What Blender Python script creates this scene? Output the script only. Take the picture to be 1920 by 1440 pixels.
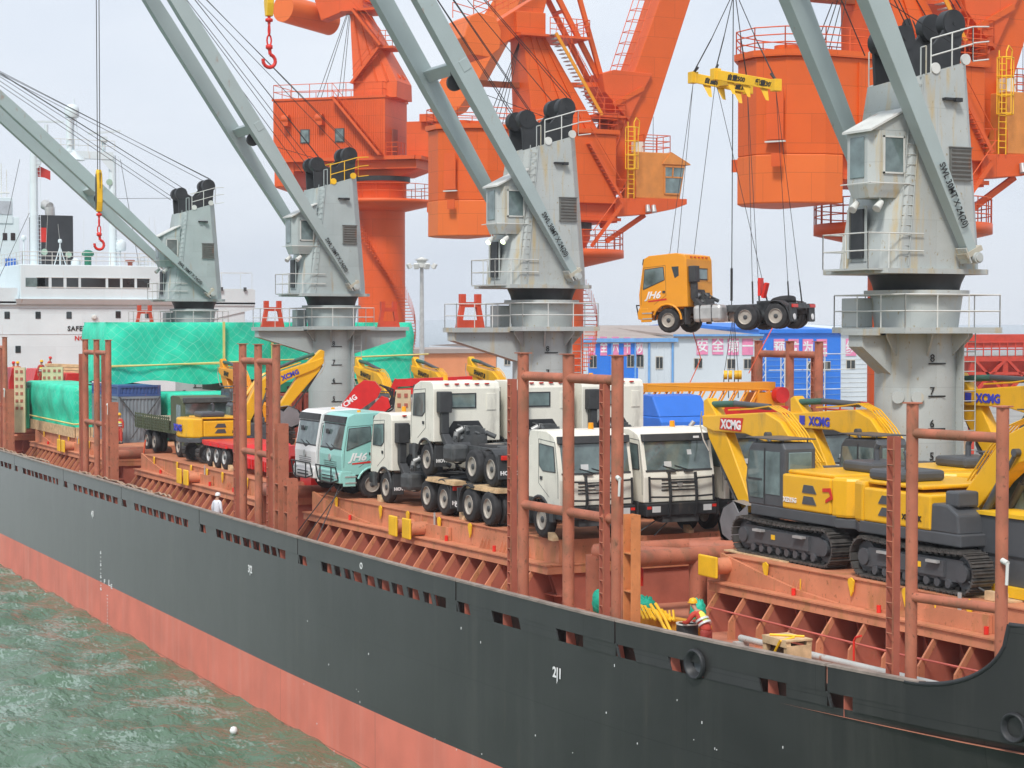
import bpy, math, random
from mathutils import Vector, Matrix
from math import radians as R, sin, cos, pi
random.seed(7)
scene = bpy.context.scene
for o in list(bpy.data.objects): bpy.data.objects.remove(o)
C = scene.collection
# ------------------------------------------------------------------ camera
# world: x towards the bow, y across the ship away from the camera, z up, water at z = 0
CAMH = 14.72; F = 3600.0; HOR = 609.0
RX, RY = .4402, .8979                     # camera right vector; forward is (-RY, RX)
cd = bpy.data.cameras.new('camera'); cam = bpy.data.objects.new('camera', cd); C.objects.link(cam)
cam.location = (0, 0, CAMH)
pitch = math.atan((720 - HOR) / F)
fw = Vector((-RY * cos(pitch), RX * cos(pitch), -sin(pitch)))
cam.rotation_euler = fw.to_track_quat('-Z', 'Y').to_euler()
cd.sensor_width = 36; cd.lens = F / 1920 * 36; cd.clip_start = .5; cd.clip_end = 9000
scene.camera = cam
scene.render.resolution_x = 1024; scene.render.resolution_y = 768
# ------------------------------------------------------------------ light
w = bpy.data.worlds.new("World"); scene.world = w; w.use_nodes = True
nt = w.node_tree; nt.nodes.clear()
out = nt.nodes.new('ShaderNodeOutputWorld'); bg = nt.nodes.new('ShaderNodeBackground')
sky = nt.nodes.new('ShaderNodeTexSky'); sky.sky_type = 'NISHITA'; sky.sun_disc = False
sky.sun_elevation = R(52); sky.sun_rotation = R(150); sky.air_density = 1.0; sky.dust_density = 3
tc = nt.nodes.new('ShaderNodeTexCoord'); mp = nt.nodes.new('ShaderNodeMapping'); mp.inputs['Scale'].default_value = (1.3, 1.3, 4.0)
nz = nt.nodes.new('ShaderNodeTexNoise'); nz.inputs['Scale'].default_value = 2.2; nz.inputs['Detail'].default_value = 6; nz.inputs['Roughness'].default_value = .55
rp = nt.nodes.new('ShaderNodeValToRGB')
rp.color_ramp.elements[0].position = .3; rp.color_ramp.elements[0].color = (5.9, 6.5, 7.4, 1)
rp.color_ramp.elements[1].position = .72; rp.color_ramp.elements[1].color = (7.3, 7.7, 8.3, 1)
mx = nt.nodes.new('ShaderNodeMix'); mx.data_type = 'RGBA'; mx.inputs[0].default_value = .93
nt.links.new(tc.outputs['Generated'], mp.inputs[0]); nt.links.new(mp.outputs[0], nz.inputs[0]); nt.links.new(nz.outputs[0], rp.inputs[0])
nt.links.new(sky.outputs[0], mx.inputs[6]); nt.links.new(rp.outputs[0], mx.inputs[7])
nt.links.new(mx.outputs[2], bg.inputs[0]); nt.links.new(bg.outputs[0], out.inputs[0]); bg.inputs[1].default_value = .1
sd = bpy.data.lights.new('sun', 'SUN'); sd.energy = 2.3; sd.angle = R(12); sd.color = (1, .96, .9)
sun = bpy.data.objects.new('sun', sd); C.objects.link(sun)
SUND = Vector((.62, -.55, 1.0)).normalized()
sun.rotation_euler = (-SUND).to_track_quat('-Z', 'Y').to_euler(); sun.location = (-40, 0, 60)
scene.view_settings.view_transform = 'Standard'; scene.view_settings.look = 'None'; scene.view_settings.gamma = 1
scene.view_settings.exposure = .38
# ------------------------------------------------------------------ helpers
def ray(px, py):
    u = (px - 960) / F; v = (HOR - py) / F
    return Vector((RX * u - RY, RY * u + RX, v))          # per metre of forward depth
def atx(px, py, x): d = ray(px, py); return Vector((0, 0, CAMH)) + d * (x / d.x)
def aty(px, py, y): d = ray(px, py); return Vector((0, 0, CAMH)) + d * (y / d.y)
def atz(px, py, z): d = ray(px, py); return Vector((0, 0, CAMH)) + d * ((z - CAMH) / d.z)
def atd(px, py, Z): return Vector((0, 0, CAMH)) + ray(px, py) * Z
MATS = {}
def mat(name, col, rough=.55, metal=0., var=.12, scale=1.5, rust=0., rustcol=(.30, .12, .05), streak=.25, grime=0., bump=0., spec=.4, trans=0, alpha=1, emis=None, bscale=20, objspace=True):
    """painted / dirty surface: base colour varied by noise, vertical rust or dirt streaks, optional bump"""
    if name in MATS: return MATS[name]
    m = bpy.data.materials.new(name); m.use_nodes = True; n = m.node_tree.nodes; l = m.node_tree.links
    b = n['Principled BSDF']; b.inputs['Roughness'].default_value = rough; b.inputs['Metallic'].default_value = metal
    b.inputs['Specular IOR Level'].default_value = spec
    t = n.new('ShaderNodeTexCoord'); co = t.outputs['Object']
    n1 = n.new('ShaderNodeTexNoise'); n1.inputs['Scale'].default_value = scale; n1.inputs['Detail'].default_value = 5; l.new(co, n1.inputs[0])
    hv = n.new('ShaderNodeMapRange'); hv.inputs[1].default_value = .3; hv.inputs[2].default_value = .7
    hv.inputs[3].default_value = 1 - var; hv.inputs[4].default_value = 1 + var; l.new(n1.outputs[0], hv.inputs[0])
    mul = n.new('ShaderNodeVectorMath'); mul.operation = 'SCALE'; mul.inputs[0].default_value = col; l.new(hv.outputs[0], mul.inputs['Scale'])
    last = mul.outputs[0]
    def mixin(last, fac, c, thr, width, sc, amt):
        mpn = n.new('ShaderNodeMapping'); mpn.inputs['Scale'].default_value = sc; l.new(co, mpn.inputs[0])
        nn = n.new('ShaderNodeTexNoise'); nn.inputs['Scale'].default_value = fac; nn.inputs['Detail'].default_value = 7; nn.inputs['Roughness'].default_value = .62
        l.new(mpn.outputs[0], nn.inputs[0])
        mr = n.new('ShaderNodeMapRange'); mr.inputs[1].default_value = thr; mr.inputs[2].default_value = thr + width; mr.inputs[4].default_value = amt
        l.new(nn.outputs[0], mr.inputs[0])
        x = n.new('ShaderNodeMix'); x.data_type = 'RGBA'; x.inputs[7].default_value = (*c, 1)
        l.new(mr.outputs[0], x.inputs[0]); l.new(last, x.inputs[6]); return x.outputs[2]
    if rust > 0:
        last = mixin(last, 2.2, rustcol, .66 - .18 * rust, .13, (1, 1, streak), .85)
        last = mixin(last, 9, [c * .6 for c in rustcol], .70 - .12 * rust, .06, (1, 1, .7), .8)
    if grime > 0:
        last = mixin(last, 1.7, (.10, .085, .07), .6 - .15 * grime, .25, (1, 1, .35), .55)
    l.new(last, b.inputs['Base Color'])
    if bump > 0:
        nb = n.new('ShaderNodeTexNoise'); nb.inputs['Scale'].default_value = bscale; nb.inputs['Detail'].default_value = 4; l.new(co, nb.inputs[0])
        bp = n.new('ShaderNodeBump'); bp.inputs['Strength'].default_value = bump; bp.inputs['Distance'].default_value = .05
        l.new(nb.outputs[0], bp.inputs['Height']); l.new(bp.outputs[0], b.inputs['Normal'])
    if trans: b.inputs['Transmission Weight'].default_value = trans
    if emis: b.inputs['Emission Color'].default_value = (*emis[0], 1); b.inputs['Emission Strength'].default_value = emis[1]
    MATS[name] = m; return m
def hexc(h):                                              # sRGB 0-255 triple -> linear
    return tuple(((c / 255 + .055) / 1.055) ** 2.4 if c > 10 else c / 3294 for c in h)
class MB:
    def __init__(s, M=None): s.v = []; s.f = []; s.sm = []; s.mi = []; s.cur = 0; s.M = M
    def add(s, vs, fs, smooth=False):
        o = len(s.v)
        for p in vs:
            p = Vector(p); s.v.append(s.M @ p if s.M else p)
        for f in fs: s.f.append([o + i for i in f]); s.sm.append(smooth); s.mi.append(s.cur)
        return s
    def box(s, x0, x1, y0, y1, z0, z1):
        return s.add([(x0, y0, z0), (x1, y0, z0), (x1, y1, z0), (x0, y1, z0), (x0, y0, z1), (x1, y0, z1), (x1, y1, z1), (x0, y1, z1)],
                     [(0, 3, 2, 1), (4, 5, 6, 7), (0, 1, 5, 4), (1, 2, 6, 5), (2, 3, 7, 6), (3, 0, 4, 7)])
    def obox(s, c, d, rz=0, ry=0, rx=0):
        Mx = Matrix.Translation(c) @ Matrix.Rotation(rz, 4, 'Z') @ Matrix.Rotation(ry, 4, 'Y') @ Matrix.Rotation(rx, 4, 'X')
        a, b, e = d[0] / 2, d[1] / 2, d[2] / 2
        vs = [Mx @ Vector((i * a, j * b, k * e)) for k in (-1, 1) for (i, j) in ((-1, -1), (1, -1), (1, 1), (-1, 1))]
        return s.add(vs, [(0, 3, 2, 1), (4, 5, 6, 7), (0, 1, 5, 4), (1, 2, 6, 5), (2, 3, 7, 6), (3, 0, 4, 7)])
    def frame(s, p, q, up=(0, 0, 1)):
        p = Vector(p); q = Vector(q); d = (q - p).normalized(); u = Vector(up)
        if abs(d.dot(u)) > .98: u = Vector((1, 0, 0))
        a = d.cross(u).normalized(); b = a.cross(d).normalized(); return p, q, a, b
    def bar(s, p, q, w, h, up=(0, 0, 1), w2=None, h2=None):
        p, q, a, b = s.frame(p, q, up); w2 = w2 or w; h2 = h2 or h; vs = []
        for (c, ww, hh) in ((p, w, h), (q, w2, h2)):
            vs += [c - a * ww / 2 - b * hh / 2, c + a * ww / 2 - b * hh / 2, c + a * ww / 2 + b * hh / 2, c - a * ww / 2 + b * hh / 2]
        return s.add(vs, [(0, 3, 2, 1), (4, 5, 6, 7), (0, 1, 5, 4), (1, 2, 6, 5), (2, 3, 7, 6), (3, 0, 4, 7)])
    def tube(s, p, q, r, r2=None, n=8, cap=True):
        p, q, a, b = s.frame(p, q); r2 = r if r2 is None else r2
        vs = [c + (a * cos(2 * pi * i / n) + b * sin(2 * pi * i / n)) * rr for (c, rr) in ((p, r), (q, r2)) for i in range(n)]
        s.add(vs, [(i, (i + 1) % n, n + (i + 1) % n, n + i) for i in range(n)], n > 5)
        if cap: s.add(vs, [tuple(range(n - 1, -1, -1)), tuple(range(n, 2 * n))])
        return s
    def path(s, pts, r, n=6):
        for i in range(len(pts) - 1): s.tube(pts[i], pts[i + 1], r, n=n, cap=(i in (0, len(pts) - 2)))
        return s
    def prism(s, pts, ax, a0, a1):
        """polygon pts in the plane normal to ax; ax 'y': pts are (x,z); 'x': (y,z); 'z': (x,y)"""
        def mk(p, a): return (p[0], a, p[1]) if ax == 'y' else (a, p[0], p[1]) if ax == 'x' else (p[0], p[1], a)
        n = len(pts); s.add([mk(p, a0) for p in pts] + [mk(p, a1) for p in pts],
            [tuple(range(n)), tuple(range(2 * n - 1, n - 1, -1))] + [(i, n + i, n + (i + 1) % n, (i + 1) % n) for i in range(n)])
        return s
    def loft(s, rings, cap=True, smooth=False):
        n = len(rings[0]); vs = [p for r_ in rings for p in r_]; fs = []
        for k in range(len(rings) - 1): fs += [(k * n + i, k * n + (i + 1) % n, (k + 1) * n + (i + 1) % n, (k + 1) * n + i) for i in range(n)]
        s.add(vs, fs, smooth)
        if cap: s.add(rings[0], [tuple(range(n - 1, -1, -1))]); s.add(rings[-1], [tuple(range(n))])
        return s
    def lathe(s, prof, c=(0, 0, 0), ax='z', n=24, smooth=True, mod=None, cap=True):
        rings = []
        for (r_, h) in prof:
            ring = []
            for i in range(n):
                t = 2 * pi * i / n; rr = r_ * (mod(i, r_) if mod else 1); a, b = rr * cos(t), rr * sin(t)
                p = (a, b, h) if ax == 'z' else (h, a, b) if ax == 'x' else (b, h, a)
                ring.append((p[0] + c[0], p[1] + c[1], p[2] + c[2]))
            rings.append(ring)
        return s.loft(rings, cap, smooth)
    def rail(s, pts, h=1.0, r=.025, step=1.3, mids=(.5,), close=False):
        """guard rail along a polyline"""
        pts = [Vector(p) for p in pts]
        if close: pts.append(pts[0])
        for hh in (1.0,) + tuple(mids):
            s.path([p + Vector((0, 0, h * hh)) for p in pts], r, n=5)
        for i in range(len(pts) - 1):
            k = max(1, round((pts[i + 1] - pts[i]).length / step))
            for j in range(k + 1):
                p = pts[i].lerp(pts[i + 1], j / k); s.tube(p, p + Vector((0, 0, h)), r, n=5)
        return s
    def ladder(s, p, q, side, w=.4, r=.02, step=.3):
        p, q, sd_ = Vector(p), Vector(q), Vector(side).normalized() * w / 2
        s.tube(p - sd_, q - sd_, r, n=5); s.tube(p + sd_, q + sd_, r, n=5); k = int((q - p).length / step)
        for i in range(1, k): c = p.lerp(q, i / k); s.tube(c - sd_, c + sd_, r * .8, n=4)
        return s
    def cut(s):
        """end of one piece: buildeach() makes a separate object of every piece"""
        s.__dict__.setdefault('cuts', []).append((len(s.v), len(s.f))); return s
    def buildeach(s, name, m, parent=None, world=False, **kw):
        v0 = f0 = 0; os_ = []
        for (v1, f1) in s.cuts:
            t = MB(); t.v = s.v[v0:v1]; t.f = [[i - v0 for i in f] for f in s.f[f0:f1]]; t.sm = s.sm[f0:f1]; t.mi = s.mi[f0:f1]
            if t.v: os_.append(t.build(name, m, parent, world=world, **kw))
            v0, f0 = v1, f1
        return os_
    def build(s, name, m, parent=None, label=None, bevel=0, world=False, **kw):
        me = bpy.data.meshes.new(name); off = Vector((0, 0, 0))
        if world and parent:
            r_ = parent
            while r_.parent: r_ = r_.parent
            off = Vector(r_.location)
        me.from_pydata([tuple(p - off) for p in s.v], [], s.f)
        for mm in (m if isinstance(m, (list, tuple)) else [m]): me.materials.append(mm)
        me.polygons.foreach_set('use_smooth', s.sm); me.polygons.foreach_set('material_index', s.mi); me.update()
        o = bpy.data.objects.new(name, me); C.objects.link(o)
        if parent: o.parent = parent
        if label: o['label'] = label
        for k, v in kw.items(): o[k] = v
        if bevel:
            b = o.modifiers.new('bevel', 'BEVEL'); b.width = bevel; b.segments = 2; b.limit_method = 'ANGLE'; b.angle_limit = R(40)
        return o
def thing(name, label, cat, loc=(0, 0, 0), rz=0, group=None, rx=0, ry=0):
    o = bpy.data.objects.new(name, None); C.objects.link(o); o.empty_display_size = .3
    o.location = loc; o.rotation_euler = (rx, ry, rz); o['label'] = label; o['category'] = cat
    if group: o['group'] = group
    return o
def tag(o, label, cat, group=None, kind=None):
    o['label'] = label; o['category'] = cat
    if group: o['group'] = group
    if kind: o['kind'] = kind
    return o
def copy_tree(o, parent=None):
    c = o.copy(); C.objects.link(c); c.parent = parent
    for ch in list(o.children): copy_tree(ch, c)
    return c
def place(o, loc, rz=0, label=None, group=None, rx=0, ry=0, fresh=True):
    c = copy_tree(o) if fresh else o
    c.location = loc; c.rotation_euler = (rx, ry, rz)
    if label: c['label'] = label
    if group: c['group'] = group
    return c
def txt(s_, size, origin, right, up, m, parent=None, name='lettering', align='LEFT', ext=.006, shear=0, bold=0, sx=1.0, world=False, space=1.0):
    """writing: a font curve turned into a mesh lying in the plane right/up"""
    cu = bpy.data.curves.new(name, 'FONT'); cu.body = s_; cu.size = size; cu.extrude = ext; cu.align_x = align; cu.shear = shear; cu.offset = bold; cu.space_character = space
    cu.resolution_u = 2
    to = bpy.data.objects.new(name, cu); C.objects.link(to)
    me = bpy.data.meshes.new_from_object(to.evaluated_get(bpy.context.evaluated_depsgraph_get()))
    bpy.data.objects.remove(to); bpy.data.curves.remove(cu)
    r_ = Vector(right).normalized(); u_ = Vector(up).normalized(); n_ = r_.cross(u_).normalized(); u_ = n_.cross(r_)
    off = Vector(origin)
    if world and parent:
        q = parent
        while q.parent: q = q.parent
        off = off - Vector(q.location)
    Mx = Matrix(((r_.x * sx, u_.x, n_.x, off.x), (r_.y * sx, u_.y, n_.y, off.y), (r_.z * sx, u_.z, n_.z, off.z), (0, 0, 0, 1)))
    me.transform(Mx); me.materials.clear(); me.materials.append(m); me.name = name
    o = bpy.data.objects.new(name, me); C.objects.link(o); o.parent = parent; return o
# ------------------------------------------------------------------ materials
m_black = mat('hull_black', (.019, .019, .0185), .34, var=.35, scale=.35, rust=.12, rustcol=(.07, .05, .035), streak=.08, grime=.0, bump=.16, bscale=.7, spec=.6)
m_red = mat('hull_red', (.72, .20, .14), .5, var=.12, scale=.5, grime=.0, bump=.05, bscale=2)
m_deck = mat('deck_red', (.47, .19, .12), .7, var=.25, scale=.8, rust=.35, rustcol=(.30, .13, .07), streak=1, bump=.1)
m_coam = mat('coaming_red', (.56, .215, .115), .6, var=.2, scale=.9, rust=.75, rustcol=(.42, .19, .08), streak=.25, bump=.06)
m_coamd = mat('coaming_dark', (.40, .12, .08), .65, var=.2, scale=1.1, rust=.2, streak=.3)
m_post = mat('stanchion_red', (.42, .14, .082), .6, var=.22, scale=1.2, rust=.8, rustcol=(.27, .12, .07), streak=.6, bump=.1)
m_wood = mat('wood', (.60, .42, .24), .8, var=.25, scale=4)
m_grey = mat('crane_grey', (.40, .46, .46), .5, var=.08, scale=.8, rust=.30, rustcol=(.42, .33, .20), streak=.14, bump=.03)
m_ped = mat('pedestal_grey', (.45, .48, .47), .55, var=.1, scale=.6, rust=.65, rustcol=(.52, .40, .20), streak=.10)
m_jib = mat('jib_grey', (.37, .44, .44), .45, var=.06, scale=.5, rust=.1, streak=.4)
m_blk = mat('black_steel', (.028, .03, .033), .5, var=.25, scale=2, rust=.1, rustcol=(.12, .09, .07))
m_white = mat('ship_white', (.70, .79, .82), .5, var=.04, scale=.5, rust=.02, rustcol=(.55, .42, .30), streak=.12)
m_rail = mat('rail_white', (.62, .63, .6), .5, rust=.2)
m_glass = mat('dark_glass', (.02, .028, .03), .06, var=.3, scale=.6, spec=.8)
m_cglass = mat('cab_glass', (.13, .18, .18), .04, var=.55, scale=1.3, spec=.9)  # mottled base tone imitates reflections in the panes
m_wire = mat('wire_rope', (.03, .03, .032), .6)
m_orange = mat('portal_orange', (.70, .112, .012), .5, var=.07, scale=.35, grime=.0, streak=.3)
m_orange2 = mat('portal_orange_light', (.76, .155, .026), .5, var=.06, scale=.35)
m_orangered = mat('portal_vermilion', (.70, .105, .018), .5, var=.12, scale=.3)
m_forkred = mat('fork_red', (.60, .07, .03), .5, rust=.2)
m_ochre = mat('ochre', (.62, .23, .05), .5)
m_yel = mat('safety_yellow', (.80, .46, .02), .5, rust=.1)
m_exy = mat('excavator_yellow', (.80, .43, .012), .35, var=.06, scale=1.2, grime=.3, spec=.5)
m_exyd = mat('excavator_orange', (.78, .31, .015), .38, var=.05)
m_exg = mat('excavator_grey', (.075, .08, .088), .45, var=.12, scale=2)
m_track = mat('track_steel', (.10, .095, .09), .5, metal=.4, var=.3, scale=5, rust=.3, rustcol=(.16, .11, .08), streak=1)
m_tyre = mat('tyre', (.028, .028, .03), .75, var=.35, scale=5, grime=.3)
m_rim = mat('rim', (.42, .38, .33), .5, metal=.2, var=.2, scale=5, rust=.2)
m_cream = mat('truck_cream', (.80, .775, .68), .35, var=.05, scale=1.5, grime=.3, spec=.5)
m_twhite = mat('truck_white', (.80, .80, .80), .3, var=.03, spec=.5)
m_mint = mat('truck_mint', (.30, .62, .57), .3, var=.04, spec=.5)
m_tor = mat('truck_orange', (.80, .32, .015), .3, var=.04, spec=.5)
m_tred = mat('trailer_red', (.62, .02, .02), .4, var=.12, scale=2)
m_plas = mat('dark_plastic', (.045, .047, .05), .55, var=.2, scale=3)
m_chas = mat('chassis_grey', (.07, .075, .078), .6, var=.3, scale=4, grime=.2)
m_alu = mat('aluminium', (.5, .5, .49), .4, metal=.4, var=.15, scale=3)
m_army = mat('army_green', (.09, .11, .06), .6, var=.15, scale=2)
m_amber = mat('amber', (.9, .35, .01), .3)
m_lred = mat('lamp_red', (.65, .03, .02), .3)
m_lens = mat('headlamp', (.6, .62, .62), .15, spec=.8)
m_blue = mat('blue_paint', (.03, .16, .62), .5, var=.06)
m_txtb = mat('letter_black', (.02, .02, .02), .5)
m_txtw = mat('letter_white', (.8, .8, .8), .5)
m_txtblue = mat('letter_blue', (.05, .06, .5), .5)
m_txtred = mat('letter_red', (.6, .03, .02), .5)
m_conc = mat('concrete', (.30, .29, .27), .8, var=.2, scale=.2)
m_skin = mat('skin', (.45, .25, .17), .6, var=.05)
m_hatred = mat('vivid_red', (.7, .03, .02), .4)

def seams(m, w_, h_, dark=.35):
    """plating welds and faint panel-to-panel tone differences"""
    n = m.node_tree.nodes; l = m.node_tree.links; b = n['Principled BSDF']; src = b.inputs['Base Color'].links[0].from_socket
    t = n.new('ShaderNodeTexCoord'); sp = n.new('ShaderNodeSeparateXYZ'); cb = n.new('ShaderNodeCombineXYZ'); ad = n.new('ShaderNodeMath'); ad.operation = 'ADD'
    l.new(t.outputs['Object'], sp.inputs[0]); l.new(sp.outputs[0], ad.inputs[0]); l.new(sp.outputs[1], ad.inputs[1]); l.new(ad.outputs[0], cb.inputs[0]); l.new(sp.outputs[2], cb.inputs[1])
    br = n.new('ShaderNodeTexBrick'); br.inputs['Scale'].default_value = 1; br.inputs['Brick Width'].default_value = w_; br.inputs['Row Height'].default_value = h_; br.inputs['Mortar Size'].default_value = .012
    br.inputs['Color1'].default_value = (1, 1, 1, 1); br.inputs['Color2'].default_value = (.92, .92, .92, 1); br.inputs['Mortar'].default_value = (1 - dark,) * 3 + (1,)
    l.new(cb.outputs[0], br.inputs[0]); x = n.new('ShaderNodeMix'); x.data_type = 'RGBA'; x.blend_type = 'MULTIPLY'; x.inputs[0].default_value = 1
    l.new(src, x.inputs[6]); l.new(br.outputs[0], x.inputs[7]); l.new(x.outputs[2], b.inputs['Base Color'])
    bp = n.new('ShaderNodeBump'); bp.inputs['Strength'].default_value = .25; bp.inputs['Distance'].default_value = .03; nz_ = n.new('ShaderNodeTexNoise'); nz_.inputs['Scale'].default_value = 1.1; nz_.inputs['Detail'].default_value = 2
    l.new(t.outputs['Object'], nz_.inputs[0]); l.new(nz_.outputs[0], bp.inputs['Height']); l.new(bp.outputs[0], b.inputs['Normal'])
for m_ in (m_orange, m_orange2, m_orangered): seams(m_, 3.1, 1.35)
seams(m_white, 4.2, 2.6, .12); seams(m_grey, 1.9, 1.7, .15); seams(m_ped, 2.1, 1.7, .15)
# ================================================================== SETTING
DECK = 5.92; HT = 8.10                                      # main deck and hatch-cover top heights
def lerp(t, a):                                              # piecewise-linear table lookup
    for i in range(len(a) - 1):
        if t <= a[i + 1][0]: break
    (x0, y0), (x1, y1) = a[i], a[i + 1]
    return y0 + (y1 - y0) * (t - x0) / (x1 - x0)
def smoothstep(a, b, t):
    t = max(0, min(1, (t - a) / (b - a))); return t * t * (3 - 2 * t)
# --- water: a rippled sheet near the ship, larger flat sheet beyond
random.seed(3)
waves = []
for i in range(46):
    L = random.uniform(.6, 4.5); a = random.gauss(2.0, .75); waves.append((2 * pi / L * cos(a), 2 * pi / L * sin(a), random.random() * 6.28, .0085 * L ** .7))
def wz(x, y): return sum(A * sin(kx * x + ky * y + ph) for kx, ky, ph, A in waves)
wm = bpy.data.materials.new('sea_water'); wm.use_nodes = True; n = wm.node_tree.nodes; l = wm.node_tree.links; b = n['Principled BSDF']
b.inputs['Base Color'].default_value = (.085, .155, .095, 1); b.inputs['Roughness'].default_value = .06; b.inputs['IOR'].default_value = 1.33
t = n.new('ShaderNodeTexCoord'); mpn = n.new('ShaderNodeMapping'); mpn.inputs['Scale'].default_value = (1.0, 2.1, 1); mpn.inputs['Rotation'].default_value = (0, 0, .5)
l.new(t.outputs['Object'], mpn.inputs[0]); hs = None
for sc, dist, det in ((.8, .16, 3), (2.6, .045, 4)):
    nn = n.new('ShaderNodeTexNoise'); nn.inputs['Scale'].default_value = sc; nn.inputs['Detail'].default_value = det; nn.inputs['Distortion'].default_value = .8
    l.new(mpn.outputs[0], nn.inputs[0]); bp = n.new('ShaderNodeBump'); bp.inputs['Strength'].default_value = 1; bp.inputs['Distance'].default_value = dist
    l.new(nn.outputs[0], bp.inputs['Height'])
    if hs: l.new(hs, bp.inputs['Normal'])
    hs = bp.outputs[0]
l.new(hs, b.inputs['Normal'])
# pale patches: foam, and sky reflections painted into the water colour
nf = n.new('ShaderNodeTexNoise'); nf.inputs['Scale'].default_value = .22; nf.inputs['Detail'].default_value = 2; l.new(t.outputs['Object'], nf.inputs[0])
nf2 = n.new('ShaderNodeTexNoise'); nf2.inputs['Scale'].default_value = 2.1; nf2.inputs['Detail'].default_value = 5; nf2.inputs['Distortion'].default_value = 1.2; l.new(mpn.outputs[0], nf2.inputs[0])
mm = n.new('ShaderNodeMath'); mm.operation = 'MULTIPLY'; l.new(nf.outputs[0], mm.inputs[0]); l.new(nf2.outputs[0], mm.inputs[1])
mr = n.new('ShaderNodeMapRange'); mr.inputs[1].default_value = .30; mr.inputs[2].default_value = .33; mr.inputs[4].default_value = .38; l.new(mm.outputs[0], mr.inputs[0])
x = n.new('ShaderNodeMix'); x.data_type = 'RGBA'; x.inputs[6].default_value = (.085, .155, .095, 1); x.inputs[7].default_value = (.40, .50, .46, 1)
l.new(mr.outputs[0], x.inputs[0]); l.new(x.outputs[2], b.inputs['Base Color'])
me = MB(); NX, NY = 330, 250; X0, X1, Y0, Y1 = -175, -50, -4, 30
vs = []; fs = []
for i in range(NX + 1):
    for j in range(NY + 1):
        xx = X0 + (X1 - X0) * i / NX; yy = Y0 + (Y1 - Y0) * j / NY
        e = smoothstep(0, .1, i / NX) * smoothstep(0, .1, 1 - i / NX) * smoothstep(0, .1, j / NY)
        vs.append((xx, yy, wz(xx, yy) * e))
for i in range(NX):
    for j in range(NY): k = i * (NY + 1) + j; fs.append((k, k + NY + 1, k + NY + 2, k + 1))
me.add(vs, fs, True)
# surrounding ring of flat sea out to the horizon
rb = 1250
me.add([(X0, Y0, 0), (X1, Y0, 0), (X1, Y1, 0), (X0, Y1, 0), (-rb, -rb, 0), (rb, -rb, 0), (rb, rb, 0), (-rb, rb, 0)],
       [(0, 4, 5, 1), (1, 5, 6, 2), (2, 6, 7, 3), (3, 7, 4, 0)])
me.build('water', wm, kind='structure')
q = MB(); q.box(-600, 300, 52.6, 700, -3, 4.2); q.build('quay_ground', m_conc, kind='structure')
hm = mat('far_hills', (.42, .47, .53), .9, var=.05, scale=.004)
h = MB(); pts = []
random.seed(5)
for i in range(61):
    a = i / 60; px = -1200 + a * 4200
    pts.append(px)
top = [atd(px, 612 - 13 * max(0, sin(px / 310.) + .5 * sin(px / 121.)) - 3, 1000) for px in pts]
vs = [];
for p in top: vs += [(p.x, p.y, 0), tuple(p), (p.x * 1.15, p.y * 1.15, 0)]
h.add(vs, [(3 * i + a, 3 * i + a + 3, 3 * i + a + 4, 3 * i + a + 1) for i in range(60) for a in (0, 1)], True)
h.build('hills', hm, kind='structure')
# ================================================================== THE SHIP
SX = thing('cargo_ship', 'long dark hulled cargo ship with red lower hull carrying trucks and excavators on its hatches', 'ship', (-90, 37.5, 0))
YP = [(-175, 27.5), (-160, 24.4), (-150, 23.5), (-66, 23.5), (-55, 23.72), (-43.7, 24.25), (-37.9, 25.0), (-32.2, 26.05), (-27, 27.6), (-20, 30.5), (-12, 37.4)]
def ys(xx):                                                 # half-smooth plan of the starboard side at deck level
    return (lerp(xx - 2, YP) + lerp(xx, YP) * 2 + lerp(xx + 2, YP)) / 4
def yl(xx, z):                                              # lower down the bow section tucks in
    k = smoothstep(-40, -10, xx) * (1 - max(0, z) / 7.0); return min(37.4, ys(xx) + 5.5 * k)
xs_ = [-175, -165, -158, -150] + [-150 + 2.6 * i for i in range(1, 41)] + [-44 + 1.0 * i for i in range(1, 33)]
def topz(xx):                                               # bulwark top with the swept-up forecastle start
    return 7.0 + (0 if xx < -33.2 else 0)
zl = [-3, 0, 1.0, 1.95, 3.2, 4.4, 5.4, 6.1]
def hull_band(mb, z_list, side):
    vs = [];
    for xx in xs_:
        for z in z_list:
            y = yl(xx, z); vs.append((xx, y if side > 0 else 75 - y, z))
    m = len(z_list); fs = []
    for i in range(len(xs_) - 1):
        for j in range(m - 1): k = i * m + j; fs.append((k, k + m, k + m + 1, k + 1))
    mb.add(vs, fs, True)
hb = MB()
for sd_ in (1, -1):
    hb.cur = 1; hull_band(hb, [-3, 0, 1.0, 1.95], sd_); hb.cur = 0; hull_band(hb, [1.95, 3.2, 4.4, 5.4, 6.1], sd_)
hb.cur = 0; hb.add([(-175, 27.5, -3), (-175, 47.5, -3), (-175, 47.5, 6.1), (-175, 27.5, 6.1)], [(0, 1, 2, 3)])
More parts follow.
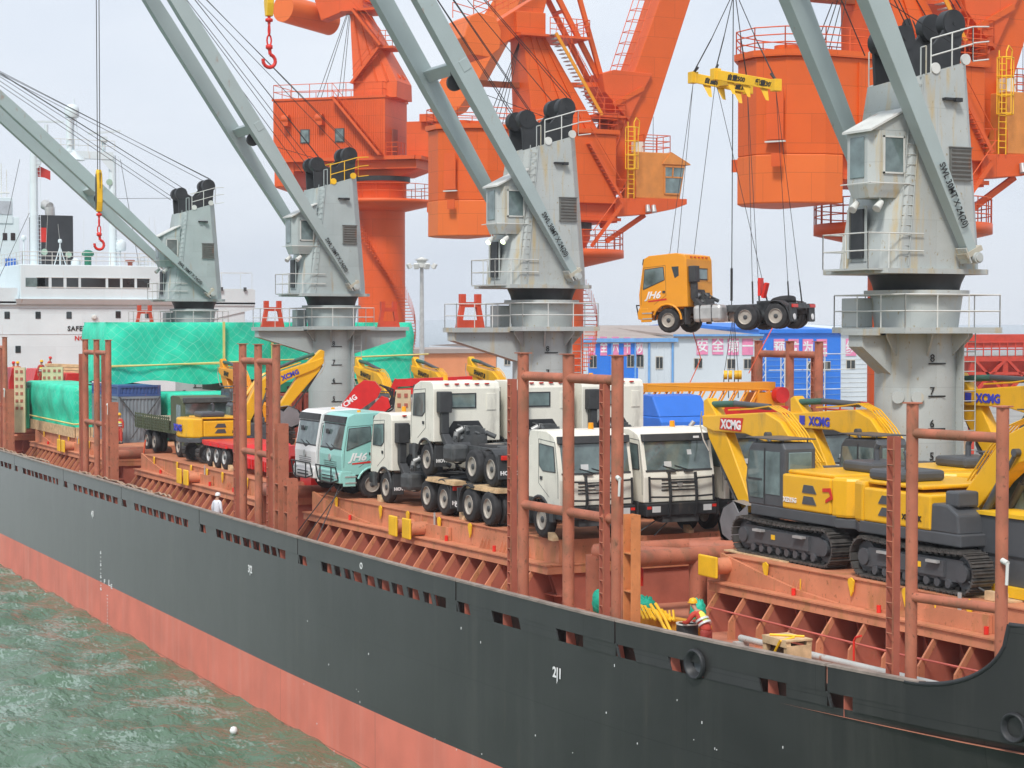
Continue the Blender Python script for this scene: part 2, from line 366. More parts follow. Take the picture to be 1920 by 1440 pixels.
# extend hull material with plating welds and long vertical washes
def hullmat(m, wash, amt):
    n = m.node_tree.nodes; l = m.node_tree.links; b = n['Principled BSDF']; src = b.inputs['Base Color'].links[0].from_socket
    t = n.new('ShaderNodeTexCoord'); mp = n.new('ShaderNodeMapping'); mp.inputs['Scale'].default_value = (1, 1, .05); l.new(t.outputs['Object'], mp.inputs[0])
    nn = n.new('ShaderNodeTexNoise'); nn.inputs['Scale'].default_value = 1.1; nn.inputs['Detail'].default_value = 8; nn.inputs['Roughness'].default_value = .7; l.new(mp.outputs[0], nn.inputs[0])
    mr = n.new('ShaderNodeMapRange'); mr.inputs[1].default_value = .5; mr.inputs[2].default_value = .75; mr.inputs[4].default_value = amt; l.new(nn.outputs[0], mr.inputs[0])
    x = n.new('ShaderNodeMix'); x.data_type = 'RGBA'; x.inputs[7].default_value = (*wash, 1); l.new(mr.outputs[0], x.inputs[0]); l.new(src, x.inputs[6])
    br = n.new('ShaderNodeTexBrick'); br.inputs['Scale'].default_value = 1; br.inputs['Brick Width'].default_value = 9.0; br.inputs['Row Height'].default_value = 2.1
    br.inputs['Mortar Size'].default_value = .012; br.inputs['Color1'].default_value = (1, 1, 1, 1); br.inputs['Color2'].default_value = (1, 1, 1, 1); br.inputs['Mortar'].default_value = (0, 0, 0, 1)
    sp = n.new('ShaderNodeSeparateXYZ'); cb = n.new('ShaderNodeCombineXYZ'); l.new(t.outputs['Object'], sp.inputs[0]); l.new(sp.outputs[0], cb.inputs[0]); l.new(sp.outputs[2], cb.inputs[1])
    l.new(cb.outputs[0], br.inputs[0]); x2 = n.new('ShaderNodeMix'); x2.data_type = 'RGBA'; x2.inputs[0].default_value = .55; x2.blend_type = 'MULTIPLY'
    l.new(x.outputs[2], x2.inputs[6]); l.new(br.outputs[0], x2.inputs[7]); l.new(x2.outputs[2], b.inputs['Base Color'])
m_black.node_tree.nodes['Principled BSDF'].inputs['Sheen Weight'].default_value = .7; m_black.node_tree.nodes['Principled BSDF'].inputs['Sheen Roughness'].default_value = .28
hullmat(m_black, (.06, .058, .052), .5); hullmat(m_red, (.74, .33, .26), .6)
hull = hb.build('hull', [m_black, m_red], SX, world=True)
# deck plate
dk = MB(); dv = []
for xx in xs_: dv += [(xx, ys(xx) + .02, DECK), (xx, 75 - ys(xx) - .02, DECK)]
dk.add(dv, [(2 * i, 2 * i + 2, 2 * i + 3, 2 * i + 1) for i in range(len(xs_) - 1)]); dk.build('deck', m_deck, SX, world=True)
# bulwark: raised plates above a strip pierced by freeing ports
bw = MB(); st = MB(); rl = MB(); hole = []
def wall(mb, xa, xb, z0, z1, y_off=0, th=.05, zb=None, slant=0):
    """plate following the side from xa to xb; z1 may be a function"""
    k = max(1, int(abs(xb - xa) / 1.0)); vs = []
    for i in range(k + 1):
        xx = xa + (xb - xa) * i / k; y = ys(xx) + y_off; t1 = z1(xx) if callable(z1) else z1
        vs += [(xx + slant, y, z0), (xx, y, t1), (xx, y + th, t1), (xx + slant, y + th, z0)]
    fs = [(4 * i + a, 4 * i + 4 + a, 4 * i + 4 + (a + 1) % 4, 4 * i + (a + 1) % 4) for i in range(k) for a in range(4)]
    fs += [(0, 1, 2, 3), (4 * k + 3, 4 * k + 2, 4 * k + 1, 4 * k)]; mb.add(vs, fs)
joints = [-150.0]
jp = [24, 118, 230, 379, 568, 850, 1150, 1555]
for px, py in zip(jp, (854, 881, 913, 956, 1010, 1092, 1168, 1252)):
    joints.append(atz(px, py, 7.0).x)
def tz(xx):
    t = (xx + 33.4) / 2.6; return 7.0 if t <= 0 else 7.0 + 1.55 * (1 - math.sqrt(max(0, 1 - min(1, t) ** 2.2)))
ends = joints + [-20]
for i in range(len(ends) - 1):
    a, b_ = ends[i] + (.035 if i else 0), ends[i + 1] - .035
    if i == len(ends) - 2:
        wall(bw, a, -33.4, 6.42, 7.0, -.012); k = 16
        for j in range(k): wall(bw, -33.4 + 3 * j / k, -33.4 + 3 * (j + 1) / k, 6.1, tz, -.012)
        wall(bw, -30.4, -12.5, 6.1, 8.55, -.012)
    else: wall(bw, a, b_, 6.42, 7.0, -.012)
    wall(rl, a, min(b_, -33.0), 7.0, 7.06, -.035, .2)
    # freeing ports
    L = b_ - a; port = []
    p = a + .25; port.append((a + .02, a + .75))
    if i < len(ends) - 2:
        big = (a + L) > -48
        s0 = a + 2.2
        while s0 + .9 < b_ - .6:
            wd = random.choice([.75, .85, .95, .55]) * (1.7 if big else 1); port.append((s0, s0 + wd)); s0 += wd + (random.choice([.22, .26, .35]) if not big else 2.1)
    e = a - .05
    for (u, v) in port:
        if u - e > .05: wall(st, e, u, 6.1, 6.42, 0, .04, slant=.16); st.cut()
        hole.append((u, v)); e = v
    wall(st, e, b_ + .05 if i < len(ends) - 2 else -33.4, 6.1, 6.42, 0, .04); st.cut()
bul = bw.build('bulwark', m_black, SX, world=True)
st.buildeach('bulwark_strip', m_black, bul, world=True)
rl.build('bulwark_rail', mat('rail_dusty', (.27, .22, .19), .7, var=.3, scale=2), bul, world=True)
curve = MB(); cp = []
for j in range(26): xx = -33.4 + 2.6 * j / 25; cp.append((xx, ys(xx) + .01, tz(xx)))
cp.append((-22, ys(-22), 8.55))
curve.path(cp, .055, 8); curve.build('bulwark_edge', m_blk, bul, world=True)
gt = MB(); wall(gt, -149, -33.5, DECK, 6.5, .42, .03); gt.build('port_backing', mat('backing_brown', (.07, .04, .03), .8, var=.5, rust=.5), bul, world=True)  # dark brown plate added inboard so the freeing ports look dark inside
bwp = MB()                                                    # port bulwark
vs = []
for xx in xs_: vs += [(xx, 75 - ys(xx), 6.0), (xx, 75 - ys(xx), 7.0), (xx, 75 - ys(xx) - .1, 7.0), (xx, 75 - ys(xx) - .1, 6.0)]
bwp.add(vs, [(4 * i + a, 4 * i + 4 + a, 4 * i + 4 + (a + 1) % 4, 4 * i + (a + 1) % 4) for i in range(len(xs_) - 1) for a in range(4)])
bwp.build('bulwark', m_black, SX, world=True)
# inner bulwark frames (reddish) seen through ports and along the deck
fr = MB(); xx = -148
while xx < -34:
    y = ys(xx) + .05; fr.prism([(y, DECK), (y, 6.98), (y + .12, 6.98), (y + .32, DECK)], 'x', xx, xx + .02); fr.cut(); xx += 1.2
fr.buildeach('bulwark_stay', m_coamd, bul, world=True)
# hatches: (aft x, fore x, half width aft, half width fore)
HX = [(-148.0, -128.5, 11.0, 11.0), (-122.5, -102.6, 11.0, 11.0), (-96.6, -77.2, 11.2, 11.2), (-71.3, -52.2, 11.2, 10.3), (-46.9, -29.0, 7.7, 6.9)]
m_ylw = mat('hatch_yellow', (.85, .50, .02), .5, rust=.15)
for hi, (xa, xb, ha, hb_) in enumerate(HX):
    near = hi == 4; k = MB(); yc = 37.5
    def yn(xx, off=0): return yc - (ha + (hb_ - ha) * (xx - xa) / (xb - xa)) + off
    FL = 7.20                          # coaming flange height
    # coaming box
    def strip(mb, o0, o1, z0, z1, e=0):
        a, b_ = xa - e, xb + e
        mb.add([(a, yn(xa, o0), z0), (b_, yn(xb, o0), z0), (b_, 75 - yn(xb, o0), z0), (a, 75 - yn(xa, o0), z0),
                (a, yn(xa, o1), z1), (b_, yn(xb, o1), z1), (b_, 75 - yn(xb, o1), z1), (a, 75 - yn(xa, o1), z1)],
               [(0, 3, 2, 1), (4, 5, 6, 7), (0, 1, 5, 4), (1, 2, 6, 5), (2, 3, 7, 6), (3, 0, 4, 7)])
    strip(k, .35, .35, DECK - .05, FL); 
    cm = k.build('hatch_coaming', m_coamd, SX, world=True)
    fl = MB(); strip(fl, -.46, -.42, FL - .13, FL + .16, .1); strip(fl, -.50, -.50, FL + .12, FL + .165, .12)
    # hollow look: the flange lip
    fl.build('coaming_flange', m_coam, cm, world=True)
    sy = MB(); sh = MB(); web = MB(); xx = xa + .25; j = 0; step = 1.32 if near else 1.05
    while xx < xb - .1:
        y0 = yn(xx); sy.prism([(y0 - .44, FL - .14), (y0 - .24, FL - .14), (y0 + .30, DECK + .05), (y0 + .3, DECK), (y0 - .62, DECK), (y0 - .62, DECK + .45)][::-1] if False else
                              [(y0 - .44, FL - .14), (y0 - .28, FL - .14), (y0 - .72, DECK + .5), (y0 - .72, DECK), (y0 - .95, DECK), (y0 - .92, DECK + .5)], 'x', xx, xx + .065)
        web.prism([(y0 - .3, FL - .14), (y0 + .34, FL - .14), (y0 + .34, DECK), (y0 - .75, DECK), (y0 - .75, DECK + .5)], 'x', xx + .03, xx + .055)
        sy.cut(); web.cut(); sh.box(xx + .12, xx + step - .12, y0 + .0, y0 + .35, DECK + .42, DECK + .45)
        if near or hi == 3: sh.prism([(y0 - .1, FL - .14), (y0 + .35, FL - .14), (y0 + .35, DECK + .45), (y0 + .15, DECK + .45)], 'x', xx + step * .45, xx + step * .45 + .02); sh.prism([(y0 - .1, FL - .14), (y0 + .35, FL - .14), (y0 + .35, DECK + .45), (y0 + .15, DECK + .45)], 'x', xx + step * .65, xx + step * .65 + .02)
        sh.cut(); xx += step; j += 1
    sy2 = MB()
    xx = xa + .25
    while xx < xb - .1: y0 = 75 - yn(xx); sy2.box(xx, xx + .08, y0 - .3, y0 + .6, DECK, FL - .14); xx += 2.1
    sy2.build('port_stays', m_coam, cm, world=True); sy.buildeach('coaming_stay', m_coam, cm, world=True); web.buildeach('stay_web', m_coamd, cm, world=True); sh.build('coaming_shelf', m_coamd, cm, world=True)
    cv = MB(); strip(cv, .0, .0, FL + .17, HT - .03); strip(cv, -.05, -.05, HT - .03, HT)
    # panel ribs and seams
    xx = xa + .6; j = 0
    while xx < xb - .4:
        if j % 5 in (0, 1, 2): 
            for d in (0, .22, .44): cv.prism([(yn(xx + d, 0), FL + .55), (yn(xx + d, 0), FL + .17), (yn(xx + d, -.14), FL + .17)], 'x', xx + d, xx + d + .025)
        xx += 1.35; j += 1
    xm = (xa + xb) / 2; cv.box(xm - .06, xm + .06, yn(xm, -.03), yn(xm, .3), FL + .2, HT + .004)
    hc = cv.build('hatch_cover', m_coam, SX, world=True)
    # curved folding arms on the cover side
    ar = MB(); o = -.12
    def apt(f, z): xx = xa + (xb - xa) * f; return (xx, yn(xx, o), z)
    for (f0, f1) in ((.0, .30), (.62, .36)):
        pr = [apt(f0, FL + .17), apt(f0, FL + (.62 if f0 else .95)), apt(f0 + (f1 - f0) * .35, FL + .6), apt(f0 + (f1 - f0) * .7, FL + .3), apt(f1, FL + .17)]
        pr2 = [(p[0], p[1] + .1, p[2]) for p in pr]; nn_ = len(pr)
        ar.add(pr + pr2, [tuple(range(nn_)), tuple(range(2 * nn_ - 1, nn_ - 1, -1))] + [(i, nn_ + i, nn_ + (i + 1) % nn_, (i + 1) % nn_) for i in range(nn_)]); ar.cut()
    ar.buildeach('folding_arm', m_coam, hc, world=True)
    wh = [xm + d for d in ((-.85, .25) if hi in (2, 3, 1) else ())]
    if near: wh = [xa + .25]
    for q_, xw in enumerate(wh):
        r1 = MB(); y0 = yn(xw, -.75); hw = .36 if not near else .5
        zc = FL + .42 if not near else HT - .28
        r1.obox((xw, y0 + .05, zc), (hw * 2, .08, .72 if not near else .62)); r1.build('roller_cover', m_ylw, hc, world=True, bevel=.05)
        r2 = MB(); r2.tube((xw + .1, y0 + .1, zc), (xw + .1, yn(xw, .1), zc), .24, n=14); r2.build('roller', m_coam, hc, world=True)
    # lifting eyes, yellow
    ey = MB()
    for f in (.12, .33, .45, .58, .70, .88):
        xw = xa + (xb - xa) * f; y0 = yn(xw, -.06)
        ey.prism([(xw - .13, HT - .12), (xw - .12, HT - .03), (xw, HT + .02), (xw + .13, HT - .06), (xw + .08, HT - .35), (xw, HT - .48)], 'y', y0 - .05, y0 - .01); ey.cut()
    ey.buildeach('lifting_eye', m_ylw, hc, world=True)
    rp_ = MB(); xw = xa + (xb - xa) * (.56); rp_.obox((xw, yn(xw, -.075), FL + .62), (.13, .02, .82)); rp_.build('steel_strap', m_alu, hc, world=True)
    rd = MB()
    for f in (.2, .4, .62, .8): xw = xa + (xb - xa) * f; rd.tube((xw, yn(xw, -.2), FL + .17), (xw, yn(xw, -.2), FL + .36), .06, n=8); rd.cut()
    rd.buildeach('valve_cap', m_hatred, cm, world=True)
# number marks on fore hatch
h4 = HX[4]
for px, py in ((1510, 1095), (1761, 1145), (1588, 1100)): 
    if px == 1588: continue
    p = aty(px, py, 30.1 if px < 1600 else 30.3); txt('1', .42, (p.x, 37.5 - (h4[2] + (h4[3] - h4[2]) * (p.x - h4[0]) / (h4[1] - h4[0])) - .065, p.z - .15), (1, .045, 0), (0, 0, 1), m_ylw, SX, 'painted_number', world=True)
# deck pipe and handrail along starboard of the fore hatch
pp = MB(); pp.path([(-44, 28.5, DECK + .28), (-43, 28.55, DECK + .28), (-30, 29.3, DECK + .28)], .09, 10)
for i in range(1, 6): pp.box(-47 + 3 * i, -46.8 + 3 * i, 28.1 + .15 * i, 28.5 + .15 * i, DECK, DECK + .2)
pp.build('deck_pipe', mat('pipe_grey', (.42, .44, .43), .5, rust=.3), SX, world=True)
pr = MB(); pr.path([(-46.5, 29.05, DECK + .75), (-42, 29.15, DECK + .72), (-38, 29.4, DECK + .66), (-30, 29.9, DECK + .7)], .028, 6)
pr.build('grab_rail', mat('rail_red', (.55, .13, .1), .5), SX, world=True)
# writing on the hull
def hulltxt(s_, px, py, size, m=m_txtw, sx=1):
    y = 23.5
    for _ in range(3): p = aty(px, py, y); y = yl(p.x, p.z)
    sl = (ys(p.x + .5) - ys(p.x - .5))
    return txt(s_, size, (p.x, y - .02, p.z), (1, sl, 0), (0, 0, 1), m, SX, 'hull_mark', 'CENTER', .004, sx=sx, world=True, bold=.01)
hulltxt('2|1', 1046, 1274, .40); hulltxt('3|2', 468, 1075, .40); hulltxt('4|3', 172, 969, .40)
hulltxt('O', 677, 1068, .3)
for i in range(10): hulltxt('-' if i % 3 else '6', 187, 1040 + i * 7.6, .22, sx=2.2)
for i in range(9): hulltxt('-', 199, 1120 + i * 6.5, .22, sx=2.2)
hulltxt('L', 203, 1100, .4, sx=2); hulltxt('E', 207, 1105, .3, sx=2); hulltxt('F', 194, 1096, .3, sx=2)
random.seed(9)
dots = MB()
for i in range(46):
    px = random.uniform(560, 1840); py = random.uniform(1150, 1420); y = 24
    for _ in range(3): p = aty(px, py, y); y = yl(p.x, p.z)
    if p.z < 5.9: dots.obox((p.x, y - .008, p.z), (random.uniform(.015, .04), .01, random.uniform(.02, .08)))
dots.build('paint_chip', m_txtw, hull, world=True)
# fairleads
def fairlead(px, py, ro, name='fairlead', m=m_blk):
    y = 25
    for _ in range(3): p = aty(px, py, y); y = ys(p.x)
    sl = math.atan(ys(p.x + .5) - ys(p.x - .5)); f_ = MB(Matrix.Translation((p.x, y - .03, p.z)) @ Matrix.Rotation(sl, 4, 'Z'))
    n = 28; rings = []
    for (rr, yy) in ((ro, 0), (ro * 1.0, -.08), (ro * .92, -.13), (ro * .8, -.10), (ro * .62, .06), (ro * .55, .12)):
        rings.append([(rr * cos(2 * pi * i / n), yy, rr * 1.05 * sin(2 * pi * i / n)) for i in range(n)])
    f_.loft(rings, False, True); f_.build(name, m, SX, world=True)
    g = MB(Matrix.Translation((p.x, y - .03, p.z)) @ Matrix.Rotation(sl, 4, 'Z')); g.add([(ro * .57 * cos(2 * pi * i / n), .1, ro * .6 * sin(2 * pi * i / n)) for i in range(n)], [tuple(range(n))])
    return g
fairlead(1310, 1248, .36).build('fairlead_plate', mat('fair_grey', (.09, .10, .11), .4), SX, world=True)
fairlead(1896, 1370, .30).build('fairlead_plate', mat('fair_tan', (.45, .30, .20), .6), SX, world=True)
# ================================================================== DECK CRANES
CR = [(-125.3, 41.7), (-99.4, 56.3), (-73.9, 57.9), (-48.2, 63.4)]; YC = 37.65
Z0 = 6.0
clab = ['grey deck crane with the lowest jib, farthest aft beside the white deckhouse', 'grey deck crane with yellow top railing, in front of the vermilion portal crane',
        'grey deck crane in the middle of the ship with two lit lamps under its cab', 'rust stained grey deck crane nearest the bow, with its side door hanging open']
def deck_crane(xc, elev, k):
    Mx = Matrix.Translation((0, 0, -Z0)); J = thing('deck_crane', clab[k], 'crane', (xc, YC, Z0), 0, 'deck cranes standing between the hatches')
    mg = m_ped if k >= 2 else m_grey
    n8 = 20; p = MB(Mx); p.lathe([(1.27, Z0), (1.27, 14.45)], n=n8); ped = p.build('pedestal', mg, J)
    p = MB(Mx); p.lathe([(1.27, 14.5), (1.30, 14.7), (1.42, 15.62)], n=24); p.lathe([(1.62, 15.62), (1.62, 15.78)], n=24); p.build('flared_neck', mg, ped)
    p = MB(Mx); p.lathe([(1.30, 15.78), (1.36, 16.0), (1.48, 16.26)], n=32, mod=lambda i, r_: 1 + .012 * (i % 2)); p.build('slewing_ring', m_blk, J)
    # platform round the pedestal with brackets
    p = MB(Mx); p.prism([(-1.85, -1.85), (1.85, -1.85), (1.85, 1.85), (-1.85, 1.85)], 'z', 14.46, 14.64)
    for a in range(0, 360, 45):
        c_, s_ = cos(R(a + 22)), sin(R(a + 22)); p.add([(1.2 * c_, 1.2 * s_, 14.46), (1.8 * c_, 1.8 * s_, 14.46), (1.8 * c_, 1.8 * s_, 14.36), (1.2 * c_, 1.2 * s_, 13.7),
              (1.2 * c_ - .06 * s_, 1.2 * s_ + .06 * c_, 14.46), (1.8 * c_ - .06 * s_, 1.8 * s_ + .06 * c_, 14.46), (1.8 * c_ - .06 * s_, 1.8 * s_ + .06 * c_, 14.36), (1.2 * c_ - .06 * s_, 1.2 * s_ + .06 * c_, 13.7)],
              [(0, 1, 2, 3), (7, 6, 5, 4), (0, 4, 5, 1), (1, 5, 6, 2), (2, 6, 7, 3), (3, 7, 4, 0)])
    sides = {0: (-1,), 1: (-1, 1), 2: (-1,), 3: (-1,)}[k]
    for sd_ in sides:
        L = 4.3 if k < 3 else 2.3
        p.add([(.35, sd_ * 1.1, 14.4), (.35, sd_ * L, 14.4), (.35, sd_ * L, 14.05), (.35, sd_ * 1.1, 13.1), (-.35, sd_ * 1.1, 14.4), (-.35, sd_ * L, 14.4), (-.35, sd_ * L, 14.05), (-.35, sd_ * 1.1, 13.1)],
              [(0, 1, 2, 3), (7, 6, 5, 4), (0, 4, 5, 1), (1, 5, 6, 2), (2, 6, 7, 3), (3, 7, 4, 0)])
        p.box(-.6, .6, min(sd_ * 1.8, sd_ * (L + .1)), max(sd_ * 1.8, sd_ * (L + .1)), 14.4, 14.6)
    plat = p.build('platform', mg, J)
    if k < 3:
        for sd_ in sides:
            f_ = MB(Mx @ Matrix.Translation((0, sd_ * 3.4, 14.6)))
            for yy in (-.36, .36): f_.add([(-.12, yy * 1.5 - .1, 0), (.12, yy * 1.5 - .1, 0), (.12, yy * 1.5 + .1, 0), (-.12, yy * 1.5 + .1, 0), (-.1, yy - .1, .95), (.1, yy - .1, .95), (.1, yy + .1, .95), (-.1, yy + .1, .95)],
                [(0, 3, 2, 1), (4, 5, 6, 7), (0, 1, 5, 4), (1, 2, 6, 5), (2, 3, 7, 6), (3, 0, 4, 7)]); f_.box(-.12, .12, yy - .12, yy + .12, .95, 1.42)
            f_.box(-.11, .11, -.5, .5, .0, .32); f_.box(-.11, .11, -.3, .3, .86, 1.08); f_.build('jib_rest', m_forkred, J)
    rl = MB(Mx); rl.rail([(1.8, -1.8, 14.64), (1.8, 1.8, 14.64), (-1.8, 1.8, 14.64), (-1.8, -1.8, 14.64)], 1.0, .022, 1.25, close=True)
    if k < 3: rl.rail([(.6, -1.8, 14.6), (.6, -4.3, 14.6), (-.6, -4.3, 14.6), (-.6, -1.8, 14.6)], 1.0, .02, 1.0)
    rl.build('platform_railing', m_rail, plat)
    p = MB(Mx); p.box(-1.5, -.6, -1.75, -1.2, 14.64, 15.55); p.build('cabinet', mg, J, bevel=.03)
    p = MB(Mx); p.ladder((1.35, 1.0, Z0), (1.35, 1.0, 14.5), (0, 1, 0), .45); p.box(1.0, 1.32, .75, .80, Z0, 14.4); p.build('pedestal_ladder', mg, ped)
    for h_ in (8, 7, 6, 5, 4):                              # height marks on the pedestal
        z = 13.51 - (8 - h_); a = R(-8); n_ = Vector((cos(a), sin(a), 0)); ri = Vector((-sin(a), cos(a), 0))
        txt(str(h_), .34, tuple(n_ * 1.285 + ri * -.25 + Vector((0, 0, z - Z0 + .08))), ri, (0, 0, 1), m_txtb, J, 'height_mark', ext=.01)
        b_ = MB(Mx); b_.add([tuple(n_ * 1.28 + ri * u_ + Vector((0, 0, z + v_))) for u_, v_ in ((-.3, 0), (.3, 0), (.3, .05), (-.3, .05))], [(0, 1, 2, 3)]); b_.build('mark_line', m_txtb, J)
    if k == 3:
        p = MB(Mx)
        for yy in (-1.15, -.75): p.lathe([(.2, .0), (.2, .08), (.12, .1), (.12, .02)], c=(1.0 if yy > -1 else .8, yy, 0), ax='x', n=12) if False else p.tube((1.05 if yy > -1 else .6, yy, 12.5), (1.15 if yy > -1 else .7, yy - .06, 12.5), .19, n=14)
        p.build('mooring_ring', mg, ped)
    # ---- house
    def ring(x, y0, y1, ch, z0, z1):
        zz = lambda y: z0 + (z1 - z0) * (y - y0) / (y1 - y0)
        pts = [(x - ch, y0), (x, y0 + ch), (x, y1 - ch), (x - ch, y1), (-x + ch, y1), (-x, y1 - ch), (-x, y0 + ch), (-x + ch, y0)]
        return [(a, b_, zz(b_)) for a, b_ in pts]
    p = MB(Mx); r0 = ring(1.42, -2.2, 1.6, .42, 16.42, 16.42); r1 = ring(1.3, -1.25, 1.15, .42, 22.12, 22.82)
    rm = ring(1.42, -2.12, 1.58, .42, 17.0, 17.0); p.loft([r0, rm, r1]); house = p.build('crane_house', mg, J, bevel=.03)
    p = MB(Mx); p.loft([ring(1.6, -2.6, 1.75, .3, 16.27, 16.27), ring(1.6, -2.6, 1.75, .3, 16.42, 16.42)]); p.build('base_flange', mg, house)
    # louvre, lamp bracket
    xl = 1.40; p = MB(Mx); p.box(xl - .05, xl + .04, .15, .95, 19.15, 20.12)
    for i in range(7): p.obox((xl + .05, .55, 19.24 + i * .13), (.02, .72, .10), ry=R(28))
    for z in (19.13, 20.12): p.box(xl - .03, xl + .07, .12, .98, z, z + .03)
    p.build('louvre', mat('louvre_grey', (.16, .16, .15), .6, rust=.5), house)
    p = MB(Mx); p.box(1.3, 1.5, -.1, .5, 21.55, 21.62); p.box(1.44, 1.56, .25, .5, 21.5, 21.62); p.build('lamp_bracket', m_blk, house)
    p = MB(Mx); p.ladder((1.42, -1.62, 16.5), (1.31, -1.0, 22.3), (.2, 1, 0), .36, .018); p.path([(1.3, -.9, 22.2), (1.3, -.9, 23.1), (1.3, -.7, 23.15), (1.3, -.7, 22.3)], .025)
    p.build('house_ladder', mg, house)
    # door and hatch leaf on the jib side, small work platform
    p = MB(Mx); p.box(-.35, .28, -2.26, -2.1, 16.75, 18.25); p.build('door_opening', m_blk, house)
    p = MB(Mx); p.prism([(-.45, 16.65), (.38, 16.65), (.38, 18.35), (-.45, 18.35)], 'y', -2.2, -2.17); p.build('door_frame', mg, house)
    if k >= 2:
        p = MB(Mx @ Matrix.Translation((-.4, -2.3, 0)) @ Matrix.Rotation(R(-62), 4, 'Z')); p.box(-.8, 0, -.05, .02, 16.75, 18.25); p.box(-.74, -.06, -.07, -.05, 16.82, 16.86); p.box(-.74, -.06, -.07, -.05, 17.9, 17.94); p.build('door_leaf', mg, house, bevel=.03)
    p = MB(Mx); p.box(-.8, 1.5, -2.95, -2.2, 16.36, 16.42); p.build('work_platform', mg, J)
    p = MB(Mx); p.rail([(1.5, -2.2, 16.42), (1.5, -2.95, 16.42), (-.8, -2.95, 16.42), (-.8, -2.2, 16.42)], 1.05, .022, 1.0); p.path([(1.5, -2.2, 17.47), (1.5, -.9, 17.47)], .022); p.path([(1.5, -2.2, 16.95), (1.5, -.9, 16.95)], .022); p.build('platform_railing', m_rail, J)
    # ---- operator cab
    p = MB(Mx); x0, x1, y0, y1 = .0, 1.28, -2.65, -1.3
    cabr = lambda z, e=0, yy=y0: [(x0 + e, yy + e, z), (x1 - .25 - e, yy + e, z), (x1 - e, yy + .25 + e, z), (x1 - e, y1, z), (x0 + e, y1, z)]
    p.loft([cabr(18.55, .12), cabr(18.95, 0), cabr(20.55, 0)])
    p.prism([(y0, 20.55), (y1, 20.55), (y1, 21.2)], 'x', x0, x1 - .02)
    cab = p.build('operator_cab', mg, J, bevel=.02)
    p = MB(Mx); p.add([(x0 - .1, y0 - .12, 20.5), (x1 + .08, y0 - .12, 20.5), (x1 + .08, y1, 21.25), (x0 - .1, y1, 21.25), (x0 - .1, y0 - .12, 20.57), (x1 + .08, y0 - .12, 20.57), (x1 + .08, y1, 21.32), (x0 - .1, y1, 21.32)],
          [(0, 3, 2, 1), (4, 5, 6, 7), (0, 1, 5, 4), (1, 2, 6, 5), (2, 3, 7, 6), (3, 0, 4, 7)]); p.build('cab_roof', m_rail, cab)
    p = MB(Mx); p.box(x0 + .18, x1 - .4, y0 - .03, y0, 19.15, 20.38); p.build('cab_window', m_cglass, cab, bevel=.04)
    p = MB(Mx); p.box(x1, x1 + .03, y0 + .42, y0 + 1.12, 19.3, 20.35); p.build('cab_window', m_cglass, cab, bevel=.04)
    p = MB(Mx)
    for (a, b_, c_, d_) in ((.38, 1.16, 19.26, 19.31), (.38, 1.16, 20.34, 20.39)): p.box(x1 + .0, x1 + .05, y0 + a, y0 + b_, c_, d_)
    for yy in (.38, 1.11): p.box(x1, x1 + .05, y0 + yy, y0 + yy + .05, 19.26, 20.39)
    p.build('window_frame', m_rail, cab)
    p = MB(Mx); p.rail([(x1 + .1, y1, 18.95), (x1 + .1, y0 - .15, 18.95), (x0 - .1, y0 - .15, 18.95)], .02, .02, 5, mids=()); p.build('cab_sill', m_rail, cab)
    for (lx, ly) in ((.25, -2.5), (1.05, -2.2)):
        p = MB(Mx); p.tube((lx, ly, 18.55), (lx, ly, 18.4), .03); p.tube((lx, ly + .05, 18.42), (lx + .12, ly - .22, 18.2), .09, .13, n=12); fl_ = p.build('floodlight', m_rail, J)
        p = MB(Mx); p.tube((lx + .121, ly - .222, 18.2), (lx + .125, ly - .23, 18.193), .115, n=12); p.build('lamp_lens', mat('lit_lamp', (.8, .9, .6), .3, emis=((.85, 1, .6), 2.5)) if k == 2 else m_lens, fl_)
    # ---- sheave frame on the house top
    for sx_ in (-1, 1):
        x = sx_ * .6; p = MB(Mx)
        p.prism([(-1.2, 22.1), (-1.28, 23.4), (-1.2, 23.72), (-.98, 23.85), (-.72, 23.75), (-.58, 23.4), (-.3, 23.28), (.1, 23.35), (.45, 23.75), (.62, 24.2), (.85, 24.4), (1.1, 24.3), (1.22, 24.0), (1.12, 22.8), (.0, 22.45)], 'x', x - .06, x + .06)
        p.build('sheave_frame', m_blk, J, bevel=.02)
        for (yy, zz, rr) in ((-1.02, 23.45, .40), (.86, 24.02, .44)):
            p = MB(Mx); p.tube((x * .55, yy, zz), (x * 1.12, yy, zz), rr, n=24); p.tube((x * 1.12, yy, zz), (x * 1.16, yy, zz), rr * .93, n=24); p.tube((x * 1.16, yy, zz), (x * 1.2, yy, zz), .07, n=8); p.build('sheave', m_blk, J)
    p = MB(Mx); p.box(-.54, .54, -.3, -.1, 22.5, 23.2); p.build('sheave_frame', m_blk, J)
    mr_ = m_ylw if k == 1 else m_rail
    p = MB(Mx)
    def rp(y): return 22.12 + (y + 1.25) / 2.4 * .7
    tp = [(1.28, -.5, rp(-.5)), (1.28, 1.1, rp(1.1)), (-1.28, 1.1, rp(1.1)), (-1.28, -.9, rp(-.9))]; p.rail(tp, 1.05, .024, .8)
    p.path([(1.28, 1.1, rp(1.1)), (1.3, 1.7, rp(1.4))], .025); p.path([(1.28, 1.1, rp(1.1) + .55), (1.3, 1.7, rp(1.4) + .55)], .025); p.path([(1.28, 1.1, rp(1.1) + 1.05), (1.3, 1.7, rp(1.4) + 1.0)], .025)
    p.build('top_railing', mr_, J)
    for yy in (-.35, .8):
        p = MB(Mx); p.tube((1.26, yy, rp(yy) + .12), (1.34, yy, rp(yy) + .12), .17, n=14); p.build('lifting_lug', mr_, J)
